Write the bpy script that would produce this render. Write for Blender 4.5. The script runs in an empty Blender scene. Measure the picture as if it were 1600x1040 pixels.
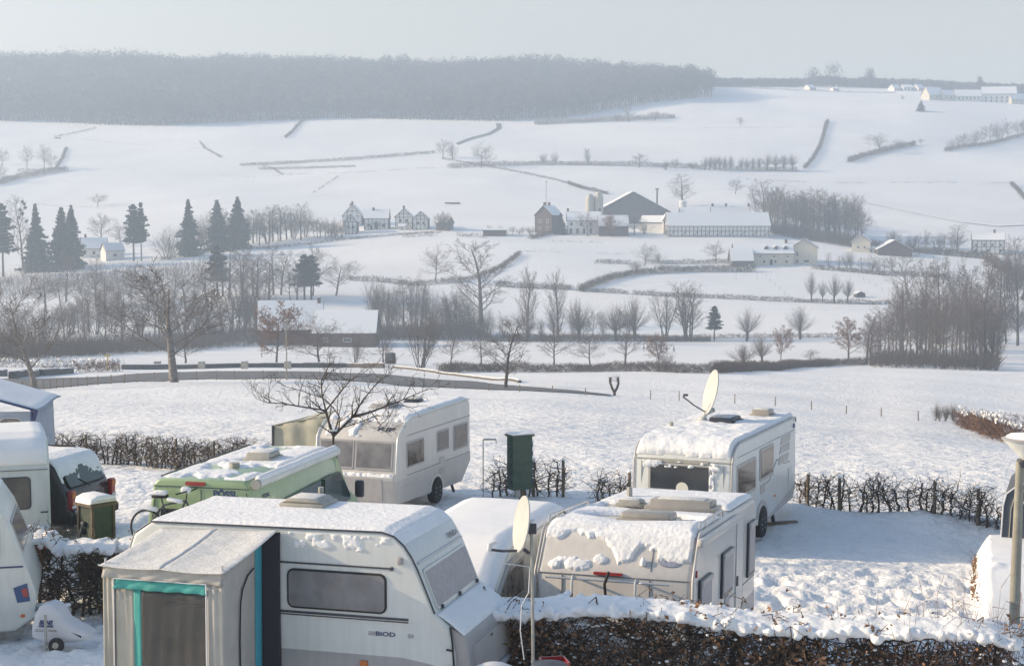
import bpy, bmesh, math, random
import numpy as np
from mathutils import Vector, Matrix
R = math.radians
rnd = random.Random(7)
NR = np.random.default_rng(7)
S = bpy.context.scene
COL = S.collection
# ------------------------------------------------------------------ camera model
FPX = 2500.0
EYE = 6.5
PIT = math.atan(190 / 2500)
SUN_EL, SUN_AZ = R(21), R(-84)          # azimuth from +Y, negative = to the left


def ray(px, py):
    a = (px - 800) / FPX
    b = (520 - py) / FPX
    return a, math.cos(PIT) + b * math.sin(PIT), -math.sin(PIT) + b * math.cos(PIT)


def tang(py):
    r = ray(800, py)
    return r[2] / r[1]


# ------------------------------------------------------------------ terrain heights
YK = [60, 80, 110, 150, 200, 250, 300, 330, 400, 430, 460, 500, 550, 600, 650, 700, 750, 850, 950, 1050, 1150, 1200, 1300, 1400, 1500, 1700]
PROF = {
    0:    [690, 655, 628, 607, 588, 575, 560, 556, 546, 537, 525, 505, 470, 440, 415, 397, 378, 322, 277, 238, 206, 194, 166, 140, 118, 112],
    400:  [690, 655, 628, 602, 585, 576, 567, 561, 548, 538, 525, 498, 465, 430, 400, 378, 358, 310, 268, 232, 200, 190, 165, 140, 120, 113],
    800:  [688, 655, 630, 610, 593, 581, 575, 572, 553, 543, 528, 497, 463, 427, 392, 367, 342, 300, 262, 225, 196, 188, 164, 142, 126, 120],
    1100: [694, 668, 646, 624, 598, 578, 573, 570, 553, 541, 529, 498, 463, 427, 394, 367, 345, 300, 262, 224, 190, 172, 146, 138, 136, 134],
    1400: [705, 686, 664, 640, 610, 588, 580, 574, 553, 541, 529, 498, 463, 427, 398, 374, 352, 308, 266, 226, 190, 170, 146, 138, 136, 134],
    1650: [715, 703, 685, 657, 622, 600, 584, 576, 553, 541, 529, 498, 463, 430, 402, 376, 352, 310, 268, 234, 200, 182, 160, 150, 146, 144],
}
NEAR = [(-60, .3), (0, .1), (14, 0), (18, -.05), (22, -.3), (28, -.75), (36, -1.0), (42, -1.15), (52, -1.75)]
YG = np.arange(-60, 1900, 2.0)
_cols = sorted(PROF)
_us = np.array([(c - 800) / FPX for c in _cols])
_tab = []
for c in _cols:
    ys = [n[0] for n in NEAR] + YK
    zs = [n[1] for n in NEAR] + [EYE + tang(p) * y for y, p in zip(YK, PROF[c])]
    z = np.interp(YG, ys, zs)
    z[YG > 1700] = zs[-1]
    zz = z.copy()
    for i, y in enumerate(YG):
        k = 0 if y < 12 else (1 if y < 70 else (4 if y < 260 else 9))
        a, b = max(0, i - k), min(len(z), i + k + 1)
        zz[i] = z[a:b].mean()
    _tab.append(zz)
_tab = np.array(_tab)


def gzv(X, Y):
    X = np.asarray(X, float)
    Y = np.asarray(Y, float)
    u = X / np.maximum(Y, 45)
    yi = np.clip((Y + 60) / 2.0, 0, len(YG) - 1.001)
    y0 = yi.astype(int)
    fy = yi - y0
    u = np.clip(u, _us[0], _us[-1])
    k = np.clip(np.searchsorted(_us, u) - 1, 0, len(_us) - 2)
    fu = np.clip((u - _us[k]) / (_us[k + 1] - _us[k]), 0, 1)
    fu = fu * fu * (3 - 2 * fu)
    za = _tab[k, y0] * (1 - fy) + _tab[k, y0 + 1] * fy
    zb = _tab[k + 1, y0] * (1 - fy) + _tab[k + 1, y0 + 1] * fy
    z = za * (1 - fu) + zb * fu
    far = np.clip((Y - 90) / 500, 0, 1)
    z = z + far * (1.5 * np.sin(X / 61 + 1.3) * np.sin(Y / 47 + .4) + .5 * np.sin(X / 23 + Y / 31))
    lf = .7 * np.clip((-6.8 - X) / 1.4, 0, 1) * np.clip((Y - 28) / 2, 0, 1) * np.clip((50 - Y) / 8, 0, 1)
    z = z + lf
    mid = np.clip((Y - 44) / 20, 0, 1) * np.clip((400 - Y) / 200, 0, 1)
    return z + mid * .12 * (np.sin(X / 5.1 + Y / 7.3) + np.sin(X / 9.7 - Y / 6.1 + 2))


_TL = _tab.tolist()
_UL = _us.tolist()


def gz(x, y):
    """the same height for one point, in plain Python"""
    x, y = float(x), float(y)
    u = min(max(x / max(y, 45), _UL[0]), _UL[-1])
    yi = min(max((y + 60) / 2.0, 0), len(YG) - 1.001)
    y0 = int(yi)
    fy = yi - y0
    k = 0
    while k < len(_UL) - 2 and u > _UL[k + 1]: k += 1
    fu = min(max((u - _UL[k]) / (_UL[k + 1] - _UL[k]), 0), 1)
    fu = fu * fu * (3 - 2 * fu)
    za = _TL[k][y0] * (1 - fy) + _TL[k][y0 + 1] * fy
    zb = _TL[k + 1][y0] * (1 - fy) + _TL[k + 1][y0 + 1] * fy
    z = za * (1 - fu) + zb * fu
    sn_ = math.sin
    far = min(max((y - 90) / 500, 0), 1)
    if far: z += far * (1.5 * sn_(x / 61 + 1.3) * sn_(y / 47 + .4) + .5 * sn_(x / 23 + y / 31))
    z += .7 * min(max((-6.8 - x) / 1.4, 0), 1) * min(max((y - 28) / 2, 0), 1) * min(max((50 - y) / 8, 0), 1)
    mid = min(max((y - 44) / 20, 0), 1) * min(max((400 - y) / 200, 0), 1)
    if mid: z += mid * .12 * (sn_(x / 5.1 + y / 7.3) + sn_(x / 9.7 - y / 6.1 + 2))
    return z


_YS = np.concatenate([np.arange(10, 60, .25), np.arange(60, 400, 1.0), np.arange(400, 1700, 2.0)])


def G(px, py, ymin=10):
    """the ground point seen at a pixel of the photograph"""
    a, b, c = ray(px, py)
    ys = _YS[_YS >= ymin]
    z = EYE + ys * c / b
    g = gzv(ys * a / b, ys)
    hit = np.nonzero(z <= g)[0]
    i = hit[0] if len(hit) else len(ys) - 1
    y = float(ys[i])
    if i > 0 and len(hit):
        d0 = z[i - 1] - g[i - 1]
        d1 = z[i] - g[i]
        y = float(ys[i - 1] + (ys[i] - ys[i - 1]) * d0 / (d0 - d1 + 1e-9))
    x = y * a / b
    return Vector((x, y, gz(x, y)))


def GY(px, Y):
    a, b, c = ray(px, 560)
    x = Y * a / b
    return Vector((x, Y, gz(x, Y)))


# ------------------------------------------------------------------ tagging
def tag(o, label=None, cat=None, group=None, kind=None):
    if label: o['label'] = label
    if cat: o['category'] = cat
    if group: o['group'] = group
    if kind: o['kind'] = kind
    return o


def empty(name, loc, rz=0, label=None, cat=None, group=None, scale=1):
    o = bpy.data.objects.new(name, None)
    COL.objects.link(o)
    o.location = loc
    o.rotation_euler = (0, 0, rz)
    o.scale = (scale,) * 3
    o.empty_display_size = .2
    return tag(o, label, cat, group)


def copy_tree(o, parent=None):
    c = o.copy()
    COL.objects.link(c)
    if parent: c.parent = parent
    for ch in o.children:
        copy_tree(ch, c)
    return c


def link(name, me, mat, parent=None, smooth=False):
    o = bpy.data.objects.new(name, me)
    COL.objects.link(o)
    if mat: me.materials.append(mat)
    if parent: o.parent = parent
    if smooth and len(me.polygons):
        me.polygons.foreach_set('use_smooth', [True] * len(me.polygons))
    return o


def mesh_np(V, Fc, k):
    """mesh from numpy: V (n,3), Fc (m,k)"""
    me = bpy.data.meshes.new('m')
    V = np.asarray(V, np.float32)
    Fc = np.asarray(Fc, np.int32)
    me.vertices.add(len(V))
    me.vertices.foreach_set('co', V.ravel())
    m = len(Fc)
    me.loops.add(m * k)
    me.loops.foreach_set('vertex_index', Fc.ravel())
    me.polygons.add(m)
    me.polygons.foreach_set('loop_start', np.arange(0, m * k, k, dtype=np.int32))
    me.update(calc_edges=True)
    me.validate()
    return me


def tubes(segs, n=3):
    """segs: (N,8) p,q,r1,r2 -> quads mesh arrays"""
    s = np.asarray(segs, float)
    p, q, r1, r2 = s[:, 0:3], s[:, 3:6], s[:, 6], s[:, 7]
    d = q - p
    L = np.linalg.norm(d, axis=1, keepdims=True) + 1e-9
    d = d / L
    a = np.where(np.abs(d[:, 2:3]) < .9, [[0, 0, 1.]], [[1., 0, 0]])
    u = np.cross(d, a)
    u /= np.linalg.norm(u, axis=1, keepdims=True) + 1e-9
    v = np.cross(d, u)
    ang = np.arange(n) * 2 * math.pi / n
    ring = u[:, None, :] * np.cos(ang)[None, :, None] + v[:, None, :] * np.sin(ang)[None, :, None]
    V = np.concatenate([p[:, None] + ring * r1[:, None, None], q[:, None] + ring * r2[:, None, None]], 1)
    N = len(s)
    base = np.arange(N)[:, None] * 2 * n
    i = np.arange(n)
    j = (i + 1) % n
    f = np.stack([i, j, j + n, i + n], 1)
    Fc = (base[:, :, None] + f[None]).reshape(-1, 4)
    return V.reshape(-1, 3), Fc


def tube_obj(name, segs, mat, parent=None, n=3, smooth=True):
    V, Fc = tubes(segs, n)
    return link(name, mesh_np(V, Fc, 4), mat, parent, smooth)


def leaf_obj(name, P, size, mat, parent=None, rng=None, asp=.6, flat=None):
    """random small leaf quads at points P"""
    rng = rng or NR
    n = len(P)
    a = rng.normal(size=(n, 3))
    if flat is not None:
        a = a * np.array([1, 1, flat])
    a /= np.linalg.norm(a, axis=1, keepdims=True)
    b = rng.normal(size=(n, 3))
    b -= (a * b).sum(1, keepdims=True) * a
    b /= np.linalg.norm(b, axis=1, keepdims=True)
    s = (size * rng.uniform(.6, 1.3, n))[:, None]
    V = np.stack([P - a * s, P + b * s * asp, P + a * s, P - b * s * asp], 1).reshape(-1, 3)
    return link(name, mesh_np(V, np.arange(4 * n).reshape(-1, 4), 4), mat, parent)


class MB:
    def __init__(s):
        s.b = bmesh.new()

    def face(s, pts):
        return s.b.faces.new([s.b.verts.new(p) for p in pts])

    def box(s, c, d, M=None, bev=0):
        t = bmesh.new()
        bmesh.ops.create_cube(t, size=1)
        for v in t.verts:
            v.co = Vector((v.co.x * d[0], v.co.y * d[1], v.co.z * d[2]))
        if bev: bmesh.ops.bevel(t, geom=t.edges[:], offset=bev, segments=2, profile=.5, affect='EDGES')
        for v in t.verts:
            v.co = (M @ v.co if M else v.co) + Vector(c)
        s.merge(t)
        return s

    def merge(s, t):
        mp = {}
        for v in t.verts: mp[v] = s.b.verts.new(v.co)
        for f in t.faces:
            try: s.b.faces.new([mp[v] for v in f.verts])
            except ValueError: pass
        t.free()

    def beam(s, p, q, w, h=None):
        h = h or w
        p, q = Vector(p), Vector(q)
        d = (q - p)
        L = d.length
        d.normalize()
        a = Vector((0, 0, 1)) if abs(d.z) < .95 else Vector((0, 1, 0))
        u = d.cross(a).normalized()
        v = u.cross(d)
        M = Matrix((u, d, v)).transposed()
        return s.box((p + q) / 2, (w, L, h), M)

    def tube(s, pts, r, n=8, cap=True):
        pts = [Vector(p) for p in pts]
        rs = r if isinstance(r, (list, tuple)) else [r] * len(pts)
        rings = []
        pu = None
        for i, p in enumerate(pts):
            d = (pts[min(i + 1, len(pts) - 1)] - pts[max(i - 1, 0)]).normalized()
            if pu is None:
                a = Vector((0, 0, 1)) if abs(d.z) < .9 else Vector((1, 0, 0))
                u = d.cross(a).normalized()
            else:
                u = (pu - d * pu.dot(d)).normalized()
            pu = u
            v = d.cross(u)
            rings.append([s.b.verts.new(p + (u * math.cos(k * 2 * math.pi / n) + v * math.sin(k * 2 * math.pi / n)) * rs[i]) for k in range(n)])
        for a, b in zip(rings, rings[1:]):
            for k in range(n):
                s.b.faces.new((a[k], a[(k + 1) % n], b[(k + 1) % n], b[k]))
        if cap:
            s.b.faces.new(rings[0][::-1])
            s.b.faces.new(rings[-1])
        return s

    def lathe(s, prof, n=20, M=None, sx=1, cap=True):
        """prof: (r,z) revolved round z"""
        M = M or Matrix.Identity(4)
        rings = []
        for r, z in prof:
            rings.append([s.b.verts.new(M @ Vector((r * sx * math.cos(k * 2 * math.pi / n), r * math.sin(k * 2 * math.pi / n), z))) for k in range(n)])
        for a, b in zip(rings, rings[1:]):
            for k in range(n):
                s.b.faces.new((a[k], a[(k + 1) % n], b[(k + 1) % n], b[k]))
        if cap:
            s.b.faces.new(rings[0][::-1])
            s.b.faces.new(rings[-1])
        return s

    def prism(s, prof, y0, y1, bev=0, seg=3, M=None):
        """polygon of (x,z) extruded along y, outline edges rounded"""
        t = bmesh.new()
        a = [t.verts.new((x, y0, z)) for x, z in prof]
        b = [t.verts.new((x, y1, z)) for x, z in prof]
        n = len(prof)
        fa = t.faces.new(a)
        fb = t.faces.new(b[::-1])
        for i in range(n):
            t.faces.new((a[i], b[i], b[(i + 1) % n], a[(i + 1) % n]))
        bmesh.ops.recalc_face_normals(t, faces=t.faces)
        if bev:
            bmesh.ops.bevel(t, geom=list(set(fa.edges[:] + fb.edges[:])), offset=bev, segments=seg, profile=.5, affect='EDGES')
        if M:
            for v in t.verts: v.co = M @ v.co
        s.merge(t)
        return s

    def plate(s, c, u, v, w, h, r, t, back=.01):
        """rounded rectangle plate; outward normal u x v"""
        c, u, v = Vector(c), Vector(u).normalized(), Vector(v).normalized()
        n = u.cross(v)
        pts = []
        r = min(r, w / 2 - 1e-3, h / 2 - 1e-3)
        if r > 0:
            for (cx, cy, a0) in ((w / 2 - r, h / 2 - r, 0), (-w / 2 + r, h / 2 - r, 90), (-w / 2 + r, -h / 2 + r, 180), (w / 2 - r, -h / 2 + r, 270)):
                for k in range(5):
                    a = R(a0 + k * 22.5)
                    pts.append((cx + r * math.cos(a), cy + r * math.sin(a)))
        else:
            pts = [(w / 2, h / 2), (-w / 2, h / 2), (-w / 2, -h / 2), (w / 2, -h / 2)]
        A = [s.b.verts.new(c + u * x + v * y - n * back) for x, y in pts]
        B = [s.b.verts.new(c + u * x + v * y + n * t) for x, y in pts]
        s.b.faces.new(B)
        s.b.faces.new(A[::-1])
        for i in range(len(pts)):
            j = (i + 1) % len(pts)
            s.b.faces.new((A[i], A[j], B[j], B[i]))
        return s

    def build(s, name, mat, parent=None, smooth=False, recalc=True):
        if recalc: bmesh.ops.recalc_face_normals(s.b, faces=s.b.faces)
        me = bpy.data.meshes.new(name)
        s.b.to_mesh(me)
        s.b.free()
        o = link(name, me, mat, parent)
        if smooth:
            me.polygons.foreach_set('use_smooth', [True] * len(me.polygons))
            if hasattr(me, 'set_sharp_from_angle'): me.set_sharp_from_angle(angle=R(38))
        return o


def window(parent, c, u, v, w, h, r, fm, gm, b=.04, t=.025, name='window'):
    f = MB().plate(c, u, v, w, h, r, t).build(name, fm, parent)
    n = Vector(u).normalized().cross(Vector(v).normalized())
    MB().plate(Vector(c) + n * t, u, v, w - 2 * b, h - 2 * b, max(r - b, .01), .006, .003).build('pane', gm, f)
    return f


_texts = []


def text(parent, s, c, u, v, size, mat, name='lettering', shear=0, t=.004, xs=1, bold=0):
    cu = bpy.data.curves.new('t', 'FONT')
    cu.body = s
    cu.size = size
    cu.align_x = 'CENTER'
    cu.align_y = 'CENTER'
    cu.extrude = t
    cu.shear = shear
    cu.offset = bold
    cu.resolution_u = 3
    o = bpy.data.objects.new('t', cu)
    COL.objects.link(o)
    bpy.context.view_layer.update()
    me = bpy.data.meshes.new_from_object(o)
    bpy.data.objects.remove(o)
    u, v = Vector(u).normalized(), Vector(v).normalized()
    n = u.cross(v)
    M = Matrix(((u.x * xs, v.x, n.x, c[0]), (u.y * xs, v.y, n.y, c[1]), (u.z * xs, v.z, n.z, c[2]), (0, 0, 0, 1)))
    me.transform(M)
    me.materials.clear()
    return link(name, me, mat, parent)


# ------------------------------------------------------------------ value noise (numpy)
_perm = NR.random((64, 64))


_pl = _perm.tolist()


def vn(x, y, seed=0):
    if isinstance(x, (int, float)) and isinstance(y, (int, float)):
        x += seed * 17.3
        y += seed * 9.1
        xi, yi = math.floor(x), math.floor(y)
        fx, fy = x - xi, y - yi
        fx = fx * fx * (3 - 2 * fx)
        fy = fy * fy * (3 - 2 * fy)
        a, b, c, d = _pl[xi % 64][yi % 64], _pl[(xi + 1) % 64][yi % 64], _pl[xi % 64][(yi + 1) % 64], _pl[(xi + 1) % 64][(yi + 1) % 64]
        return (a * (1 - fx) + b * fx) * (1 - fy) + (c * (1 - fx) + d * fx) * fy
    x = np.asarray(x, float) + seed * 17.3
    y = np.asarray(y, float) + seed * 9.1
    xi = np.floor(x).astype(int)
    yi = np.floor(y).astype(int)
    fx = x - xi
    fy = y - yi
    fx = fx * fx * (3 - 2 * fx)
    fy = fy * fy * (3 - 2 * fy)
    g = lambda a, b: _perm[a % 64, b % 64]
    return (g(xi, yi) * (1 - fx) + g(xi + 1, yi) * fx) * (1 - fy) + (g(xi, yi + 1) * (1 - fx) + g(xi + 1, yi + 1) * fx) * fy


def fbm(x, y, seed=0, o=3):
    if isinstance(x, (int, float)) and isinstance(y, (int, float)):
        return (vn(x, y, seed) + vn(x * 2.0, y * 2.0, seed + 1) * .5 + vn(x * 4.0, y * 4.0, seed + 2) * .25) / 1.75
    return sum(vn(np.asarray(x) * 2 ** k, np.asarray(y) * 2 ** k, seed + k) * .5 ** k for k in range(o)) / sum(.5 ** k for k in range(o))


def snow_sheet(parent, fn, ns, nt, thick, mask=None, seed=1, mat=None, name='snow', sc=6, edge=.06, rough=.35, size=(1, 1)):
    """snow lying on a surface: fn(s,t) -> point, normal (s,t in 0..1); tapers to nothing at its rim"""
    s, t = np.meshgrid(np.linspace(0, 1, ns), np.linspace(0, 1, nt), indexing='ij')
    W, Hh = size
    nz = fbm(s * W * sc / 2, t * Hh * sc / 2, seed)
    ed = np.minimum.reduce([s * W, (1 - s) * W, t * Hh, (1 - t) * Hh]) / edge
    ed = np.sqrt(np.clip(ed, 0, 1))
    m = np.ones_like(s) if mask is None else mask(s, t)
    hh = thick * ed * np.sqrt(np.clip(m, 0, 1)) * (1 - rough + 2 * rough * nz)
    V = np.zeros((ns, nt, 3))
    for i in range(ns):
        for j in range(nt):
            p, n = fn(s[i, j], t[i, j])
            V[i, j] = Vector(p) + Vector(n) * (hh[i, j] - .004)
    idx = np.arange(ns * nt).reshape(ns, nt)
    F4 = np.stack([idx[:-1, :-1], idx[1:, :-1], idx[1:, 1:], idx[:-1, 1:]], -1).reshape(-1, 4)
    keep = (hh.ravel()[F4] > thick * .04).any(1)
    return link(name, mesh_np(V.reshape(-1, 3), F4[keep], 4), mat or M_['snow'], parent, True)


def poly_fn(pts, y0, y1):
    """surface swept by an (x,z) polyline across y0..y1, normal pointing to its left side"""
    P = [Vector((x, 0, z)) for x, z in pts]
    L = [0]
    for a, b in zip(P, P[1:]): L.append(L[-1] + (b - a).length)
    T = L[-1]

    def fn(s, t):
        d = s * T
        k = 0
        while k < len(P) - 2 and d > L[k + 1]: k += 1
        f = (d - L[k]) / (L[k + 1] - L[k])
        p = P[k].lerp(P[k + 1], min(max(f, 0), 1))
        dr = (P[k + 1] - P[k]).normalized()
        return (p.x, y0 + (y1 - y0) * t, p.z), (-dr.z, 0, dr.x)
    return fn, T


# ------------------------------------------------------------------ materials
M_ = {}


def grime(m, lo=.80):
    """faint vertical rain streaks and dirt on a painted body"""
    nt = m.node_tree
    b = nt.nodes['Principled BSDF']
    src = b.inputs['Base Color'].links[0].from_socket
    tc = nt.nodes.new('ShaderNodeTexCoord')
    mp = nt.nodes.new('ShaderNodeMapping')
    mp.inputs['Scale'].default_value = (11, 11, .9)
    nt.links.new(tc.outputs['Object'], mp.inputs['Vector'])
    n = nt.nodes.new('ShaderNodeTexNoise')
    n.inputs['Scale'].default_value = 1.2
    n.inputs['Detail'].default_value = 5
    nt.links.new(mp.outputs[0], n.inputs['Vector'])
    r = nt.nodes.new('ShaderNodeMapRange')
    for k, v in zip(('From Min', 'From Max', 'To Min', 'To Max'), (.35, .62, lo, 1)): r.inputs[k].default_value = v
    nt.links.new(n.outputs['Fac'], r.inputs['Value'])
    h = nt.nodes.new('ShaderNodeHueSaturation')
    nt.links.new(src, h.inputs['Color'])
    nt.links.new(r.outputs[0], h.inputs['Value'])
    nt.links.new(h.outputs[0], b.inputs['Base Color'])


def mat(name, col, rough=.6, metal=0, noise=0, ns=8, col2=None, bump=0, bs=None, spec=.5, coat=0, trans=0, alpha=1, bdist=.02, sub=0):
    m = bpy.data.materials.new(name)
    m.use_nodes = True
    nt = m.node_tree
    b = nt.nodes['Principled BSDF']
    c = tuple(col) + (1,)
    b.inputs['Base Color'].default_value = c
    b.inputs['Roughness'].default_value = rough
    b.inputs['Metallic'].default_value = metal
    b.inputs['Specular IOR Level'].default_value = spec
    b.inputs['Coat Weight'].default_value = coat
    if trans: b.inputs['Transmission Weight'].default_value = trans
    if alpha < 1: b.inputs['Alpha'].default_value = alpha
    tc = nt.nodes.new('ShaderNodeTexCoord')
    if noise or col2:
        n = nt.nodes.new('ShaderNodeTexNoise')
        n.inputs['Scale'].default_value = ns
        n.inputs['Detail'].default_value = 5
        nt.links.new(tc.outputs['Object'], n.inputs['Vector'])
        r = nt.nodes.new('ShaderNodeValToRGB')
        r.color_ramp.elements[0].position = .3
        r.color_ramp.elements[1].position = .7
        if col2:
            r.color_ramp.elements[0].color = tuple(col2) + (1,)
            r.color_ramp.elements[1].color = c
        else:
            r.color_ramp.elements[0].color = tuple(x * (1 - noise) for x in col) + (1,)
            r.color_ramp.elements[1].color = tuple(min(1, x * (1 + noise)) for x in col) + (1,)
        nt.links.new(n.outputs['Fac'], r.inputs['Fac'])
        nt.links.new(r.outputs['Color'], b.inputs['Base Color'])
    if bump:
        n2 = nt.nodes.new('ShaderNodeTexNoise')
        n2.inputs['Scale'].default_value = bs or ns
        n2.inputs['Detail'].default_value = 6
        nt.links.new(tc.outputs['Object'], n2.inputs['Vector'])
        bp = nt.nodes.new('ShaderNodeBump')
        bp.inputs['Strength'].default_value = bump
        bp.inputs['Distance'].default_value = bdist
        nt.links.new(n2.outputs['Fac'], bp.inputs['Height'])
        nt.links.new(bp.outputs['Normal'], b.inputs['Normal'])
    M_[name] = m
    return m


SNOW = (.86, .87, .88)
mat('snow', SNOW, .7, noise=.03, ns=3, bump=.6, bs=14, bdist=.03, spec=.3)
mat('snow_smooth', SNOW, .7, noise=.02, ns=3, bump=.35, bs=6, bdist=.02, spec=.3)
mat('snow_dust', (.80, .81, .82), .75, col2=(.55, .54, .50), ns=30, bump=.3, bs=90, bdist=.004, spec=.3)
mat('bark', (.085, .07, .06), .9, noise=.35, ns=6, bump=.5, bs=30)
mat('twig', (.105, .08, .062), .9, noise=.3, ns=1.5)
mat('twig_grey', (.125, .10, .085), .9, noise=.3, ns=1)
mat('twig_red', (.17, .10, .07), .9, noise=.3, ns=1)
mat('bark_frost', (.26, .24, .22), .9, col2=(.10, .08, .07), ns=5, bump=.5, bs=25)
mat('needle', (.024, .04, .03), .9, noise=.4, ns=.8)
mat('needle_snow', (.30, .34, .33), .9, col2=(.06, .08, .06), ns=1.5)
mat('dead_leaf', (.34, .19, .10), .8, col2=(.15, .08, .04), ns=9)
mat('leaf_brown', (.22, .12, .07), .85, noise=.35, ns=1.2)
mat('forest', (.085, .08, .085), .95, col2=(.05, .05, .05), ns=.03)
mat('white_paint', (.66, .69, .68), .35, noise=.03, ns=2, coat=.2)
mat('cream_paint', (.66, .69, .66), .4, noise=.06, ns=3, coat=.2)
mat('grey_paint', (.42, .41, .40), .4, noise=.05, ns=3)
mat('kip_paint', (.62, .60, .57), .38, noise=.05, ns=2, coat=.2)
mat('kip_low', (.50, .48, .46), .42, noise=.05, ns=2)
mat('panel_grey', (.40, .39, .39), .45, noise=.06, ns=4)
mat('trim_dark', (.05, .055, .07), .4)
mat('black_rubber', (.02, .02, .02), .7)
mat('tyre', (.025, .025, .026), .85, bump=.3, bs=60)
mat('rim', (.45, .46, .47), .35, metal=.7)
mat('alu', (.55, .56, .57), .35, metal=.6)
mat('glass_dark', (.035, .04, .045), .06, spec=.8, noise=.3, ns=2)
mat('glass_blind', (.20, .20, .21), .12, spec=.6, noise=.25, ns=3, bump=.15, bs=3)
mat('glass_frost', (.36, .35, .37), .45, noise=.12, ns=14, bump=.3, bs=50)
mat('glass_brown', (.11, .09, .075), .08, spec=.8, col2=(.03, .028, .026), ns=3, bump=.1, bs=2.5)
mat('glass_curtain', (.33, .30, .26), .15, col2=(.06, .055, .05), ns=5, spec=.7)
mat('glass_green', (.05, .075, .075), .08, spec=.8)
mat('van_green', (.33, .45, .25), .3, noise=.06, ns=3, coat=.5)
mat('suv_brown', (.04, .032, .03), .28, coat=.5, noise=.15, ns=5)
mat('red_lens', (.35, .03, .03), .25, coat=.5)
mat('amber_lens', (.55, .16, .03), .3)
mat('white_lens', (.7, .7, .7), .25)
mat('box_green', (.035, .075, .055), .5, noise=.2, ns=6)
mat('box_olive', (.05, .075, .055), .55, noise=.2, ns=6)
mat('box_edge', (.13, .10, .07), .6, noise=.2, ns=9)
mat('canvas_grey', (.44, .43, .40), .85, noise=.08, ns=4, bump=.4, bs=5, bdist=.03)
mat('canvas_tan', (.45, .43, .37), .85, noise=.1, ns=4, bump=.5, bs=4, bdist=.04)
mat('canvas_khaki', (.36, .36, .30), .85, noise=.12, ns=3, bump=.5, bs=4, bdist=.04)
mat('canvas_blue', (.35, .40, .47), .8, noise=.08, ns=4)
mat('canvas_turq', (.06, .34, .31), .75, noise=.1, ns=6, bump=.3, bs=20)
mat('canvas_cyan', (.05, .33, .42), .75, noise=.08, ns=6)
mat('canvas_dark', (.07, .085, .11), .8, noise=.2, ns=5, bump=.4, bs=4)
mat('foil', (.10, .095, .085), .10, spec=.9, col2=(.05, .05, .048), ns=2, bump=.5, bs=7, bdist=.03, alpha=.55)
mat('dish', (.50, .51, .49), .4, noise=.04, ns=6)
mat('dome_grey', (.33, .31, .28), .35, noise=.1, ns=6, coat=.2)
mat('hatch_tan', (.37, .36, .32), .5, noise=.12, ns=8)
mat('pole_metal', (.35, .36, .34), .45, metal=.3, noise=.2, ns=9)
mat('lamp_pole', (.29, .28, .23), .55, noise=.15, ns=8)
mat('lamp_glass', (.62, .64, .62), .3, noise=.1, ns=4)
mat('post_wood', (.17, .135, .10), .9, noise=.3, ns=5)
mat('asphalt', (.08, .085, .09), .85, col2=(.14, .145, .155), ns=.9)
mat('stone_dark', (.10, .095, .09), .9, noise=.4, ns=3)
mat('stone_pale', (.38, .35, .30), .9, noise=.3, ns=2)
mat('brick', (.105, .07, .065), .9, noise=.25, ns=.6)
mat('brick_dark', (.12, .075, .065), .9, noise=.2, ns=.6)
mat('render_white', (.72, .71, .68), .85, noise=.06, ns=.7)
mat('render_cream', (.60, .56, .46), .85, noise=.07, ns=.5)
mat('timber', (.045, .035, .03), .85)
mat('roof_tile', (.09, .075, .07), .9, noise=.3, ns=2)
mat('shed_wall', (.12, .115, .12), .8, noise=.15, ns=.4)
mat('win_house', (.05, .06, .07), .15, spec=.7)
mat('silo', (.45, .44, .38), .6, noise=.15, ns=1)
mat('sign_yellow', (.55, .40, .06), .5)
mat('cloth_dark', (.03, .03, .04), .9)
mat('cloth_blue', (.05, .06, .10), .9)
mat('skin', (.45, .28, .2), .6)
mat('hair', (.05, .035, .025), .8)
mat('cover_white', (.60, .62, .66), .6, noise=.05, ns=4, bump=.3, bs=4, bdist=.03)
mat('ink_blue', (.04, .06, .16), .5)
mat('ink_grey', (.20, .20, .22), .5)
mat('blue_paint', (.04, .09, .22), .4)
mat('badge_white', (.7, .68, .6), .5)


for _n in ('white_paint', 'cream_paint', 'kip_paint', 'panel_grey', 'kip_low', 'canvas_grey', 'canvas_tan', 'van_green'): grime(M_[_n], .93)
grime(M_['suv_brown'], .6)


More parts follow.
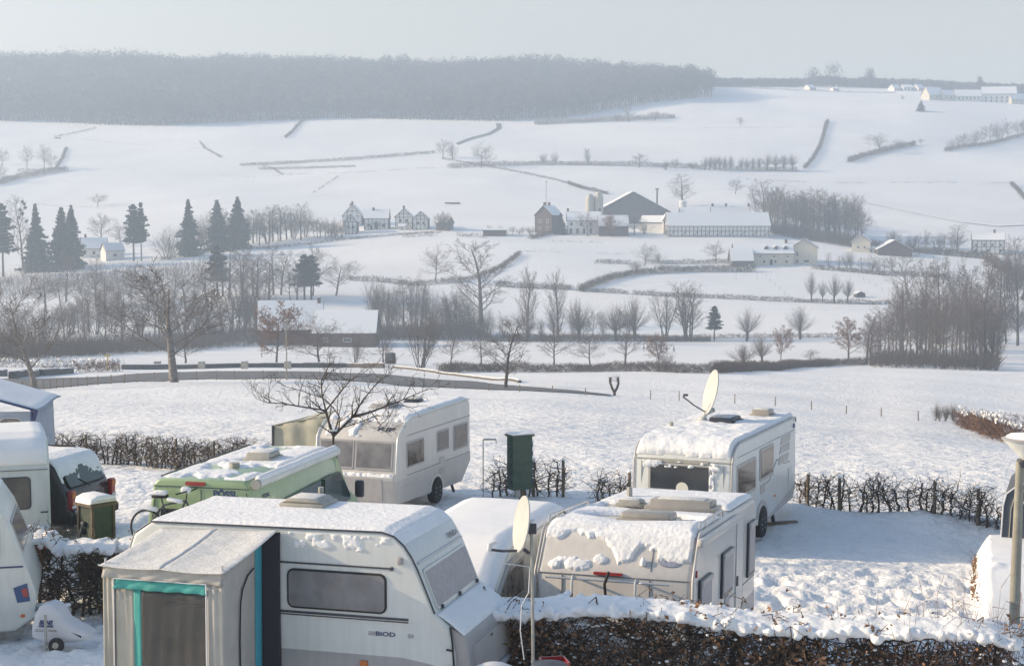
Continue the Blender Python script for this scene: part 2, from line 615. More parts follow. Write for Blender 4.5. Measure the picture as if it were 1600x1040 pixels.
def mat_ground():
    m = bpy.data.materials.new('snow_ground')
    m.use_nodes = True
    nt = m.node_tree
    N, K = nt.nodes, nt.links
    b = N['Principled BSDF']
    b.inputs['Roughness'].default_value = .75
    b.inputs['Specular IOR Level'].default_value = .25
    tc = N.new('ShaderNodeTexCoord')
    g = N.new('ShaderNodeNewGeometry')
    sx = N.new('ShaderNodeSeparateXYZ')
    K.new(g.outputs['Position'], sx.inputs[0])

    def nz(sc, det=4, dist=0):
        n = N.new('ShaderNodeTexNoise')
        n.inputs['Scale'].default_value = sc
        n.inputs['Detail'].default_value = det
        n.inputs['Distortion'].default_value = dist
        K.new(tc.outputs['Object'], n.inputs['Vector'])
        return n.outputs['Fac']

    def mr(v, a, b2, c, d):
        n = N.new('ShaderNodeMapRange')
        K.new(v, n.inputs['Value'])
        for k, x in zip(('From Min', 'From Max', 'To Min', 'To Max'), (a, b2, c, d)): n.inputs[k].default_value = x
        return n.outputs[0]

    def mul(a, b2, op='MULTIPLY'):
        n = N.new('ShaderNodeMath')
        n.operation = op
        for i, x in enumerate((a, b2)):
            if isinstance(x, (int, float)): n.inputs[i].default_value = x
            else: K.new(x, n.inputs[i])
        return n.outputs[0]
    # stubble and grass poking through: fine specks, modulated by broad patches; in the valley meadow more
    speck = mr(nz(9, 3), .60, .70, 0, 1)
    speck2 = mr(nz(1.7, 5), .58, .72, 0, 1)
    patch = mr(nz(.08, 3), .40, .65, .1, 1)
    f1 = mul(mul(speck, patch), .5)
    meadow = mul(mr(sx.outputs['Y'], 300, 330, 0, 1), mr(sx.outputs['Y'], 400, 470, 1, 0))
    field = mul(mr(sx.outputs['Y'], 44, 50, 0, 1), mr(sx.outputs['Y'], 240, 300, 1, 0))
    f2 = mul(mul(speck2, patch), mul(mul(meadow, .55), mul(field, .34), 'ADD'))
    f3 = mul(mul(mr(nz(.33, 6, .8), .52, .75, 0, 1), mr(nz(.02, 2), .4, .6, .2, 1)), mul(mr(sx.outputs['Y'], 440, 520, 0, 1), .16))
    fac = mul(mul(mul(f1, mr(sx.outputs['Y'], 44, 300, 1, 0)), f2, 'ADD'), f3, 'ADD')
    big = mr(nz(.013, 5, 1.5), .3, .7, .90, 1)
    mx = N.new('ShaderNodeMix')
    mx.data_type = 'RGBA'
    mx.inputs[6].default_value = (.86, .87, .88, 1)
    mx.inputs[7].default_value = (.30, .27, .21, 1)
    K.new(fac, mx.inputs[0])
    hs = N.new('ShaderNodeHueSaturation')
    K.new(mx.outputs[2], hs.inputs['Color'])
    K.new(big, hs.inputs['Value'])
    K.new(hs.outputs[0], b.inputs['Base Color'])
    # surface relief
    bp = N.new('ShaderNodeBump')
    bp.inputs['Strength'].default_value = .8
    bp.inputs['Distance'].default_value = .24
    hgt = mul(mul(nz(2.2, 6), .6), mul(mul(nz(.55, 5), 1.2), mul(nz(9, 4), .22), 'ADD'), 'ADD')
    K.new(hgt, bp.inputs['Height'])
    K.new(bp.outputs[0], b.inputs['Normal'])
    M_['ground'] = m


mat_ground()

# ------------------------------------------------------------------ world, sun, camera, haze
w = bpy.data.worlds.new('World')
S.world = w
w.use_nodes = True
nt = w.node_tree
bg = nt.nodes['Background']
sky = nt.nodes.new('ShaderNodeTexSky')
sky.sky_type = 'NISHITA'
sky.sun_disc = False
sky.sun_elevation = SUN_EL
sky.sun_rotation = SUN_AZ
sky.dust_density = 1.6
sky.air_density = 1.2
sky.ozone_density = 1.5
# winter haze greys the sky towards the horizon
_tc = nt.nodes.new('ShaderNodeTexCoord')
_sp = nt.nodes.new('ShaderNodeSeparateXYZ')
nt.links.new(_tc.outputs['Generated'], _sp.inputs[0])
_mr = nt.nodes.new('ShaderNodeMapRange')
for _k, _v in zip(('From Min', 'From Max', 'To Min', 'To Max'), (.0, .45, .92, 0)): _mr.inputs[_k].default_value = _v
nt.links.new(_sp.outputs['Z'], _mr.inputs['Value'])
_bw = nt.nodes.new('ShaderNodeRGBToBW')
nt.links.new(sky.outputs[0], _bw.inputs[0])
_gm = nt.nodes.new('ShaderNodeMix')
_gm.data_type = 'RGBA'
_gm.blend_type = 'MULTIPLY'
_gm.inputs[0].default_value = 1
_gm.inputs[7].default_value = (.97, .88, .80, 1)
nt.links.new(_bw.outputs[0], _gm.inputs[6])
_mx = nt.nodes.new('ShaderNodeMix')
_mx.data_type = 'RGBA'
nt.links.new(_mr.outputs[0], _mx.inputs[0])
nt.links.new(sky.outputs[0], _mx.inputs[6])
nt.links.new(_gm.outputs[2], _mx.inputs[7])
nt.links.new(_mx.outputs[2], bg.inputs[0])
bg.inputs[1].default_value = .15
sl = bpy.data.lights.new('sun', 'SUN')
sl.energy = 4.4
sl.angle = R(.6)
sl.color = (1, .77, .50)
so = bpy.data.objects.new('sun', sl)
COL.objects.link(so)
sd = Vector((math.sin(SUN_AZ) * math.cos(SUN_EL), math.cos(SUN_AZ) * math.cos(SUN_EL), math.sin(SUN_EL)))
so.rotation_euler = sd.to_track_quat('Z', 'Y').to_euler()
so.location = (0, 0, 60)
cd = bpy.data.cameras.new('camera')
cam = bpy.data.objects.new('camera', cd)
COL.objects.link(cam)
S.camera = cam
cam.location = (0, 0, EYE)
cam.rotation_euler = (R(90) - PIT, 0, 0)
cd.sensor_width = 36
cd.lens = 36 * FPX / 1600
cd.clip_start = .5
cd.clip_end = 8000
S.view_settings.view_transform = 'Standard'
S.view_settings.look = 'None'
S.view_settings.exposure = EXPO = 0.43
S.cycles.max_bounces = 5
S.cycles.diffuse_bounces = 3
S.cycles.glossy_bounces = 2
S.cycles.transmission_bounces = 3
S.cycles.transparent_max_bounces = 6
S.cycles.volume_bounces = 1
S.cycles.use_denoising = True

hz = MB().box((0, 855, 61), (2560, 1870, 200)).build('haze', None)
tag(hz, kind='stuff')
hm = bpy.data.materials.new('haze')
hm.use_nodes = True
hn = hm.node_tree
hn.nodes.remove(hn.nodes['Principled BSDF'])
pv = hn.nodes.new('ShaderNodeVolumePrincipled')
pv.inputs['Color'].default_value = (.65, .79, .96, 1)
pv.inputs['Density'].default_value = HZ = .00062
pv.inputs['Anisotropy'].default_value = .2
hn.links.new(pv.outputs[0], hn.nodes['Material Output'].inputs['Volume'])
hz.data.materials.append(hm)

# ------------------------------------------------------------------ the ground sheets


def sheet(name, Yr, nx, w0, matn, wfun, disp=None):
    V = []
    for y in Yr:
        xs = np.linspace(-1, 1, nx) * wfun(y)
        V.append(np.stack([xs, np.full(nx, y), gzv(xs, np.full(nx, y))], 1))
    V = np.array(V)
    if disp is not None: V[..., 2] += disp(V[..., 0], V[..., 1])
    ny = len(Yr)
    idx = np.arange(ny * nx).reshape(ny, nx)
    F4 = np.stack([idx[:-1, :-1], idx[:-1, 1:], idx[1:, 1:], idx[1:, :-1]], -1).reshape(-1, 4)
    return link(name, mesh_np(V.reshape(-1, 3), F4, 4), M_[matn], None, True)


def bank(X, Y):
    return 0


def gdisp(X, Y):
    near = np.clip((56 - Y) / 6, 0, 1)
    lump = (fbm(X * 1.1, Y * 1.1, 3) - .5) * .16 + (fbm(X * 3.1, Y * 3.1, 5) - .5) * .10
    tr = np.clip((33.5 - Y) / 1.5, 0, 1) * np.clip((Y - 23) / 3, 0, 1)
    foot = np.clip(.42 - vn(X * 3.3, Y * 3.0, 8), 0, 1) * -.30 + np.clip(vn(X * 5.3, Y * 5.0, 9) - .6, 0, 1) * .16
    rut = 0
    for o_ in (-.75, .75, 2.6, 4.0):
        rut = rut - .075 * np.exp(-((Y - 24.6 - .42 * (X - 4) - o_ - .25 * np.sin(X * .6)) / .13) ** 2) * np.clip((X - 3.2) / 1, 0, 1)
    lump = lump + rut
    ridge = .28 * np.exp(-((Y - (40.5 - .55 * np.clip(X - 5, 0, 9))) / 1.1) ** 2) * np.clip((X - 5) / 2, 0, 1) * (.6 + .8 * vn(X * .9, Y * .1, 4))
    return near * (lump * .75 + foot * tr * 1.5) + ridge + (1 - near) * np.clip((120 - Y) / 60, 0, 1) * (fbm(X * .8, Y * .8, 6) - .5) * .16


_Y = [-60, -40, -20, -8, 0, 4, 8, 11]
y = 13.0
while y < 50: _Y.append(y); y += .14
while y < 1760: _Y.append(y); y *= 1.0 + (.006 if y < 260 else .011)
gr = sheet('ground', _Y, 620, 0, 'ground', lambda y: max(15, .36 * y + 4) if y < 60 else .43 * y + 1, gdisp)
tag(gr, kind='structure')
# ground far to the sides, outside this view, so that it goes on to the horizon
for sg in (-1, 1):
    Ys = [-60, 0, 20, 40, 60] + list(np.arange(80, 1771, 30.0))
    V = []
    for y in Ys:
        e = (max(15, .36 * y + 4) if y < 60 else .43 * y + 1) * .995
        for k in range(6):
            x = sg * (e + (1250 - e) * (k / 5) ** 2)
            V.append((x, y, gz(x, y) - .02 - (.06 if y > 100 else .0)))
    ny = len(Ys)
    idx = np.arange(ny * 6).reshape(ny, 6)
    F4 = np.stack([idx[:-1, :-1], idx[:-1, 1:], idx[1:, 1:], idx[1:, :-1]], -1).reshape(-1, 4)
    if sg < 0: F4 = F4[:, ::-1]
    tag(link('terrain', mesh_np(V, F4, 4), M_['ground'], None, True), kind='structure')


def strip(name, top, bot, matn, off=.05, n=160):
    """a road or band draped on the ground between two lines"""
    def rs(pts):
        P = [G(*p) for p in pts]
        d = [0]
        for a, b in zip(P, P[1:]): d.append(d[-1] + (b - a).length)
        t = np.linspace(0, d[-1], n)
        return np.interp(t, d, [p.x for p in P]), np.interp(t, d, [p.y for p in P])
    ax, ay = rs(top)
    bx, by = rs(bot)
    V = []
    for i in range(n):
        for k in range(7):
            f = k / 6
            x, y = ax[i] * (1 - f) + bx[i] * f, ay[i] * (1 - f) + by[i] * f
            V.append((x, y, gz(x, y) + off))
    V = np.array(V)
    V[:, 2] = V[:, 2] + (gdisp(V[:, 0], V[:, 1]) if V[0, 1] < 120 else 0)
    idx = np.arange(n * 7).reshape(n, 7)
    F4 = np.stack([idx[:-1, :-1], idx[1:, :-1], idx[1:, 1:], idx[:-1, 1:]], -1).reshape(-1, 4)
    me = mesh_np(V, F4, 4)
    o = link(name, me, M_[matn], None, True)
    if me.polygons[0].normal.z < 0: me.flip_normals()
    return tag(o, kind='structure')
# ================================================================== trees


def grow(rng, P, p, d, L, r, lv, out):
    n = P['seg'][lv]
    pts = [p]
    dirs = []
    for i in range(n):
        d = (d + Vector((rng.gauss(0, 1), rng.gauss(0, 1), rng.gauss(0, 1))) * P['wob'][lv] + Vector((0, 0, P['up'][lv]))).normalized()
        q = p + d * (L / n)
        e = P['tip'][lv]
        out[lv].append((*p, *q, r * (1 - (1 - e) * i / n), r * (1 - (1 - e) * (i + 1) / n)))
        p = q
        pts.append(p)
        dirs.append(d)
    if lv + 1 >= len(P['seg']): return
    k = P['kids'][lv]
    ph = rng.random() * 6.28
    for j in range(k):
        t = P['t0'][lv] + (1 - P['t0'][lv]) * (j + rng.random() * .8) / k
        t = min(t, .999)
        i = int(t * n)
        f = t * n - i
        b = pts[i].lerp(pts[i + 1], f)
        dd = dirs[i]
        ph += 2.4 + rng.gauss(0, .4)
        a = Vector((0, 0, 1)) if abs(dd.z) < .9 else Vector((1, 0, 0))
        u = dd.cross(a).normalized()
        v = dd.cross(u)
        side = u * math.cos(ph) + v * math.sin(ph)
        av = P.get('av', .25)
        an = R(P['ang'][lv] * rng.uniform(1 - av, 1 + av))
        nd = dd * math.cos(an) + side * math.sin(an)
        sh = P['shape'][lv]
        l2 = L * P['ratio'][lv] * (1 - sh * t) * rng.uniform(.75, 1.2)
        if av > .5 and lv == 0: l2 *= 1.12 - .5 * (an / R(P['ang'][0] * (1 + av))) ** 2
        grow(rng, P, b, nd, l2, r * (1 - (1 - P['tip'][lv]) * t) * P['rr'][lv], lv + 1, out)


TP = {
    'vase': dict(seg=(7, 6, 4, 3), wob=(.07, .08, .13, .2), up=(.04, .07, .06, .03), tip=(.12, .25, .3, .4), kids=(15, 9, 6), t0=(.27, .2, .15), ang=(44, 34, 36), ratio=(.66, .42, .5), shape=(.45, .4, .3), rr=(.42, .5, .6), L=7.9, r=.21),
    'round': dict(seg=(6, 6, 4, 3), wob=(.06, .11, .17, .25), up=(.05, .05, .03, .0), tip=(.25, .25, .3, .4), kids=(17, 11, 7), t0=(.26, .15, .15), ang=(58, 42, 45), av=.4, ratio=(.72, .45, .5), shape=(.38, .35, .3), rr=(.45, .5, .6), L=7.2, r=.2),
    'tall': dict(seg=(9, 5, 4, 2), wob=(.04, .1, .15, .2), up=(.06, .08, .05, .02), tip=(.2, .25, .3, .4), kids=(24, 8, 5), t0=(.18, .2, .2), ang=(52, 42, 42), ratio=(.42, .42, .5), shape=(.55, .3, .3), rr=(.45, .5, .6), L=9.6, r=.2),
    'poplar': dict(seg=(8, 5, 3), wob=(.03, .06, .12), up=(.05, .22, .15), tip=(.2, .25, .4), kids=(34, 12), t0=(.1, .1), ang=(32, 28), ratio=(.42, .42), shape=(.45, .3), rr=(.4, .5), L=9.4, r=.17),
    'pollard': dict(seg=(3, 4, 3), wob=(.05, .06, .12), up=(0, .09, .03), tip=(1.1, .3, .4), kids=(80, 8), t0=(.86, .25), ang=(36, 24), av=.95, ratio=(2.1, .35), shape=(0, .3), rr=(.11, .55), L=2.8, r=.34),
}


def seg_tree(kind, seed):
    rng = random.Random(seed)
    if kind == 'bush':
        out = [[], [], []]
        P = dict(seg=(4, 4, 3), wob=(.08, .15, .2), up=(.06, .05, .02), tip=(.3, .3, .4), kids=(11, 7), t0=(.15, .2), ang=(38, 40), ratio=(.5, .5), shape=(.3, .3), rr=(.5, .6))
        for i in range(15):
            a = rng.random() * 6.28
            t = R(rng.uniform(4, 46))
            grow(rng, P, Vector((math.cos(a) * rng.random() * 1.4, math.sin(a) * rng.random() * 1.4, 0)), Vector((math.cos(a) * math.sin(t), math.sin(a) * math.sin(t), math.cos(t))), rng.uniform(6, 8.5), .09, 0, out)
        return out[0], out[1] + out[2]
    if kind == 'group':
        out = [[], [], []]
        P = dict(seg=(7, 4, 3), wob=(.05, .12, .2), up=(.05, .1, .03), tip=(.3, .3, .4), kids=(22, 8), t0=(.2, .2), ang=(38, 36), ratio=(.33, .45), shape=(.4, .3), rr=(.45, .55))
        for i in range(6):
            a = rng.random() * 6.28
            t = R(rng.uniform(2, 17))
            grow(rng, P, Vector((math.cos(a) * rng.random() * 1.2, math.sin(a) * rng.random() * 1.2, 0)), Vector((math.cos(a) * math.sin(t), math.sin(a) * math.sin(t), math.cos(t))), rng.uniform(8, 10), .12, 0, out)
        return out[0], out[1] + out[2]
    P = TP[kind]
    out = [[] for _ in P['seg']]
    grow(rng, P, Vector((0, 0, -.2)), Vector((rng.gauss(0, .03), rng.gauss(0, .03), 1)), P['L'], P['r'], 0, out)
    lo = out[0] + (out[1] if kind in ('vase', 'round') else [])
    hi = sum(out[(2 if kind in ('vase', 'round') else 1):], [])
    return lo, hi


PROTO = {}
SPAN = {}


def norm_tree(lo, hi):
    A = np.array(lo + hi)
    zt = np.percentile(A[:, 5], 99.5)
    k = 10 / zt
    A = A * k
    A[:, 2] = np.maximum(A[:, 2], -.4)
    wd = np.percentile(np.abs(A[:, 3]), 97) * 2
    n = len(lo)
    return A[:n], A[n:], wd


def proto(kind, seed, barkm='bark', twigm='twig', fat=1.0, leaves=0, leafm='leaf_brown'):
    """tree of 10 m: returns root with children trunk and crown, hidden far below until copied"""
    lo, hi = seg_tree(kind, seed)
    a, b, wd = norm_tree(lo, hi)
    b[:, 6:] = np.maximum(b[:, 6:], .012) * fat
    root = bpy.data.objects.new('bare_tree', None)
    t = tube_obj('trunk', a, M_[barkm], None, 6)
    c = tube_obj('crown', b, M_[twigm], None, 3)
    t.parent = root
    c.parent = root
    if leaves:
        rg = np.random.default_rng(seed)
        i = rg.integers(0, len(b), leaves)
        f = rg.random((leaves, 1))
        P = b[i, :3] * (1 - f) + b[i, 3:6] * f + rg.normal(size=(leaves, 3)) * .12
        l = leaf_obj('foliage', P, .14, M_[leafm], None, rg)
        l.parent = root
    SPAN[kind, seed] = wd
    return (root, wd)


def conifer(seed, kind='spruce'):
    rg = np.random.default_rng(seed)
    root = bpy.data.objects.new('conifer', None)
    P = []
    segs = []
    H = 10
    t = tube_obj('trunk', [(0, 0, -.3, 0, 0, 5, .2, .13), (0, 0, 5, .05, 0, 9.8, .13, .02)], M_['bark'], None, 7)
    z = .9 if kind == 'spruce' else 3.6
    while z < 10.1:
        rad = (2.85 * (1 - ((z - .9) / 9.3) ** 1.15) + .12) * rg.uniform(.72, 1.18) if kind == 'spruce' else (1.9 * math.sin(min(1, (10.4 - z) / 5.5) * 1.6) ** .8 * rg.uniform(.5, 1.15))
        nb = rg.integers(6, 9)
        a0 = rg.random() * 6.28
        for k in range(nb):
            a = a0 + k * 6.283 / nb + rg.normal() * .2
            L = rad * rg.uniform(.5, 1.25)
            dr = -.38 if kind == 'spruce' else .15
            zt = z + dr * L * .7
            tipz = zt + .12 * L
            segs.append((0, 0, z, math.cos(a) * L * .6, math.sin(a) * L * .6, z + dr * L * .55, .035, .02))
            segs.append((math.cos(a) * L * .6, math.sin(a) * L * .6, z + dr * L * .55, math.cos(a) * L, math.sin(a) * L, tipz, .02, .008))
            m = int(26 * L) + 8
            f = rg.random(m) ** .7
            sp = (1 - f * .75) * L * .33
            off = rg.normal(size=m) * sp
            x = math.cos(a) * L * f - math.sin(a) * off
            y = math.sin(a) * L * f + math.cos(a) * off
            zz = z + dr * L * np.minimum(f, .75) - np.abs(off) * .35 - rg.random(m) * .16
            P.append(np.stack([x, y, zz], 1))
        z += rg.uniform(.20, .42) if kind == 'spruce' else rg.uniform(.2, .55)
    P = np.concatenate(P)
    c = tube_obj('branches', segs, M_['bark'], None, 4)
    l = leaf_obj('crown', P, .27, M_['needle'], None, rg, .42, .6)
    s = leaf_obj('snow', P[rg.random(len(P)) < .2] + [0, 0, .07], .16, M_['needle_snow'], None, rg, .5, .2)
    for o in (t, c, l, s): o.parent = root
    return (root, 4.6)


print('protos')
PR = {
    'vase': [proto('vase', 3, 'bark_frost', 'twig'), proto('vase', 8, 'bark_frost', 'twig')],
    'round': [proto('round', 5, 'bark', 'twig_grey'), proto('round', 9, 'bark', 'twig_grey'), proto('round', 14, 'bark', 'twig')],
    'tall': [proto('tall', 4, 'bark', 'twig_grey'), proto('tall', 11, 'bark', 'twig'), proto('tall', 21, 'bark', 'twig_grey')],
    'poplar': [proto('poplar', 6, 'bark', 'twig_grey'), proto('poplar', 12, 'bark', 'twig_grey')],
    'pollard': [proto('pollard', 7, 'bark', 'twig_grey'), proto('pollard', 17, 'bark', 'twig_grey')],
    'bush': [proto('bush', 2, 'bark', 'twig_grey'), proto('bush', 13, 'bark', 'twig')],
    'group': [proto('group', 2, 'bark', 'twig_grey'), proto('group', 5, 'bark', 'twig')],
    'leafy': [proto('round', 25, 'bark', 'twig_red', 1, 2600), proto('tall', 31, 'bark', 'twig_red', 1, 1400)],
    'spruce': [conifer(1), conifer(2), conifer(3)],
    'pine': [conifer(4, 'pine'), conifer(5, 'pine')],
}
ALLP = [p[0] for k in PR for p in PR[k]]
NAME = {'vase': 'bare_tree', 'round': 'bare_tree', 'tall': 'bare_tree', 'poplar': 'poplar_tree', 'pollard': 'pollard_willow', 'bush': 'bare_shrub', 'group': 'bare_tree', 'leafy': 'brown_leaved_tree', 'spruce': 'spruce_tree', 'pine': 'pine_tree'}


def put_tree(kind, loc, h, wd, label, group=None, cat=None, v=None):
    """copy a prototype; the copy stands on the ground at loc, h metres high and wd metres wide"""
    pr = PR[kind]
    root, pw = pr[(rnd.randrange(len(pr)) if v is None else v) % len(pr)]
    c = copy_tree(root)
    c.name = NAME[kind]
    s = h / 10
    sx = (wd / pw) if wd else s
    sx = min(max(sx, s * .45), s * 2.2)
    c.location = loc
    c.scale = (sx, sx, s)
    c.rotation_euler = (0, 0, rnd.uniform(0, 6.28))
    return tag(c, label, cat or ('shrub' if kind == 'bush' else 'tree'), group)


def tree_px(kind, x, yb, yt, wpx, label, group=None, v=None, Y=None):
    p = GY(x, Y) if Y else G(x, yb)
    k = p.y / FPX
    return put_tree(kind, p, (yb - yt) * k, wpx * k if wpx else None, label, group, None, v)


# ------------------------------------------------------------------ single trees of the valley (x, base y, top y, width in the photo)
print('trees')
T = [
    ('vase', 55, 609, 432, 150, 'large bare tree with upright limbs beside the road, left of the other roadside tree', None, 0),
    ('vase', 272, 597, 408, 185, 'large bare roadside tree with a pale trunk behind the wire fence, right of its twin', None, 1),
    ('tall', 790, 606, 496, 75, 'slender bare young tree at the end of the grey road', None, 0),
    ('round', 290, 567, 520, 65, 'low spreading fruit tree just behind the large roadside tree', None, 0),
    ('leafy', 432, 570, 470, 85, 'bare tree with rusty leaves in front of the big barn', None, 0),
    ('round', 500, 573, 490, 88, 'dense round bare tree in front of the barn wall', None, 1),
    ('bush', 555, 569, 510, 34, 'narrow upright shrub below the right end of the barn', None, 0),
    ('round', 598, 569, 514, 52, 'small bare tree with a vase crown beside the dark hay bale', None, 2),
    ('bush', 657, 574, 480, 66, 'wide dark many-stemmed shrub at the start of the dark field hedge', None, 1),
    ('round', 704, 570, 518, 48, 'small bare tree right of the wide dark shrub', None, 0),
    ('round', 752, 571, 508, 54, 'bare young orchard tree behind the field hedge, left of the slender roadside tree', None, 1),
    ('round', 865, 571, 505, 58, 'bare young orchard tree below the two tall poplars', None, 0),
    ('round', 922, 571, 512, 54, 'bare young orchard tree with a low round crown, behind the field hedge', None, 1),
    ('tall', 977, 570, 500, 46, 'thin bare tree left of the walkers', None, 2),
    ('leafy', 1030, 572, 520, 44, 'small tree with rusty leaves in front of the walkers', None, 0),
    ('bush', 1040, 572, 548, 38, 'low dark bush in front of the walkers', None, 0),
    ('pollard', 1160, 573, 536, 44, 'small goblet-shaped bare tree behind the satellite dish', None, 0),
    ('pollard', 1191, 569, 520, 34, 'small bare tree left of the dark leafy one', None, 1),
    ('leafy', 1220, 562, 508, 36, 'small dark brown leafy tree beside the field hedge', None, 0),
    ('round', 1265, 566, 545, 26, 'tiny bare fruit tree right of the brown leafy tree', None, 0),
    ('leafy', 1326, 562, 496, 46, 'slim tree with brown leaves left of the big wood', None, 1),
    ('tall', 752, 507, 374, 98, 'tallest bare tree in the middle of the valley, with a long bare trunk', None, 0),
    ('round', 680, 440, 381, 46, 'round bare tree at the edge of the snowy field left of the tallest tree', None, 1),
    ('round', 525, 462, 402, 60, 'bare spreading tree behind the ridge of the big barn', None, 0),
    ('poplar', 822, 534, 416, 34, 'tall narrow poplar, the left one of two beside the stream', None, 0),
    ('poplar', 872, 534, 420, 38, 'tall narrow poplar, the right one of two beside the stream', None, 1),
    ('pollard', 905, 531, 466, 52, 'pollard willow with a broad brush of shoots right of the two poplars', None, 0),
    ('pollard', 962, 531, 474, 42, 'pollard willow with a dark trunk left of the large willow clump', None, 1),
    ('pollard', 992, 530, 462, 50, 'pollard willow immediately left of the large willow clump', None, 0),
    ('group', 1040, 532, 452, 46, 'many-stemmed willow forming the left side of the large willow clump', None, 0),
    ('group', 1074, 532, 440, 66, 'widest and tallest willow of the large clump by the stream', None, 1),
    ('pine', 1116, 532, 478, 30, 'lone thin fir right of the large willow clump', None, 0),
    ('pollard', 1167, 533, 480, 38, 'pollard willow alone on the snow right of the thin fir', None, 1),
    ('pollard', 1250, 530, 478, 38, 'pollard willow alone on the snow above the brown leafy tree', None, 0),
    ('pollard', 1268, 472, 424, 20, 'leftmost pollard of the row of four in the paddock', None, 0),
    ('pollard', 1285, 472, 436, 14, 'smallest pollard of the row of four in the paddock', None, 1),
    ('pollard', 1303, 473, 429, 26, 'widest pollard of the row of four in the paddock', None, 0),
    ('pollard', 1324, 473, 433, 20, 'rightmost pollard of the row of four in the paddock', None, 1),
    ('round', 1007, 415, 380, 32, 'round bare tree beside the hedge left of the long cream farmhouse', None, 0),
    ('round', 1118, 408, 376, 36, 'bare garden tree left of the long cream farmhouse', None, 1),
    ('bush', 1030, 410, 392, 26, 'dark bush beside the round tree left of the cream farmhouse', None, 0),
    ('bush', 995, 425, 405, 26, 'bush at the bend of the curved hedge', None, 1),
    ('spruce', 876, 366, 333, 22, 'dark evergreen against the end of the brick farmhouse', None, 0),
    ('round', 919, 369, 330, 30, 'bare orchard tree in front of the white farm building', None, 0),
    ('leafy', 957, 370, 334, 34, 'dense brownish orchard tree in front of the farm yard wall', None, 0),
    ('round', 991, 367, 326, 44, 'large bare tree below the big dark barn', None, 1),
    ('bush', 1008, 366, 344, 26, 'dark round bush below the big dark barn', None, 0),
    ('tall', 1066, 322, 272, 38, 'tall bare tree standing behind the white tank', None, 1),
    ('round', 1149, 303, 277, 26, 'small bare tree with a leaning limb above the rear farmhouse', None, 1),
    ('round', 152, 322, 302, 26, 'small flat-topped tree alone in the field above the spruces', None, 0),
    ('round', 752, 262, 222, 40, 'round bare tree where the hillside lane meets the hedge', None, 1),
    ('round', 692, 247, 217, 26, 'left tree of the pair beside the hillside lane', None, 0),
    ('bush', 708, 248, 220, 22, 'right tree of the pair beside the hillside lane', None, 0),
    ('poplar', 919, 257, 231, 20, 'upright bare tree growing from the long hillside hedge', None, 0),
    ('bush', 866, 256, 236, 18, 'shrub in the long hillside hedge, right one of two', None, 0),
    ('bush', 850, 256, 238, 14, 'shrub in the long hillside hedge, left one of two', None, 1),
    ('round', 999, 262, 239, 26, 'round bare tree at the lower hillside hedge', None, 0),
    ('round', 1056, 264, 246, 18, 'small bare tree on the lower hillside hedge left of the pollard row', None, 1),
    ('bush', 1040, 266, 250, 14, 'small shrub on the lower hillside hedge left of the small bare tree', None, 0),
    ('bush', 1083, 264, 252, 18, 'low shrub at the left end of the pollard row on the hill', None, 1),
    ('round', 1158, 198, 182, 14, 'single small tree alone in the top field', None, 0),
    ('tall', 982, 190, 166, 22, 'taller bare tree on the scrubby bank below the forest', None, 0),
    ('round', 1023, 189, 172, 26, 'round bare tree on the scrubby bank below the forest', None, 1),
    ('bush', 965, 190, 176, 12, 'small shrub on the scrubby bank left of the taller tree', None, 1),
    ('spruce', 1439, 174, 157, 12, 'small dark fir below the village on the hill', None, 0),
    ('bush', 1411, 156, 148, 8, 'little bush at the field corner below the village', None, 0),
    ('round', 1376, 238, 208, 44, 'rounded tree on the short hillside hedge at the right', None, 0),
    ('bush', 1404, 232, 217, 26, 'shrub right of the rounded tree on the short hillside hedge', None, 1),
    ('round', 1438, 226, 216, 12, 'small round bush at the upper end of the short hillside hedge', None, 0),
    ('leafy', 1424, 228, 222, 14, 'low dark shrub on the short hillside hedge', None, 0),
    ('tall', 1495, 393, 350, 34, 'bare tree left of the half-timbered house at the right edge', None, 2),
    ('spruce', 1541, 393, 366, 10, 'narrow clipped evergreen against the half-timbered house, the left one', None, 1),
    ('spruce', 1565, 392, 368, 9, 'narrow clipped evergreen against the half-timbered house, the right one', None, 2),
    ('vase', 1420, 470, 388, 95, 'bare tree with long arching limbs rising above the big wood', None, 0),
    ('pine', 5, 432, 319, 44, 'tall dark spruce at the left edge of the picture', None, 0),
    ('tall', 36, 418, 306, 42, 'tall bare tree with dark mistletoe balls among the spruces', None, 0),
    ('spruce', 57, 424, 318, 40, 'dark spruce between the mistletoe tree and the broad pair of spruces', None, 0),
    ('spruce', 97, 420, 322, 42, 'left spruce of the broad touching pair left of the white house', None, 1),
    ('spruce', 113, 420, 321, 40, 'right spruce of the broad touching pair left of the white house', None, 2),
    ('pine', 209, 408, 320, 38, 'pine with a bare lower trunk right of the white house', None, 0),
    ('pine', 221, 408, 317, 26, 'thin taller pine behind the pine right of the white house', None, 1),
    ('spruce', 295, 400, 311, 34, 'lone spruce at the left end of the brown wood', None, 0),
    ('spruce', 340, 390, 311, 36, 'spruce standing at the front of the brown wood', None, 1),
    ('spruce', 372, 388, 308, 42, 'broader spruce in the middle of the brown wood', None, 2),
    ('round', 158, 380, 332, 44, 'rounded bare tree behind the white house at the left', None, 0),
    ('round', 189, 385, 346, 34, 'bare tree behind the gap between the white house and the pine', None, 1),
    ('tall', 150, 458, 398, 28, 'thin bare tree on the bank in front of the white house', None, 1),
    ('bush', 262, 405, 352, 70, 'wide brown thicket between the pine and the lone spruce', None, 0),
    ('tall', 1000, 0, 0, 0, '', None, 0),
]
TREES = []
for k, x, yb, yt, wp, lab, gp, v in T:
    if not lab: continue
    TREES.append((tree_px(k, x, yb, yt, wp, lab, gp, v), k, x, yb, yt))

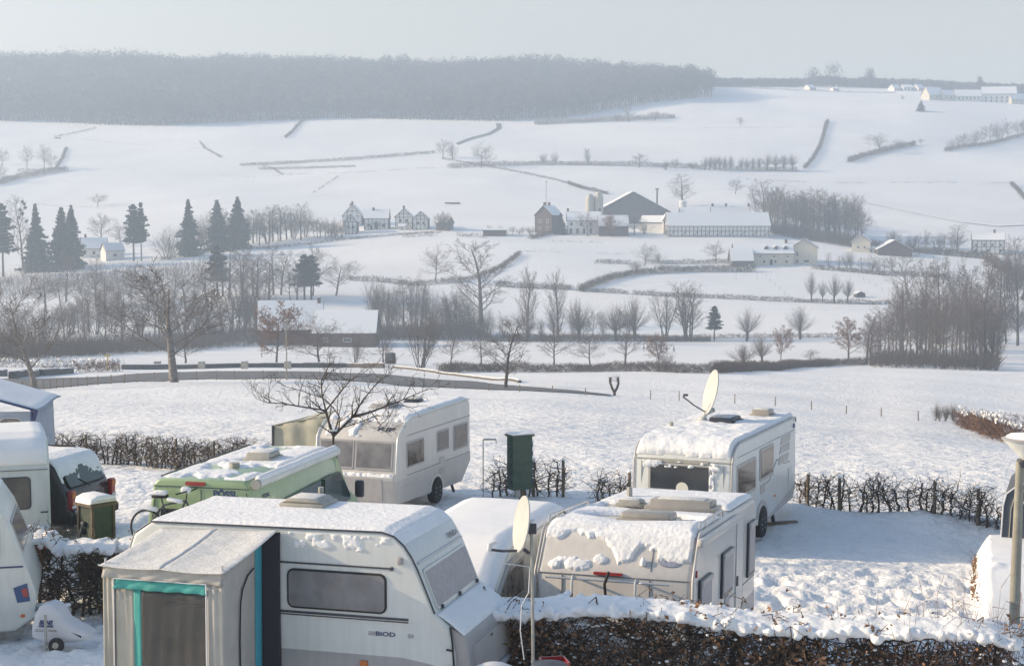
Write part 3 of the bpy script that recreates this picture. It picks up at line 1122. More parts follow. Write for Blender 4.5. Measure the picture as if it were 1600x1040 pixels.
# mistletoe balls in the tree at the left
mt = TREES[[i for i, q in enumerate(T) if 'mistletoe balls' in q[5]][0]][0]
mz = mt.location
for dx, dz, r in ((-1.6, 24.5, .7), (-1.0, 26, .6), (.5, 22, .8), (-2.2, 19, .6), (1.6, 23.5, .6), (.2, 27.0, .55), (2.3, 20.5, .6)):
    P = NR.normal(size=(160, 3))
    P = P / np.linalg.norm(P, axis=1, keepdims=True) * (NR.random((160, 1)) ** .4) * r
    o = leaf_obj('mistletoe', P + [dx, dx * .7 - .4, dz], .22, M_['needle'], None)
    o.parent = mt
    s = mt.scale
    o.matrix_parent_inverse = Matrix.Diagonal((1 / s[0], 1 / s[1], 1 / s[2], 1))

# pollard row on the hill
for i, x in enumerate([1101, 1109, 1117, 1125, 1133, 1142, 1158, 1167, 1176, 1186, 1198, 1212, 1225, 1238]):
    h = 22 if x < 1150 else (20 if x < 1190 else 25)
    tree_px('pollard', x, 266, 266 - h - rnd.random() * 2, 13 if x < 1190 else 19, 'pollard tree in the close-set row along the hillside hedge', 'pollards in a row on the hillside')
# tree belt at the far right
for i, (x, yb, h, wd) in enumerate([(1485, 236, 19, 18), (1497, 233, 22, 20), (1508, 231, 24, 20), (1521, 228, 27, 24), (1534, 226, 24, 20), (1548, 224, 31, 26), (1561, 221, 33, 26), (1575, 217, 31, 24), (1590, 213, 26, 24), (1603, 208, 24, 22)]):
    tree_px('round' if i % 3 else 'bush', x, yb, yb - h, wd, 'bare tree in the dense belt climbing the far right hillside', 'tree belt on the right hillside')
# two clumps at the far left
for x, yb, yt, wd, lab in ((4, 258, 230, 22, 'upper tree at the left edge above the curved hedge'), (3, 284, 254, 20, 'lower tree at the left edge above the curved hedge'), (42, 262, 228, 22, 'left tree of the group inside the curved hedge'), (69, 264, 226, 24, 'middle tree of the group inside the curved hedge'), (80, 266, 240, 18, 'right low tree of the group inside the curved hedge')):
    tree_px('round', x, yb, yt, wd, lab)


def wood(kinds, n, xr, ybf, hr, wr, label, group, seed=1, deep=0):
    r = random.Random(seed)
    for i in range(n):
        x = xr[0] + (xr[1] - xr[0]) * (i + r.random()) / n
        yb = ybf(x) - r.random() * deep
        h = r.uniform(*hr(x))
        tree_px(r.choice(kinds), x, yb, yb - h, r.uniform(*wr), label, group, r.randrange(3))


lerp = lambda x, a, b, ya, yb: ya + (yb - ya) * min(max((x - a) / (b - a), 0), 1)
wood(['tall', 'bush', 'tall', 'round'], 26, (305, 478), lambda x: lerp(x, 305, 478, 398, 376), lambda x: (46, 62), (22, 36), 'bare brown tree of the wood on the slope behind the barn', 'brown wood on the left slope', 3, 8)
wood(['tall', 'tall', 'round', 'group'], 30, (1190, 1348), lambda x: lerp(x, 1190, 1340, 362, 388), lambda x: (58, 74), (26, 44), 'bare tree of the dense wood right of the timber barn', 'wood behind the timber barn', 5, 16)
wood(['bush', 'round'], 8, (486, 536), lambda x: 374, lambda x: (24, 34), (20, 30), 'bare shrub in the thicket left of the half-timbered houses', 'thicket left of the half-timbered houses', 6, 4)
wood(['tall', 'tall', 'poplar', 'tall', 'round'], 36, (1352, 1560), lambda x: lerp(x, 1352, 1560, 572, 584), lambda x: (80, 124) if x > 1395 else (60, 92), (28, 48), 'bare tree of the large dark wood at the right', 'large wood at the right', 7, 30)
wood(['tall', 'round'], 11, (1440, 1600), lambda x: 545, lambda x: (120, 150), (44, 60), 'tall bare tree at the back of the large dark wood', 'tall trees behind the large wood', 8, 14)
wood(['group', 'round', 'tall', 'round', 'bush'], 34, (-10, 420), lambda x: lerp(x, 0, 420, 560, 535), lambda x: (44, 96), (36, 70), 'bare tree in the tangled valley wood at the left', 'tangled valley wood', 9, 34)
wood(['tall', 'round', 'round'], 14, (60, 330), lambda x: 500, lambda x: (50, 76), (34, 50), 'bare tree high in the tangled valley wood', 'upper valley wood', 10, 30)
wood(['tall', 'tall', 'round', 'pine'], 15, (335, 500), lambda x: 474, lambda x: (60, 84), (36, 50), 'bare tree standing behind the big barn', 'trees behind the big barn', 11, 14)
wood(['bush', 'tall', 'group'], 9, (578, 665), lambda x: 528, lambda x: (66, 96), (30, 44), 'bare tree in the copse right of the big barn', 'copse right of the big barn', 12, 18)
wood(['bush', 'group', 'round'], 9, (672, 742), lambda x: 530, lambda x: (60, 78), (26, 40), 'bare tree in the copse left of the tallest tree', 'copse left of the tallest tree', 13, 10)
wood(['bush', 'round', 'poplar'], 12, (760, 1000), lambda x: 532, lambda x: (34, 58), (24, 34), 'low bare shrub along the stream', 'shrubs along the stream', 14, 8)
wood(['tall', 'bush', 'round'], 13, (1385, 1500), lambda x: 392, lambda x: (18, 34), (14, 24), 'small bare tree along the lane left of the half-timbered house', 'small trees along the lane', 15, 4)
wood(['bush', 'tall'], 9, (1290, 1400), lambda x: lerp(x, 1290, 1400, 420, 428), lambda x: (18, 32), (12, 22), 'small garden tree beside the cream farmhouse', 'garden trees beside the cream farmhouse', 16, 4)
wood(['bush', 'round', 'bush'], 10, (760, 852), lambda x: 368, lambda x: (8, 15), (10, 18), 'low shrub beside the brick shed', 'shrubs beside the brick shed', 17, 2)
wood(['round', 'bush'], 5, (684, 704), lambda x: 362, lambda x: (24, 34), (14, 20), 'bare garden tree right of the twin gables', 'garden trees right of the twin gables', 18, 3)
wood(['tall', 'group'], 7, (1570, 1612), lambda x: 470, lambda x: (60, 90), (24, 40), 'bare tree on the bank at the right edge', 'trees on the right bank', 19, 20)
wood(['bush'], 7, (1455, 1505), lambda x: 658, lambda x: (22, 34), (16, 24), 'bare bush where the field hedge bends at the right', 'bushes at the bend of the right hedge', 20, 2)
for p in ALLP:
    for c in list(p.children): bpy.data.objects.remove(c)
    bpy.data.objects.remove(p)

# ------------------------------------------------------------------ the far forest: one mass
print('forest')


def mass(name, spots, hs, ws, m, label, cat, tri=110, kind='stuff', size=1.6):
    """many crowns of small faces and thin trunks in one mesh"""
    Vs = []
    for (x, y), h, wd in zip(spots, hs, ws):
        z = gz(x, y)
        a = NR.normal(size=(tri, 3))
        a /= np.linalg.norm(a, axis=1, keepdims=True)
        a *= NR.random((tri, 1)) ** .5
        c = np.stack([x + a[:, 0] * wd / 2, y + a[:, 1] * wd / 2, z + h * .60 + a[:, 2] * h * .42], 1)
        e1 = NR.normal(size=(tri, 3)) * size * .5
        e2 = NR.normal(size=(tri, 3)) * size * .25
        Vs.append(np.stack([c - e1, c + e1, c + e2], 1).reshape(-1, 3))
        t = .22
        Vs.append(np.array([(x - t, y, z - .5), (x + t, y, z - .5), (x, y, z + h * .8)]))
    V = np.concatenate(Vs)
    o = link(name, mesh_np(V, np.arange(len(V)).reshape(-1, 3), 3), m)
    return tag(o, label, cat, None, kind)


FB = [(-60, 186), (0, 189), (60, 190), (170, 196), (250, 197), (380, 190), (470, 187), (540, 184), (640, 187), (780, 190), (870, 185), (930, 176), (1000, 163), (1060, 156), (1112, 152)]
sp, hh, ww = [], [], []
edge = [G(x, y) for x, y in FB]
ex = np.array([e.x / e.y for e in edge])
ey = np.array([e.y for e in edge])
for i in range(9000):
    u = NR.uniform(ex[0] - .03, ex[-1])
    y0 = float(np.interp(u, ex, ey))
    d = NR.random() ** 1.5
    Yb = y0 + d * (1640 - y0)
    px = 800 + FPX * u
    if px > 1040 and d > .6 * (1112 - px) / 72 + .1: continue
    hg = 12 + 8 * vn(u * 45, Yb / 90) + 5 * vn(u * 190, Yb / 30, 3) + NR.normal() * 1.5
    sp.append((u * Yb, Yb))
    hh.append(hg)
    ww.append(NR.uniform(6, 13))
mass('forest', sp, hh, ww, M_['forest'], 'hazy blue-grey leafless forest covering the whole ridge at the left', 'forest', 74, size=1.7)
# treeline on the right ridge
sp, hh, ww = [], [], []
for x in np.arange(1100, 1640, 1.6):
    for k in range(3):
        u = (x + NR.uniform(-2, 2) - 800) / FPX
        Yb = 1400 + NR.uniform(0, 110)
        hp = np.interp(x, [1100, 1230, 1262, 1280, 1300, 1320, 1345, 1400, 1500, 1560, 1640], [14, 13, 13, 17, 17, 14, 16, 11, 10, 13, 15])
        sp.append((u * Yb, Yb))
        hh.append(hp * .56 * NR.uniform(.8, 1.15))
        ww.append(NR.uniform(6, 11))
mass('treeline', sp, hh, ww, M_['forest'], 'hazy line of trees along the right-hand ridge above the top field', 'trees', 60, size=1.8)
for k, (x, yb, yt, wd, lab) in enumerate([(1265, 134, 111, 24, 'smaller of the two round trees standing above the hazy treeline'), (1296, 136, 104, 28, 'larger round tree standing above the hazy treeline'), (1352, 137, 114, 16, 'round tree above the treeline right of the larger one'), (1522, 140, 120, 9, 'dark round-headed tree behind the village houses')]):
    p = GY(x, 1385)
    c = mass('ridge_tree', [(p.x, p.y)], [(yb - yt) * .62 + 4], [wd * .6], M_['forest'], lab, 'tree', 420, None, 1.5)

# undergrowth: dense scrub too tangled to count
print('scrub')


def scrub(pts_fn, n, h, label, name='undergrowth', m='twig', L=1.0, r=.02, cat='undergrowth'):
    s = []
    for i in range(n):
        x, y, hm_ = pts_fn(i)
        z = gz(x, y) - .1
        d = NR.normal(size=3) * [.45, .45, .2] + [0, 0, 1.1]
        d /= np.linalg.norm(d)
        l = L * NR.uniform(.5, 1.2)
        z0 = z + NR.random() ** 1.3 * hm_ * h
        s.append((x, y, z0, x + d[0] * l, y + d[1] * l, z0 + d[2] * l, r, r * .4))
    o = tube_obj(name, s, M_[m], None, 3)
    return tag(o, label, cat, None, 'stuff')


def area_fn(x0, x1, yb0, yb1, depth):
    """scrub filling the band between picture columns, standing from ground line yb (interpolated) back by depth m"""
    A = [G(x0 + (x1 - x0) * t, yb0 + (yb1 - yb0) * t) for t in np.linspace(0, 1, 12)]

    def f(i):
        t = NR.random() * 10.999
        k = int(t)
        p = A[k].lerp(A[k + 1], t - k)
        Y = p.y + NR.random() * depth
        X = p.x * Y / p.y
        return X, Y, .4 + 1.2 * vn(X / 9, Y / 9)
    return f


scrub(area_fn(-20, 410, 566, 540, 30), 10000, 2.8, 'dense grey-brown scrub filling the valley bottom at the left', L=2.4, r=.045)
scrub(area_fn(-20, 330, 470, 452, 60), 5000, 3.5, 'brown scrub on the slope below the white house', m='twig_grey', L=2.6, r=.05)
scrub(area_fn(430, 760, 532, 532, 14), 9000, 4.0, 'tangled brushwood round the big barn', L=2.2, r=.045)
scrub(area_fn(760, 1110, 534, 534, 5), 6000, 1.6, 'low brush along the frozen stream', L=1.2, r=.03)
scrub(area_fn(1360, 1560, 574, 580, 30), 2600, 1.6, 'dark undergrowth beneath the large wood', L=2.6, r=.05)
scrub(area_fn(1420, 1600, 520, 520, 30), 2500, 3, 'brown undergrowth behind the large wood', m='twig_grey', L=2.6, r=.05)
scrub(area_fn(835, 1055, 196, 186, 10), 4200, 2.2, 'low scrub on the bank below the forest', m='twig_grey', L=1.8, r=.07)
scrub(area_fn(1200, 1345, 366, 390, 20), 6000, 3, 'brown undergrowth in the wood right of the timber barn', m='twig', L=2.4, r=.06)

# ------------------------------------------------------------------ hedges, walls, banks across the valley
print('lines')


def hedge_px(pts, h, th, label, dens=30, m='twig', name='hedge', cat='hedge', snow=.0, gap=0, r=.03, lift=0, Ls=.9):
    P = [G(*p) for p in pts]
    s, sn = [], []
    for a, b in zip(P, P[1:]):
        L = (b - a).length
        n = int(L * dens * h)
        for i in range(n):
            t = NR.random()
            c = a.lerp(b, t)
            if gap and vn((c.x + c.y) / 7, 0, 3) < gap: continue
            x, y = c.x + NR.normal() * th * .3, c.y + NR.normal() * th * .3
            d = NR.normal(size=3) + [0, 0, .5]
            d /= np.linalg.norm(d)
            l = Ls * h * NR.uniform(.3, .8)
            hv = h * (.75 + .5 * vn(c.x / 4, c.y / 4))
            z = gz(x, y) + NR.random() * hv * .85
            s.append((x, y, z, x + d[0] * l, y + d[1] * l, min(z + d[2] * l, gz(x, y) + hv * 1.15), r, r * .5))
            if snow and NR.random() < snow:
                zt = gz(x, y) + hv * NR.uniform(.85, 1.05)
                sn.append((x, y, zt))
    root = empty(name, P[0], 0, label, cat)
    inv = Matrix.Translation(-P[0])
    o = tube_obj('branches', s, M_[m], root, 3)
    o.matrix_parent_inverse = inv
    if sn:
        o = leaf_obj('snow', np.array(sn), .30 if P[0].y > 200 else .10, M_['snow'], root, None, .7, 9)
        o.matrix_parent_inverse = inv
    return root


def wall_px(pts, h, th, m, label, name='field_wall', cat='wall', snow=True, up=0):
    P = [G(*p) for p in pts]
    root = empty(name, P[0], 0, label, cat)
    A, B = MB(), MB()
    for a, b in zip(P, P[1:]):
        n = max(1, int((b - a).length / 3))
        for i in range(n):
            p, q = a.lerp(b, i / n), a.lerp(b, (i + 1) / n)
            p.z, q.z = gz(p.x, p.y) + up, gz(q.x, q.y) + up
            k = rnd.uniform(.9, 1.1)
            A.beam(p + Vector((0, 0, h * .4 * k)), q + Vector((0, 0, h * .4 * k)), th, h * 1.2 * k)
            B.beam(p + Vector((0, 0, h * k + .07)), q + Vector((0, 0, h * k + .07)), th * .8, .07 + .02 * k)
    o = A.build('masonry', M_[m], root)
    o.matrix_parent_inverse = Matrix.Translation(-P[0])
    if snow:
        o = B.build('snow', M_['snow'], root)
        o.matrix_parent_inverse = Matrix.Translation(-P[0])
    return root


HL = [
    ([(692, 583), (720, 581), (800, 581), (900, 581), (1000, 580), (1060, 582), (1120, 583), (1180, 579), (1240, 574), (1300, 571), (1358, 570)], 1.5, 2.2, 'long dark field hedge crossing the middle of the picture behind the fence posts', 75, 'twig', 0, 0),
    ([(905, 456), (930, 446), (958, 436), (1000, 428), (1080, 424), (1180, 424)], 2.4, 2.0, 'thick curved hedge in front of the cream farmhouse', 22, 'twig', .01, 0),
    ([(905, 455), (960, 458), (1040, 463), (1120, 466), (1200, 470), (1300, 474), (1392, 476)], 1.5, 1.2, 'thin dark hedge below the paddock with the four pollards', 22, 'twig', 0, .1),
    ([(775, 447), (800, 449), (850, 451), (896, 453)], 2.0, 1.5, 'patchy hedge between the tallest tree and the curved hedge', 20, 'twig', 0, .25),
    ([(545, 438), (590, 440), (640, 446), (700, 442), (740, 436), (770, 426), (800, 408), (812, 398)], 1.8, 1.5, 'hedge running uphill behind the tallest tree', 18, 'twig', 0, .1),
    ([(755, 528), (850, 528), (1000, 529), (1130, 528), (1250, 527), (1345, 527)], 1.3, 1.6, 'dark bank of brush on the near side of the willows', 20, 'twig', .0, 0),
    ([(930, 411), (990, 412), (1060, 412), (1140, 410)], 1.6, 1.5, 'clipped garden hedge left of the cream farmhouse', 18, 'twig', .05, .2),
    ([(1270, 420), (1320, 424), (1380, 430), (1480, 434)], 1.8, 1.6, 'dark hedge right of the cream farmhouse', 20, 'twig', 0, 0),
    ([(700, 263), (760, 259), (840, 258), (960, 259), (1060, 262), (1245, 268)], 2.6, 2.5, 'long broad hedge across the middle of the far hillside', 14, 'twig_grey', 0, 0),
    ([(690, 249), (740, 257), (800, 268), (860, 280), (890, 288)], 1.4, 1.2, 'thin hedge running down the hillside from the lane', 10, 'twig_grey', 0, .35),
    ([(888, 288), (910, 295), (950, 304)], 1.8, 1.2, 'dark short hedge running down to the big dark barn', 22, 'twig', 0, 0),
    ([(375, 259), (450, 256), (550, 250), (620, 244), (680, 239)], 1.8, 1.4, 'upper of two dark hedges on the left hillside', 16, 'twig', 0, 0),
    ([(405, 265), (460, 264), (555, 261)], 1.5, 1.2, 'lower of two dark hedges on the left hillside', 16, 'twig', 0, 0),
    ([(400, 257), (428, 265), (442, 274)], 1.2, 1, 'short stub of hedge joining the two dark hillside hedges', 8, 'twig_red', 0, .4),
    ([(442, 273), (520, 272), (600, 268), (680, 263), (720, 262)], 1.0, 1, 'faint broken hedge below the two dark hillside hedges', 6, 'twig_grey', 0, .45),
    ([(312, 222), (320, 232), (346, 247)], 1.3, 1, 'small angled hedge on the upper left hillside', 9, 'twig_grey', 0, .2),
    ([(446, 216), (458, 206), (470, 192), (478, 184)], 1.8, 1.3, 'short hedge dropping from the forest edge', 14, 'twig_grey', 0, 0),
    ([(320, 217), (380, 217), (446, 215)], .8, .8, 'faint fence line joining the short hedge below the forest', 3, 'twig_grey', 0, .5),
    ([(85, 215), (110, 210), (150, 201)], 1.4, 1.2, 'short hedge below the forest at the far left', 10, 'twig_grey', 0, 0),
    ([(130, 218), (240, 230), (320, 233)], .8, .8, 'faint fence line across the upper left field', 3, 'twig_grey', 0, .45),
    ([(-10, 290), (30, 279), (70, 272), (104, 267)], 3.2, 2.5, 'broad dark curved hedge at the far left of the hillside', 14, 'twig_grey', 0, 0),
    ([(28, 268), (60, 268), (88, 264), (98, 248), (104, 232)], 1.8, 1.5, 'hedge round the small tree group at the far left', 12, 'twig_grey', 0, .1),
    ([(-10, 317), (60, 320), (150, 325), (260, 329)], .9, .9, 'faint fence line in the field above the spruces', 3, 'twig', 0, .4),
    ([(490, 302), (510, 288), (530, 276)], 1.0, .8, 'faint angled hedge above the brown wood', 5, 'twig_grey', 0, .3),
    ([(300, 274), (400, 277), (440, 275)], .9, .8, 'faint fence line low on the left hillside', 3, 'twig_grey', 0, .4),
    ([(1257, 264), (1270, 250), (1282, 228), (1288, 208), (1293, 190)], 2.2, 1.6, 'straight hedge climbing the right hillside', 14, 'twig_grey', 0, 0),
    ([(1265, 263), (1300, 257), (1326, 253)], .8, .8, 'faint fence between the climbing hedge and the short hillside hedge', 3, 'twig_grey', 0, .4),
    ([(1326, 254), (1350, 245), (1390, 235), (1430, 227)], 3.0, 2.5, 'short dark hedge under the rounded tree on the right hillside', 16, 'twig_grey', 0, 0),
    ([(1476, 237), (1530, 228), (1600, 212)], 2.4, 2, 'hedge at the foot of the dense tree belt on the right', 14, 'twig_grey', 0, 0),
    ([(1165, 281), (1300, 286), (1440, 286), (1578, 287)], 1.0, .9, 'thin broken hedge across the right hillside', 6, 'twig', 0, .3),
    ([(1580, 288), (1590, 298), (1604, 314)], 2.0, 1.5, 'dark hedge end at the right edge of the hillside', 14, 'twig', 0, 0),
    ([(1070, 200), (1140, 200), (1200, 200), (1275, 200)], .9, .9, 'faint hedge line in the top field', 4, 'twig_grey', 0, .4),
    ([(1110, 136), (1200, 140), (1300, 144), (1400, 146)], 1.4, 1.0, 'low dark roadside hedge along the crest of the right hill', 12, 'twig_grey', 0, 0),
    ([(855, 378), (900, 379), (960, 380), (1000, 380)], .9, .8, 'faint fence line in front of the farm', 5, 'twig', 0, .3),
    ([(828, 374), (850, 369), (870, 364)], 1.8, 1.4, 'short dark hedge below the brick farmhouse', 18, 'twig', 0, 0),
    ([(1045, 362), (1120, 365), (1200, 366)], 2.2, 1.6, 'snow-flecked hedge below the timber barn', 16, 'twig', .05, 0),
    ([(800, 393), (880, 395), (980, 398)], .8, .7, 'sparse line of weeds across the snowy field below the farm', 4, 'twig', 0, .45),
    ([(760, 372), (700, 368), (630, 371)], 1.8, 2, 'brown orchard scrub below the half-timbered houses', 8, 'twig_grey', 0, .2),
    ([(470, 384), (520, 377), (600, 369), (690, 364)], 1.1, .9, 'low dark wall line along the lane below the half-timbered houses', 22, 'twig', 0, 0),
    ([(250, 407), (300, 398), (380, 390), (470, 384)], 1.3, 1.2, 'dark hedge along the front of the brown wood', 20, 'twig', 0, 0),
    ([(1340, 382), (1400, 392), (1470, 398), (1540, 404), (1572, 425), (1604, 440)], 3.0, 3.2, 'thick dark hedge bank sweeping down from the brown shed to the right edge', 22, 'twig', .005, 0),
    ([(1100, 482), (1220, 484), (1340, 486)], .6, .6, 'faint weed line in the snow above the two lone pollard willows', 3, 'twig_grey', 0, .5),
]
for pts, h, th, lab, dens, m, sn, gp in HL:
    far = h / 1.5
    hedge_px(pts, h, th, lab, dens, m, snow=sn, gap=gp, r=.03 if G(*pts[0]).y < 420 else .055)

wall_px([(190, 577), (240, 577), (340, 575), (440, 574), (540, 574), (600, 575)], .75, .5, 'stone_dark', 'low dark roadside wall with snow on top at the left')
for i, x in enumerate((247, 316, 383, 450)):
    p = G(x, 576)
    b = empty('stone_pier', p, 0, 'squat snowy pier, %s of the four along the roadside wall' % ('leftmost', 'second', 'third', 'rightmost')[i], 'pier')
    MB().box((0, -.4, .5), (1.0, 1.0, 1.5), None, .05).build('block', M_['stone_pale'], b)
    MB().box((0, -.4, 1.31), (1.05, 1.05, .12), None, .04).build('snow', M_['snow'], b)
for i, pts in enumerate([[(-10, 588), (8, 586)], [(18, 592), (35, 589)], [(36, 589), (60, 586)], [(66, 587), (112, 583)]]):
    wall_px(pts, .8, .7, 'stone_dark', 'short dark stone kerb wall with snow, %s of the four beside the left roadside tree' % ('leftmost', 'second', 'third', 'rightmost')[i])
wall_px([(616, 575), (650, 578), (680, 582), (720, 588), (770, 594), (812, 598)], .28, .40, 'stone_dark', 'low dark snow-topped kerb curving beside the end of the road', 'road_kerb', 'kerb')
hedge_px([(-10, 574), (60, 573), (110, 574), (190, 576)], 1.3, 1.3, 'dark clipped hedge behind the stone kerb walls at the left', 34, 'twig', snow=.12)
hedge_px([(112, 582), (150, 581), (186, 580)], 1.5, .9, 'brown upright hedge beside the yellow signpost', 40, 'twig_red', snow=.02)
sb = hedge_px([(66, 583), (85, 582), (108, 582)], 1.5, 1.6, 'snow-laden bush between the roadside kerb walls', 14, 'twig', 'snowy_bush', 'bush', snow=.8)

# ------------------------------------------------------------------ roads, tracks
strip('road', [(-60, 590), (0, 592), (60, 592), (130, 590), (200, 585), (265, 582), (330, 580), (400, 580), (500, 581), (600, 585), (700, 594), (770, 600), (850, 606), (920, 613), (955, 617)],
      [(-60, 612), (0, 611), (60, 608), (130, 602), (200, 597), (265, 594), (330, 592), (400, 592), (500, 593), (600, 599), (700, 606), (770, 609), (850, 612), (920, 616), (955, 619)], 'asphalt', .07)
strip('lane', [(1165, 268), (1230, 288), (1330, 311), (1420, 330), (1500, 346), (1560, 352), (1600, 350)], [(1165, 269.2), (1230, 289.6), (1330, 312.8), (1420, 332), (1500, 348), (1560, 354.5), (1600, 352.5)], 'snow_smooth', .35)
strip('path', [(775, 193), (776, 200), (762, 208), (735, 215), (712, 224)], [(783, 193), (784, 201), (768, 210.5), (740, 218), (716, 227)], 'asphalt', .12)

# ------------------------------------------------------------------ fences, posts


def fence_px(xs, yb, hpx, label, wires=2, lean=.04, r=.05, name='wire_fence', m='post_wood', hm=None):
    P = []
    for i, x in enumerate(xs):
        y = yb(x) if callable(yb) else yb[i]
        P.append(G(x, y))
    root = empty(name, P[0], 0, label, 'fence')
    tops = []
    for i, p in enumerate(P):
        h = hm or (hpx[i] if isinstance(hpx, (list, tuple)) else hpx) * p.y / FPX
        q = (p - P[0]) + Vector((rnd.gauss(0, lean) * h, 0, h))
        o = MB().tube([p - P[0] - Vector((0, 0, .3)), q], [r, r * .9], 6).build('post', M_[m], root)
        tops.append((p - P[0], q))
    if wires:
        s = []
        for a, b in zip(tops, tops[1:]):
            for k in range(wires):
                f = .92 - k * .4
                s.append((*a[0].lerp(a[1], f), *b[0].lerp(b[1], f), .004, .004))
        tube_obj('wire', s, M_['post_wood'], root, 3)
    return root


by = lambda x: float(np.interp(x, [0, 60, 130, 200, 265, 330, 400, 500, 600, 700], [612, 609, 603, 598, 595, 593.5, 593, 594, 600, 607]))
fence_px([7, 22, 35, 50, 58, 69, 79, 88, 99, 111, 122, 136, 153, 173, 194, 214, 241, 280, 308, 338, 367, 411, 448, 500, 552, 598, 646], by, 15, 'wire fence of thin wooden posts along the near side of the road', 1)
fence_px([712, 763, 812, 863, 915], [607, 610, 612, 613, 617], 11, 'post and rail fence where the road ends', 1)
fence_px([1016, 1061, 1148, 1211, 1268, 1322, 1377, 1435], [624, 626, 630, 634, 640, 646, 650, 657], [15, 16, 15, 15, 14, 13, 13, 16], 'widely spaced wooden posts crossing the open field at the right', 2, .03, .05)
fence_px([1190, 1197, 1204, 1211, 1218, 1226, 1234, 1242], [426, 433, 440, 447, 453, 460, 466, 471], 6, 'fence running down the left side of the pollard paddock', 2)
fence_px([1325, 1334, 1342, 1350, 1359, 1368, 1378, 1388, 1398], [425, 430, 434, 438, 444, 449, 455, 461, 468], 6, 'fence running down the right side of the pollard paddock', 2)
fence_px([1150, 1184], [437, 437], 11, 'pair of tall posts on the field below the cream farmhouse', 0)
print('part2 done')
# ================================================================== buildings of the valley
X_, Y_, Z_ = Vector((1, 0, 0)), Vector((0, 1, 0)), Vector((0, 0, 1))


def house(x, yb, wpx, wallpx, roofpx, label, rot=0, dep=8, wallm='render_white', roofm='roof_tile', snow='snow_smooth', timber=False,
          front=(), gable=(), chim=(), name='house', cat='house', door=None, Y=None, roof_dark=False, over=.4, base=None):
    """gabled house, ridge along local x; rot in degrees turns it. front/gable: windows (u, z, w, h) in shares of the wall.
    the measured width is the width of the face turned to the viewer"""
    p = GY(x, Y) if Y else G(x, yb)
    k = p.y / FPX
    gable_view = abs(rot) > 45
    W, D = (dep, wpx * k) if gable_view else (wpx * k, dep)
    h, rh = wallpx * k, roofpx * k
    root = empty(name, p, R(rot), label, cat)
    off = Vector((0, D / 2, 0)) if not gable_view else Vector((W / 2, 0, 0))
    # local centre
    cx, cy = (0, D / 2) if not gable_view else (W / 2 if rot > 0 else -W / 2, 0)
    x0, x1, y0, y1 = cx - W / 2, cx + W / 2, cy - D / 2, cy + D / 2
    b = MB()
    prof = [(y0, -2.5), (y1, -2.5), (y1, h), (cy, h + rh), (y0, h)]
    Mx = Matrix(((0, 1, 0, 0), (1, 0, 0, 0), (0, 0, 1, 0), (0, 0, 0, 1)))
    b.prism(prof, x0, x1, 0, M=Mx)
    b.build('wall', M_[wallm], root)
    # roof slabs
    r = MB()
    sn = MB()
    L = x1 - x0 + 2 * over
    sl_ = math.hypot(D / 2, rh)
    for sg in (-1, 1):
        e = Vector((cx, cy + sg * (D / 2 + over), h - rh * over / (D / 2)))
        t = Vector((cx, cy, h + rh))
        d = (t - e).normalized()
        n = Vector((0, sg * rh, D / 2)).normalized()
        M = Matrix((Vector((1, 0, 0)), d, n)).transposed()
        r.box((e + t) / 2 + n * .11, (L, (t - e).length, .2), M)
        sn.box((e + t) / 2 + n * .31 + d * .02, (L - .24, (t - e).length - .16, .2), M, .04)
    rr = r.build('roof', M_[roofm], root)
    if snow: sn.build('snow', M_[snow], rr)
    # timber frame
    if timber:
        tb = MB()
        for (a, bb, fn) in (('f', W, lambda u, z: Vector((x0 + u * W, y0 - .03, z * h))), ('g', D, lambda u, z: Vector((x0 - .03, y0 + u * D, z * h))), ('g2', D, lambda u, z: Vector((x1 + .03, y0 + u * D, z * h)))):
            n = max(3, int(bb / 1.7))
            for i in range(n + 1):
                u = .015 + .97 * i / n
                tb.beam(fn(u, 0), fn(u, 1), .2)
                if i < n and i % 3 == 0: tb.beam(fn(u, .05), fn(u + .97 / n, .48), .2)
            for z in (.03, .5, .97): tb.beam(fn(0, z), fn(1, z), .2)
            if a != 'f':
                tb.beam(fn(.25, 1) , fn(.25, 1) + Vector((0, 0, rh * .46)), .22)
                tb.beam(fn(.75, 1) , fn(.75, 1) + Vector((0, 0, rh * .46)), .22)
                tb.beam(fn(.5, 1) , fn(.5, 1) + Vector((0, 0, rh * .9)), .22)
                tb.beam(fn(.22, 1) + Vector((0, 0, rh * .44)), fn(.78, 1) + Vector((0, 0, rh * .44)), .22)
        tb.build('timber_frame', M_['timber'], root)
    for (u, z, ww, wh) in front:
        window(root, (x0 + u * W, y0, z * h), X_, Z_, ww, wh, 0, M_['render_white' if wallm != 'render_white' else 'stone_dark'], M_['win_house'], .12, .06)
    for (u, z, ww, wh) in gable:
        if rot > 0: c, uu = (x0, y0 + (1 - u) * D, z * h), -Y_     # gable facing the viewer at +90
        else: c, uu = (x1, y0 + u * D, z * h), Y_
        window(root, c, uu, Z_, ww, wh, 0, M_['render_white' if wallm != 'render_white' else 'stone_dark'], M_['win_house'], .12, .06)
    if door is not None:
        MB().plate((x0 + door * W, y0, 1.05), X_, Z_, 1.1, 2.1, 0, .05).build('door', M_['timber'], root)
    for (u, dy) in chim:
        c = MB().box((x0 + u * W, cy + dy * D, h + rh * (1 - abs(dy) * 2) + .5), (.9, .9, 2.0))
        c.box((x0 + u * W, cy + dy * D, h + rh * (1 - abs(dy) * 2) + 1.55), (1.05, 1.05, .15))
        c.build('chimney', M_['brick_dark'], rr)
    return root


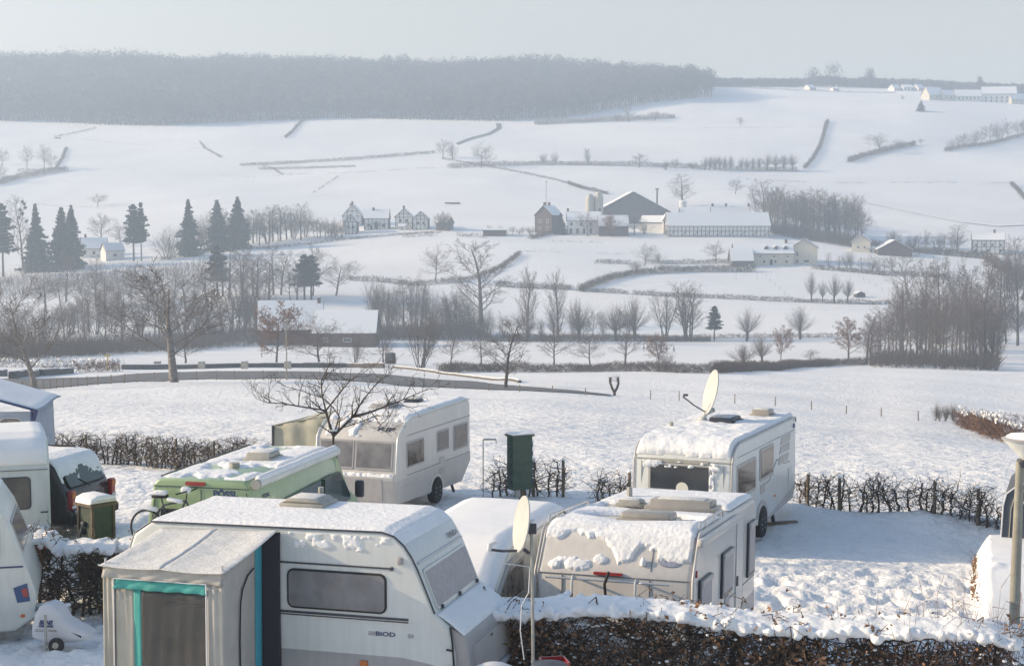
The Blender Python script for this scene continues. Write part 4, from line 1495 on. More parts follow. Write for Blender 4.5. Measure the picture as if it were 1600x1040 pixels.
print('houses')
W2 = lambda n, z, w=1.1, h=1.3, a=.12, b=.88: [(a + (b - a) * i / (n - 1), z, w, h) for i in range(n)]
house(147, 402, 38, 14, 16, 'white house with a snowy roof between the spruces and the pine, the larger of two', 12, 9, front=W2(3, .5), chim=[(.15, 0)], timber=False)
house(180, 406, 30, 15, 11, 'small white annex with one dark window below the white house', 35, 6, wallm='render_white', front=[(.5, .5, 1.6, 1.2)], gable=[])
house(498 + 50, 366, 19, 20, 11, 'small half-timbered gable cottage, leftmost of the half-timbered houses', 90, 9, timber=True, gable=[(.3, .6, 1, 1), (.7, .6, 1, 1)])
house(552, 362, 30, 16, 17, 'wider half-timbered gable house standing behind the small cottage', 90, 12, Y=745, timber=True, chim=[(.1, 0), (.2, .1)])
house(588, 359, 38, 18, 14, 'half-timbered barn with a long snowy roof facing the valley', 0, 9, timber=True, front=[(.2, .4, 1.4, 1.2), (.5, .4, 2.0, 3.0), (.8, .35, 1.6, 1.4)], door=.3, chim=[(.36, -.1)])
house(631, 358, 27, 19, 12, 'taller half-timbered gable house left of its twin gable', 90, 11, timber=True, gable=[(.3, .7, 1, 1.2), (.65, .7, 1, 1.2), (.5, .3, 1, 1.2)], chim=[(.08, 0)])
house(657, 359, 24, 17, 11, 'lower grey half-timbered gable house right of its twin gable', 90, 11, timber=True, gable=[(.35, .6, 1, 1.2), (.7, .6, 1, 1.2)])
house(628, 360, 10, 6, 4, 'tiny white shed with a snowy roof in front of the taller gable house', 0, 3, name='shed', cat='shed', front=[(.5, .5, .7, .7)])
house(690, 360, 20, 12, 9, 'dark outbuilding half hidden by trees right of the twin gables', -20, 7, wallm='shed_wall', name='shed', cat='shed')
house(773, 369, 36, 9, 2, 'long low brick shed standing alone in the snow', 2, 6, wallm='brick', name='shed', cat='shed', over=.5)
house(849, 364, 30, 28, 14, 'tall dark brick farmhouse with two chimneys', 62, 10, wallm='brick', gable=[(.3, .66, 1.1, 1.5), (.75, .66, 1.2, 1.7), (.3, .25, 1.1, 1.6), (.72, .25, 1.2, 1.7)], chim=[(.12, 0), (.55, 0)])
house(912, 367, 52, 22, 13, 'white farmhouse wing with a snowy roof beside the brick farmhouse', 0, 8, front=[(.12, .74, 1, 1.3), (.42, .74, 1, 1.3), (.7, .74, 1, 1.3), (.1, .25, 1.1, 2.2), (.3, .25, 1.1, 2.2), (.5, .25, 1.1, 2.2), (.7, .25, 1.1, 2.2)], chim=[(.02, 0), (.98, 0)], Y=700)
house(958, 366, 46, 16, 16, 'low farm building with a broad snowy roof behind the orchard trees', 0, 8, wallm='brick_dark', Y=694, chim=[(.35, 0)], name='farm_building', cat='barn')
house(988, 349, 112, 19, 30, 'huge dark barn with a wide gable, the biggest building of the farm', 90, 30, Y=738, wallm='shed_wall', roofm='shed_wall', name='barn', cat='barn', over=1.0)
house(1018, 362, 44, 15, 10, 'pale farm shed with a snowy roof beside the half-timbered gate gable', -28, 8, Y=706, wallm='render_white', name='farm_building', cat='barn')
house(1041, 360, 11, 22, 10, 'small half-timbered gate gable at the left end of the timber barn', 90, 4, Y=700, timber=True, name='gatehouse', cat='house')
house(1122, 361, 160, 17, 20, 'long half-timbered barn with a snowy roof along the farm yard', 3, 11, Y=690, timber=True, name='timber_barn', cat='barn')
house(1085, 348, 46, 12, 14, 'low snowy-roofed building behind the long timber barn', 0, 9, Y=735, name='farm_building', cat='barn')
house(1141, 330, 60, 6, 16, 'rear farmhouse with three chimneys on its snowy roof', 0, 9, Y=752, chim=[(.03, 0), (.38, 0), (.97, 0)], front=W2(3, .6, 1.4, .8))
house(1194, 414, 92, 18, 15, 'long cream farmhouse wing with three small dormers', 0, 9, wallm='render_cream', front=W2(5, .3, 1.1, 1.3) + W2(4, .75, .9, .9, .2, .9), chim=[(.9, 0)], door=.62)
d = [o for o in COL.objects if o.get('label', '').startswith('long cream farmhouse')][0]
for x in (1198, 1213, 1228):
    k = d.location.y / FPX
    xl = (x - 1194) * k
    q = MB().prism([(-.8, 0), (.8, 0), (.8, 1.3), (0, 2.1), (-.8, 1.3)], 0, 2.4).build('dormer', M_['stone_dark'], d)
    q.location = (xl, 1.2, 18 * k + .9)
    MB().box((-.45, 1.2, 1.86), (1.15, 2.3, .16), Matrix.Rotation(R(-40), 3, 'Y')).box((.45, 1.2, 1.86), (1.15, 2.3, .16), Matrix.Rotation(R(40), 3, 'Y')).build('snow', M_['snow'], q)
house(1256, 413, 40, 26, 13, 'cream gable house at the right end of the long farmhouse', 78, 10, wallm='render_cream', gable=[(.25, .62, 1.1, 1.8), (.25, .2, 1.1, 1.5), (.6, .2, 2.2, 1.2)], chim=[(.5, 0)])
house(1160, 417, 34, 10, 18, 'lean-to with a long snowy roof at the left end of the cream farmhouse', 0, 9, wallm='shed_wall', name='farm_building', cat='barn')
house(1345, 394, 28, 16, 11, 'white house with a pointed gable right of the dense wood', 75, 8, gable=[(.35, .5, .9, 1.2), (.7, .5, .9, 1.2)], wallm='render_cream')
house(1360, 395, 14, 7, 2, 'flat white extension beside the pointed white house', 0, 4, front=[(.5, .5, 1.4, .8)])
house(1398, 400, 52, 10, 14, 'low brown gabled shed beside the lane', 84, 13, wallm='brick', name='shed', cat='shed')
house(1544, 397, 48, 22, 10, 'half-timbered house with a blue-grey roof near the right edge', -14, 8, timber=True, roofm='roof_tile', front=W2(4, .65, .9, .9) + W2(3, .25, .9, 1.1), chim=[(.7, 0)])
# the big barn in the valley trees
house(538, 533, 98, 22, 32, 'large low barn with a snow-covered roof among the valley trees', 0, 14, Y=425, wallm='brick_dark', name='barn', cat='barn', front=[(.55, .5, 2.2, 1.0), (.2, .5, 1.4, 1)])
house(455, 533, 100, 24, 42, 'left half of the valley barn with a taller snowy roof', 8, 17, Y=432, wallm='brick_dark', name='barn', cat='barn', chim=[(.95, -.05)])
# the village on the right ridge
for (x, yb, wd, wl, rf, rot, lab, wm) in [
    (1455, 150, 30, 8, 12, 30, 'bright cream house with a steep gable, leftmost of the hilltop village', 'render_cream'),
    (1478, 151, 24, 8, 8, 20, 'cream house with a snowy roof right of the steep-gabled village house', 'render_cream'),
    (1505, 150, 40, 8, 10, 0, 'long hazy house in the middle of the hilltop village', 'render_white'),
    (1552, 157, 52, 14, 11, -8, 'largest building of the hilltop village, with two rows of windows', 'render_white'),
    (1585, 160, 36, 7, 9, 25, 'low house with a snowy roof at the right end of the hilltop village', 'render_cream'),
    (1412, 141, 16, 5, 5, 12, 'small hazy house on the ridge, second left of the village', 'render_white'),
    (1432, 140, 12, 5, 6, 30, 'small roof among the ridge trees just left of the village', 'render_white'),
    (1395, 139, 12, 4, 6, 25, 'small roof among the ridge trees, third left of the village', 'render_white'),
    (1264, 132, 12, 4, 5, 30, 'tiny snowy roof below the two round ridge trees', 'render_white'),
    (1300, 137, 9, 3, 3, 10, 'tiny white roof at the ridge hedge right of the round trees', 'render_white'),
]:
    house(x, yb, wd, wl, rf, lab, rot, 9, wallm=wm, Y=(1262 if x > 1435 else 1345), front=W2(3 if wd < 35 else 6, .55, 1.2, 1.6) + (W2(6, .2, 1.2, 1.6) if wd > 50 else []))

# silo, tank, troughs and small things
p = GY(921, 728)
s = empty('silo', p, 0, 'tall ribbed farm silo left of the big dark barn', 'silo')
q = MB()
for dx in (0, 4.0):
    hh_ = 15 if dx else 14
    q.lathe([(2.0, -1)] + [(2.0 + (.06 if i % 2 else 0), i * .8) for i in range(int(hh_ / .8))] + [(1.2, hh_ + .6), (.2, hh_ + 1)], 18, Matrix.Translation((dx, 0, 0)))
q.build('drum', M_['silo'], s, True)
p = GY(1065, 742)
s = empty('water_tank', p, 0, 'white round tank with a snowy top behind the low farm roof', 'tank')
MB().lathe([(1.7, -1), (1.7, 9.2), (1.9, 9.3), (1.9, 9.6), (1.0, 10.0)], 20).build('drum', M_['render_white'], s, True)
MB().lathe([(1.7, 9.7), (1.5, 10.1), (.3, 10.4)], 20).build('snow', M_['snow'], s, True)
for (x, yb, wpx, lab, nm) in [(707, 319, 24, 'long dark feed trough alone on the snowy slope', 'feed_trough'), (246 - 0, 0, 0, '', ''), (90, 217, 9, 'low dark hut on the upper left hillside', 'hut')]:
    if not lab: continue
    p = G(x, yb)
    k = p.y / FPX
    s = empty(nm, p, 0, lab, nm.replace('_', ' '))
    L = wpx * k
    MB().box((0, 0, .55), (L, 1.3, .7), None, .1).build('body', M_['timber'], s)
    MB().box((0, 0, .95), (L * .98, 1.1, .15), None, .05).build('snow', M_['snow'], s)
# chimney pipe behind the barn, flagpole by the brick farmhouse
p = GY(1025, 745)
s = empty('chimney_pipe', p, 0, 'thin dark pipe with a cap right of the big dark barn', 'pipe')
MB().tube([(0, 0, 0), (0, 0, 15)], .4, 8).box((0, 0, 15.2), (1.6, 1.6, .5)).build('pipe', M_['stone_dark'], s)
p = GY(853, 745)
s = empty('antenna_mast', p, 0, 'thin mast rising behind the brick farmhouse', 'mast')
MB().tube([(0, 0, 0), (0, 0, 19.5)], .13, 6).beam((-.7, 0, 18.8), (.7, 0, 18.8), .14).build('mast', M_['stone_dark'], s)
# dark bale in the orchard, field shelter in the paddock, stacked logs
p = G(610, 568)
s = empty('hay_bale', p, 0, 'round dark hay bale on the snow between two orchard trees', 'hay bale')
MB().lathe([(.2, -1.0), (1.0, -.95), (1.12, -.6), (1.12, .6), (1.0, .95), (.2, 1.0)], 20, Matrix.Translation((0, 0, 1.0)) @ Matrix.Rotation(R(90), 4, 'Y')).build('bale', M_['stone_dark'], s, True)
p = G(1343, 464)
s = empty('field_shelter', p, R(15), 'small snow-topped animal shelter in the pollard paddock', 'shelter')
MB().prism([(-1.8, 0), (1.8, 0), (1.6, 1.2), (0, 1.9), (-1.6, 1.2)], -1, 1).build('wall', M_['timber'], s)
MB().beam((-1.8, 0, 1.3), (0, 0, 2.05), 2.2, .22).beam((0, 0, 2.05), (1.8, 0, 1.3), 2.2, .22).build('snow', M_['snow'], s)
p = G(960, 618)
s = empty('forked_tree', p, 0, 'forked pollard stump with two curved arms beside the road end', 'tree')
q = MB()
k = p.y / FPX
a, b2 = 11 * k, 9 * k
q.tube([(0, 0, -.2), (0, 0, 7 * k)], [.16, .13], 8)
q.tube([(0, 0, 5 * k), (-4 * k, 0, 13 * k), (-7 * k, 0, 22 * k), (-6.5 * k, 0, 29 * k)], [.12, .12, .12, .13], 8)
q.tube([(0, 0, 5 * k), (4 * k, 0, 12 * k), (6.5 * k, 0, 20 * k), (5 * k, 0, 29 * k)], [.12, .12, .11, .12], 8)
q.build('trunk', M_['bark'], s, True)
sg = []
for i in range(46):
    sd_ = rnd.choice((-1, 1))
    z0 = (20 + 8 * rnd.random()) * k
    x0 = sd_ * 6.4 * k
    sg.append((x0, 0, z0, x0 + rnd.gauss(-sd_ * .2, .25), rnd.gauss(0, .2), z0 + rnd.uniform(.15, .55), .012, .004))
tube_obj('twigs', sg, M_['twig'], s, 3)

# sign posts and the street lamp across the field
p = G(168, 579)
s = empty('signpost', p, 0, 'yellow signboard on a thin post behind the road', 'signpost')
k = p.y / FPX
MB().tube([(0, 0, -.2), (0, 0, 25 * k)], .09, 8).build('post', M_['sign_yellow'], s)
MB().box((0, -.08, 24 * k), (11 * k, .06, 2.2 * k)).build('board', M_['sign_yellow'], s)
p = G(186, 579)
s = empty('marker_post', p, 0, 'short thick yellowish post beside the brown hedge', 'post')
MB().tube([(0, 0, -.2), (0, 0, 11 * k)], .16, 8).build('post', M_['stone_pale'], s)
MB().lathe([(.18, 11 * k), (.14, 11 * k + .1), (.02, 11 * k + .14)], 8).build('snow', M_['snow'], s)
p = G(448, 593)
k = p.y / FPX
s = empty('street_lamp', p, 0, 'street lamp with a curved arm in front of the big barn', 'street lamp')
hL = 101 * k
MB().tube([(0, 0, -.2), (0, 0, hL * .5), (0, 0, hL * .93), (-.12, 0, hL * .98), (-.35, 0, hL), (-.5, 0, hL)], [.085, .07, .05, .05, .045, .045], 8).build('pole', M_['lamp_pole'], s, True)
MB().lathe([(.05, -.42), (.12, -.3), (.14, 0), (.1, .3), (.03, .38)], 12, Matrix.Translation((-.78, 0, hL - .03)) @ Matrix.Rotation(R(90), 4, 'Y') @ Matrix.Scale(.6, 4, (1, 0, 0))).build('lamp_head', M_['lamp_glass'], s, True)

# ------------------------------------------------------------------ the walkers
print('people')


def person(p, faceaz, step, jacket, trousers, label, h=1.74, bag=False):
    root = empty('person', p, faceaz, label, 'person')
    V = [(0, 0, .95), (0, .01, 1.12), (0, .02, 1.38), (0, .03, 1.50), (0, .05, 1.62), (0, .06, 1.73)]
    Rr = [.145, .135, .165, .06, .092, .075]
    E_ = [(0, 1), (1, 2), (2, 3), (3, 4), (4, 5)]

    def chain(start, pts, rs):
        k = start
        for q, r in zip(pts, rs):
            V.append(q)
            Rr.append(r)
            E_.append((k, len(V) - 1))
            k = len(V) - 1
        return k
    hands = []
    for sg in (-1, 1):
        st = step * sg
        chain(0, [(sg * .10, 0, .88), (sg * .105, st * .20 + .03, .50), (sg * .105, st * .34 - .04, .10), (sg * .105, st * .34 + .10, .045)], [.1, .062, .043, .034])
        chain(2, [(sg * .19, .01, 1.40), (sg * .24, -st * .14, 1.13), (sg * .23, -st * .22 + .08, .90), (sg * .23, -st * .24 + .12, .81)], [.065, .048, .036, .03])
        hands.append((sg * .23, -st * .24 + .12, .80))
    me = bpy.data.meshes.new('body')
    me.from_pydata(V, E_, [])
    o = bpy.data.objects.new('body', me)
    COL.objects.link(o)
    o.modifiers.new('s', 'SKIN')
    for i, r in enumerate(Rr):
        f = 1.0
        me.skin_vertices[0].data[i].radius = (r, r * (.72 if i in (0, 1, 2) else 1))
    me.skin_vertices[0].data[0].use_root = True
    sb_ = o.modifiers.new('d', 'SUBSURF')
    sb_.levels = sb_.render_levels = 2
    bpy.context.view_layer.update()
    dg = bpy.context.evaluated_depsgraph_get()
    m2 = bpy.data.meshes.new_from_object(o.evaluated_get(dg))
    bpy.data.objects.remove(o)
    m2.materials.clear()
    for mm in (jacket, trousers, 'skin', 'black_rubber'): m2.materials.append(M_[mm])
    for f in m2.polygons:
        c = f.center
        f.material_index = 3 if c.z < .12 else (1 if c.z < .93 and abs(c.x) < .19 else (2 if c.z > 1.5 or c.z < .86 else 0))
    b = bpy.data.objects.new('body', m2)
    COL.objects.link(b)
    b.parent = root
    m2.polygons.foreach_set('use_smooth', [True] * len(m2.polygons))
    MB().lathe([(.02, -.02), (.098, .0), (.112, .06), (.095, .13), (.04, .17)], 14, Matrix.Translation((0, .045, 1.655))).build('hat', M_[jacket if jacket != 'cloth_blue' else 'hair'], root, True)
    MB().lathe([(.01, 0), (.018, .02), (.006, .05)], 6, Matrix.Translation((0, .145, 1.63))).build('nose', M_['skin'], root, True)
    if bag: MB().box((0, -.2, 1.25), (.3, .18, .42), None, .05).build('backpack', M_['cloth_dark'], root)
    s = h / 1.74
    root.scale = (s, s, s)


for x, yb, az, st, ja, tr, lab in [
    (1006, 549, -75, .7, 'cloth_dark', 'cloth_dark', 'walker in dark clothes at the left end of the line, left of the rusty-leaved tree'),
    (1033, 550, -80, .8, 'cloth_dark', 'cloth_blue', 'walker in dark clothes seen through the twigs of the rusty-leaved tree'),
    (1042, 552, -80, .9, 'brick_dark', 'cloth_dark', 'walker in a reddish brown jacket, second from the right of the line'),
    (1053, 552, -85, 1.0, 'cloth_dark', 'cloth_blue', 'walker striding at the right end of the line on the snowy meadow'),
]:
    person(G(x, yb), R(-az), st, ja, tr, lab)
print('part3 done')
# ================================================================== the campsite
mat('badge_blue', (.16, .19, .30), .4, col2=(.40, .42, .48), ns=14)
print('camp')


def at(px, py, Y):
    a, b, c = ray(px, py)
    return Vector((Y * a / b, Y, EYE + Y * c / b))


def vroot(name, x, y, z, az, label, cat):
    """a vehicle root: local x runs away from the viewer along azimuth az, y to the left, z up"""
    o = empty(name, (x, y, z), R(90 - az), label, cat)
    return o


def wheel(parent, x, y, z, r=.33, wd=.2, side=-1):
    M = Matrix.Translation((x, y, z)) @ Matrix.Rotation(R(90), 4, 'X')
    w = empty('wheel', (0, 0, 0))
    w.parent = parent
    MB().lathe([(r * .62, -wd / 2), (r * .93, -wd / 2), (r, -wd / 2 + .04), (r, wd / 2 - .04), (r * .93, wd / 2), (r * .62, wd / 2)], 28, M).build('tyre', M_['tyre'], w, True)
    q = MB().lathe([(.03, -wd * .42), (r * .18, -wd * .46), (r * .25, -wd * .3), (r * .6, -wd * .36), (r * .64, -wd * .5), (r * .64, wd * .5), (r * .6, wd * .36), (r * .25, wd * .3), (r * .18, wd * .46), (.03, wd * .42)], 28, M)
    for k in range(8):
        a = k * math.pi / 4
        for s in (-1, 1):
            q.beam(M @ Vector((r * .2 * math.cos(a), r * .2 * math.sin(a), s * wd * .40)), M @ Vector((r * .6 * math.cos(a), r * .6 * math.sin(a), s * wd * .43)), .035, .02)
    q.build('rim', M_['rim'], w, True)


def rail(name, pts, r, m, parent, n=8):
    return MB().tube(pts, r, n).build(name, M_[m], parent, True)


def roof_hatch(parent, c, w, d, h=.1, m='hatch_tan', tilt=0, name='roof_hatch', snow=True):
    x, y, z = c
    q = MB().box((x, y, z + h * .3), (w * 1.05, d * 1.05, h * .6), None, .015)
    q.prism([(x - w / 2, z + h * .6), (x + w / 2, z + h * .6), (x + w * .36, z + h * 1.3), (x - w * .36, z + h * 1.3)], y - d * .46, y + d * .46, .03)
    o = q.build(name, M_[m], parent, True)
    if snow: MB().box((x, y, z + h * 1.32), (w * .62, d * .7, .03), None, .012).build('snow', M_['snow_dust'], o, True)
    return o


def caravan(root, prof, w, paint, low=None, lowm='kip_low', split=1.05, bev=.07):
    """body between y=0 and y=w"""
    b = MB().prism(prof, 0, w, bev, 4).build('body', M_[paint], root, True)
    if low:
        MB().prism(low, -.004, w + .004, .03, 2).build('lower_panel', M_[lowm], root, True)
    return b


# ---------------------------------------------------------------- white caravan in front, with its porch awning
th = R(16)
fc = empty('caravan', (-1.15, 19.2, 0), math.pi - th, 'white caravan at the front with a fabric porch on its side', 'caravan')
FP = [(3.7, .45), (3.98, .9), (3.98, 2.0), (3.85, 2.38), (3.6, 2.55), (.46, 2.585), (.30, 2.54), (.17, 2.43), (.08, 2.30), (0, 2.15), (-.22, 1.62), (-.40, 1.47), (-.47, 1.12), (-.50, .48)]
bd = MB().prism(FP, -1.88, 0, .05, 4).build('body', M_['white_paint'], fc, True)
MB().prism([(3.72, .43), (3.985, .9), (3.985, 1.06), (.2, 1.06), (-.2, 1.0), (-.40, .9), (-.48, .46)], -1.884, .004, .02, 2).build('lower_panel', M_['panel_grey'], fc, True)
q = MB().prism([(-.40, 1.45), (-.57, 1.38), (-.62, 1.30), (-.71, .62), (-.66, .5), (-.48, .5)], -1.84, -.06, .05, 3).build('gas_locker', M_['panel_grey'], fc, True)
MB().box((-.69, -.98, .72), (.10, 1.7, .10), None, .04).build('bumper', M_['cover_white'], q, True)
MB().plate((-.672, -1.0, 1.0), (0, -1, 0), (.12, 0, .8), 1.5, .42, .03, .012).build('locker_door', M_['kip_low'], q)
vW = (.215, 0, .53)
window(fc, (-.115, -.94, 1.885), (0, -1, 0), vW, 1.66, .52, .05, M_['cream_paint'], M_['glass_frost'], .035, .02)
for yy in (-.25, -.95, -1.68):
    MB().box((-.235, yy, 1.66), (.04, .06, .05), None, .01).build('catch', M_['trim_dark'], fc)
rail('gutter', [(.02, -.08, 2.21), (.02, -1.8, 2.21)], .016, 'alu', fc)
window(fc, (1.06, 0, 1.825), (-1, 0, 0), (0, 0, 1), 1.32, .50, .09, M_['black_rubber'], M_['glass_blind'], .025, .014)
for z, x0, x1, hh_ in ((2.145, .33, 3.5, .02), (1.525, .12, 3.9, .028), (1.49, .12, 3.9, .012)):
    MB().plate(((x0 + x1) / 2, 0, z), (-1, 0, 0), (0, 0, 1), x1 - x0, hh_, .004, .012).build('trim_strip', M_['trim_dark'], fc)
MB().lathe([(.001, 0), (.025, 0), (.025, .02), (.001, .02)], 12, Matrix.Translation((.33, .0, 2.145)) @ Matrix.Rotation(R(-90), 4, 'X')).build('strip_end', M_['trim_dark'], fc)
rail('edge_rail', [(x, .002, z + .004) for x, z in FP[4:11]], .012, 'trim_dark', fc)
text(fc, 'BiOD', (.42, .004, 1.325), (-1, 0, 0), (0, 0, 1), .075, M_['ink_blue'], t=.002, xs=1.5, bold=.002)
for k in range(3):
    MB().plate((.60, 0, 1.343 - k * .018), (-1, 0, 0), (0, 0, 1), .09, .007, 0, .004).build('decal', M_['ink_grey'], fc)
    MB().plate((.09, 0, 1.343 - k * .018), (-1, 0, 0), (0, 0, 1), .08, .007, 0, .004).build('decal', M_['ink_grey'], fc)
text(fc, 'ERIBA', (.052, -1.55, 2.30), (0, -1, 0), (.3, 0, .5), .11, M_['ink_grey'], t=.002, xs=1.25)
rail('panel_joint', [(1.82, .003, .5), (1.82, .003, 2.5)], .005, 'ink_grey', fc, 6)
MB().plate((.70, 0, .94), (-1, 0, 0), (0, 0, 1), .10, .075, .01, .03).build('reflector', M_['amber_lens'], fc)
MB().box((.22, .03, 2.25), (.07, .07, .09), None, .02).build('side_light', M_['panel_grey'], fc, True)
rail('grab_handle', [(-.42, .02, 1.48), (-.46, .05, 1.3), (-.50, .05, .7), (-.47, .02, .55)], .013, 'black_rubber', fc)
for z in (1.2, .98): rail('hinge', [(-.38, .03, z), (-.47, .06, z)], .014, 'black_rubber', fc)
roof_hatch(fc, (2.05, -1.45, 2.60), .60, .5, .08)
rail('flue', [(2.0, -1.76, 2.5), (2.0, -1.76, 2.78)], .04, 'hatch_tan', fc)
wheel(fc, 2.0, -.12, .33)
wheel(fc, 2.0, -1.98, .33)
fn, T_ = poly_fn([(x, z) for x, z in [(3.95, 2.15), (3.86, 2.39), (3.6, 2.56), (2.0, 2.575), (.46, 2.59), (.30, 2.545), (.17, 2.435), (.10, 2.32)]][::-1], -1.85, -.02)
snow_sheet(fc, lambda s, t: (lambda p, n: (p, (-n[0], 0, abs(n[2]))))(*fn(s, t)), 150, 70, .028, None, 2, sc=2.4, edge=.12, rough=.5, size=(T_, 1.83))
# frost and little slides of snow at the top of the wall
snow_sheet(fc, lambda s, t: ((.35 + 1.35 * s, .004, 2.53 - .20 * t), (0, 1, 0)), 90, 26, .02, lambda s, t: np.clip((fbm(s * 16, t * 2.2, 4) - .50 - t * .10) * 7, 0, 1), 5, sc=9, edge=.02, size=(1.3, .2))
snow_sheet(fc, lambda s, t: ((-.23 - .35 * s, -1.84 + 1.80 * t, 1.615 - .215 * s if s < .45 else 1.518 - (s - .45) * .27), (0, 0, 1)), 26, 60, .035, None, 7, sc=3, edge=.05, size=(.45, 1.95))

# porch awning
aw = empty('porch_awning', (-1.15, 19.2, 0), math.pi - th, 'grey fabric porch with a turquoise-edged window standing against the front caravan', 'awning')
XA, XB, YA = 1.86, 3.42, 1.5


def drape(s, t):
    x = XA - .03 + (XB - XA + .06) * s
    y = .02 + (YA + .03) * t
    sag = -.035 * math.sin(math.pi * min(1, max(0, (s * 2) % 1))) * (1 - abs(.5 - t)) - .02 * math.sin(3.1 * t)
    z = 2.545 - .215 * t + sag - (.06 * s * (1 - t))
    return (x, y, z)


def grid_obj(name, f, ns, nt, m, parent, solid=.006):
    V = [f(i / (ns - 1), j / (nt - 1)) for i in range(ns) for j in range(nt)]
    idx = np.arange(ns * nt).reshape(ns, nt)
    F4 = np.stack([idx[:-1, :-1], idx[1:, :-1], idx[1:, 1:], idx[:-1, 1:]], -1).reshape(-1, 4)
    o = link(name, mesh_np(V, F4, 4), M_[m], parent, True)
    md = o.modifiers.new('s', 'SOLIDIFY')
    md.thickness = solid
    return o


grid_obj('roof', drape, 50, 30, 'canvas_tan', aw)
snow_sheet(aw, lambda s, t: (Vector(drape(s, t)) + Vector((0, 0, .004)), (0, 0, 1)), 90, 70, .022, lambda s, t: np.clip((fbm(s * 5, t * 5, 9) - .22 + (1 - s) * .18) * 4, 0, 1) * np.where(abs(s - .5) < .012, 0, 1), 12, mat=M_['snow_dust'], sc=12, edge=.12, size=(1.6, 1.5))


def wavy(x0, x1, y, z0, z1, amp=.012, k=9, ph=0):
    return lambda s, t: (x0 + (x1 - x0) * s, y + amp * math.sin(s * k + ph + t * 1.3) * (.3 + t) + .012 * math.sin(s * 31 + ph * 2 - t * 5) * (.2 + t) + .02 * (t ** 2), z0 + (z1 - z0) * t)


zt = lambda x: 2.33 - .005
fr = YA
grid_obj('front_top_panel', wavy(XA, XB, fr, 2.325, 2.18, .008, 12), 40, 5, 'canvas_grey', aw)
grid_obj('front_side_panel', wavy(3.27, XB, fr, 2.18, 0, .02, 14), 12, 14, 'canvas_tan', aw)
grid_obj('front_side_panel', wavy(XA, 2.06, fr, 2.18, 0, .02, 14), 12, 14, 'canvas_grey', aw)
grid_obj('window_edging', wavy(2.06, 3.27, fr + .004, 2.18, 2.06, .008, 12), 30, 4, 'canvas_turq', aw)
grid_obj('inner_panel', wavy(3.02, 3.27, fr - .01, 2.06, 0, .012, 8), 10, 12, 'canvas_tan', aw)
grid_obj('window_edging', wavy(2.92, 3.02, fr, 2.06, 0, .008, 5), 6, 12, 'canvas_turq', aw)
grid_obj('film_window', wavy(2.06, 2.92, fr - .006, 2.06, 0, .014, 7, 1), 24, 24, 'foil', aw)
rail('seam', [(2.06, fr + .03, 2.17), (2.06, fr + .045, 0)], .010, 'cover_white', aw, 6)
rail('seam', [(2.06, fr + .02, 2.18), (3.27, fr + .02, 2.18)], .007, 'cover_white', aw, 6)
rail('seam', [(3.27, fr + .02, 2.18), (3.27, fr + .04, 0)], .008, 'cover_white', aw, 6)


def wside(y0, y1, off=0, zt0=None):
    def f(s, t):
        y = y0 + (y1 - y0) * s
        top = 2.545 - .215 * y / YA - .012
        if zt0 is not None: top = top - zt0
        return (XA + off + .17 * (1 - y / YA) + .016 * math.sin(s * 7 + t * 2) * (.3 + t), y, top * (1 - t))
    return f


grid_obj('side_wall', wside(1.5, .36), 24, 20, 'canvas_grey', aw)
grid_obj('side_strip', wside(.36, .10, -.003), 6, 20, 'canvas_cyan', aw)
grid_obj('gap_shade', lambda s, t: (1.80 + .26 * s, .03 + .07 * s + .01 * math.sin(t * 5), (2.52 - .03 * s) * (1 - t)), 6, 20, 'cloth_dark', aw)  # dark sheet standing in for the shade in the gap beside the caravan wall
rail('zip', [(XA + .08, .50, 2.16), (XA + .055, .72, 2.12), (XA + .03, .92, 2.0), (XA + .02, 1.0, 1.85), (XA + .02, 1.03, 1.4), (XA + .01, 1.03, .2)], .011, 'cloth_dark', aw, 6)
for x, y in ((XA + .02, fr - .03), (XB - .02, fr - .03)): rail('pole', [(x, y, 2.40), (x, y, 0)], .013, 'alu', aw)
grid_obj('side_wall', lambda s, t: (XB - .01, YA * s, (2.44 - .13 * s) * (1 - t)), 8, 8, 'canvas_tan', aw)

# ---------------------------------------------------------------- the grey-beige caravan at the back left
kp = vroot('caravan', -2.85, 39, -1.1, 20, 'grey-beige caravan with large front windows behind the bare orchard tree', 'caravan')
KP = [(.1, .40), (-.04, .42), (-.10, 1.06), (-.02, 1.14), (.10, 1.98), (.22, 2.12), (.55, 2.32), (1.0, 2.44), (4.6, 2.50), (4.86, 2.46), (4.97, 2.34), (5.0, .78), (4.35, .30), (3.1, .30), (2.1, .30)]
caravan(kp, KP, 2.2, 'kip_paint', [(.1, .38), (-.045, .40), (-.105, .98), (4.99, 1.02), (5.004, .78), (4.34, .28)], 'kip_low')
uR, uE, up = (1, 0, 0), (0, -1, 0), (0, 0, 1)
for (x0, x1, z0, z1, g) in ((.62, 1.72, 1.20, 1.85, 'glass_brown'), (2.60, 3.40, 1.32, 1.88, 'glass_dark'), (3.76, 4.74, 1.20, 1.88, 'glass_brown')):
    window(kp, ((x0 + x1) / 2, 0, (z0 + z1) / 2), uR, up, x1 - x0, z1 - z0, .05, M_['panel_grey'], M_[g], .045, .02)
fv = (.12, 0, .84)
for c0, wd in ((1.64, .96), (.62, 1.02)):
    window(kp, (.04, c0, 1.58), uE, fv, wd, .72, .05, M_['panel_grey'], M_['glass_blind'], .05, .02)
MB().plate((-.085, 1.1, .74), uE, (-.06, 0, .64), 1.5, .56, .05, .012).build('front_locker', M_['panel_grey'], kp)
for k, z in enumerate((1.02, 2.02)): MB().plate((2.8, 0, z), uR, up, 4.3, .018, .004, .006).build('trim_strip', M_['ink_grey'], kp)
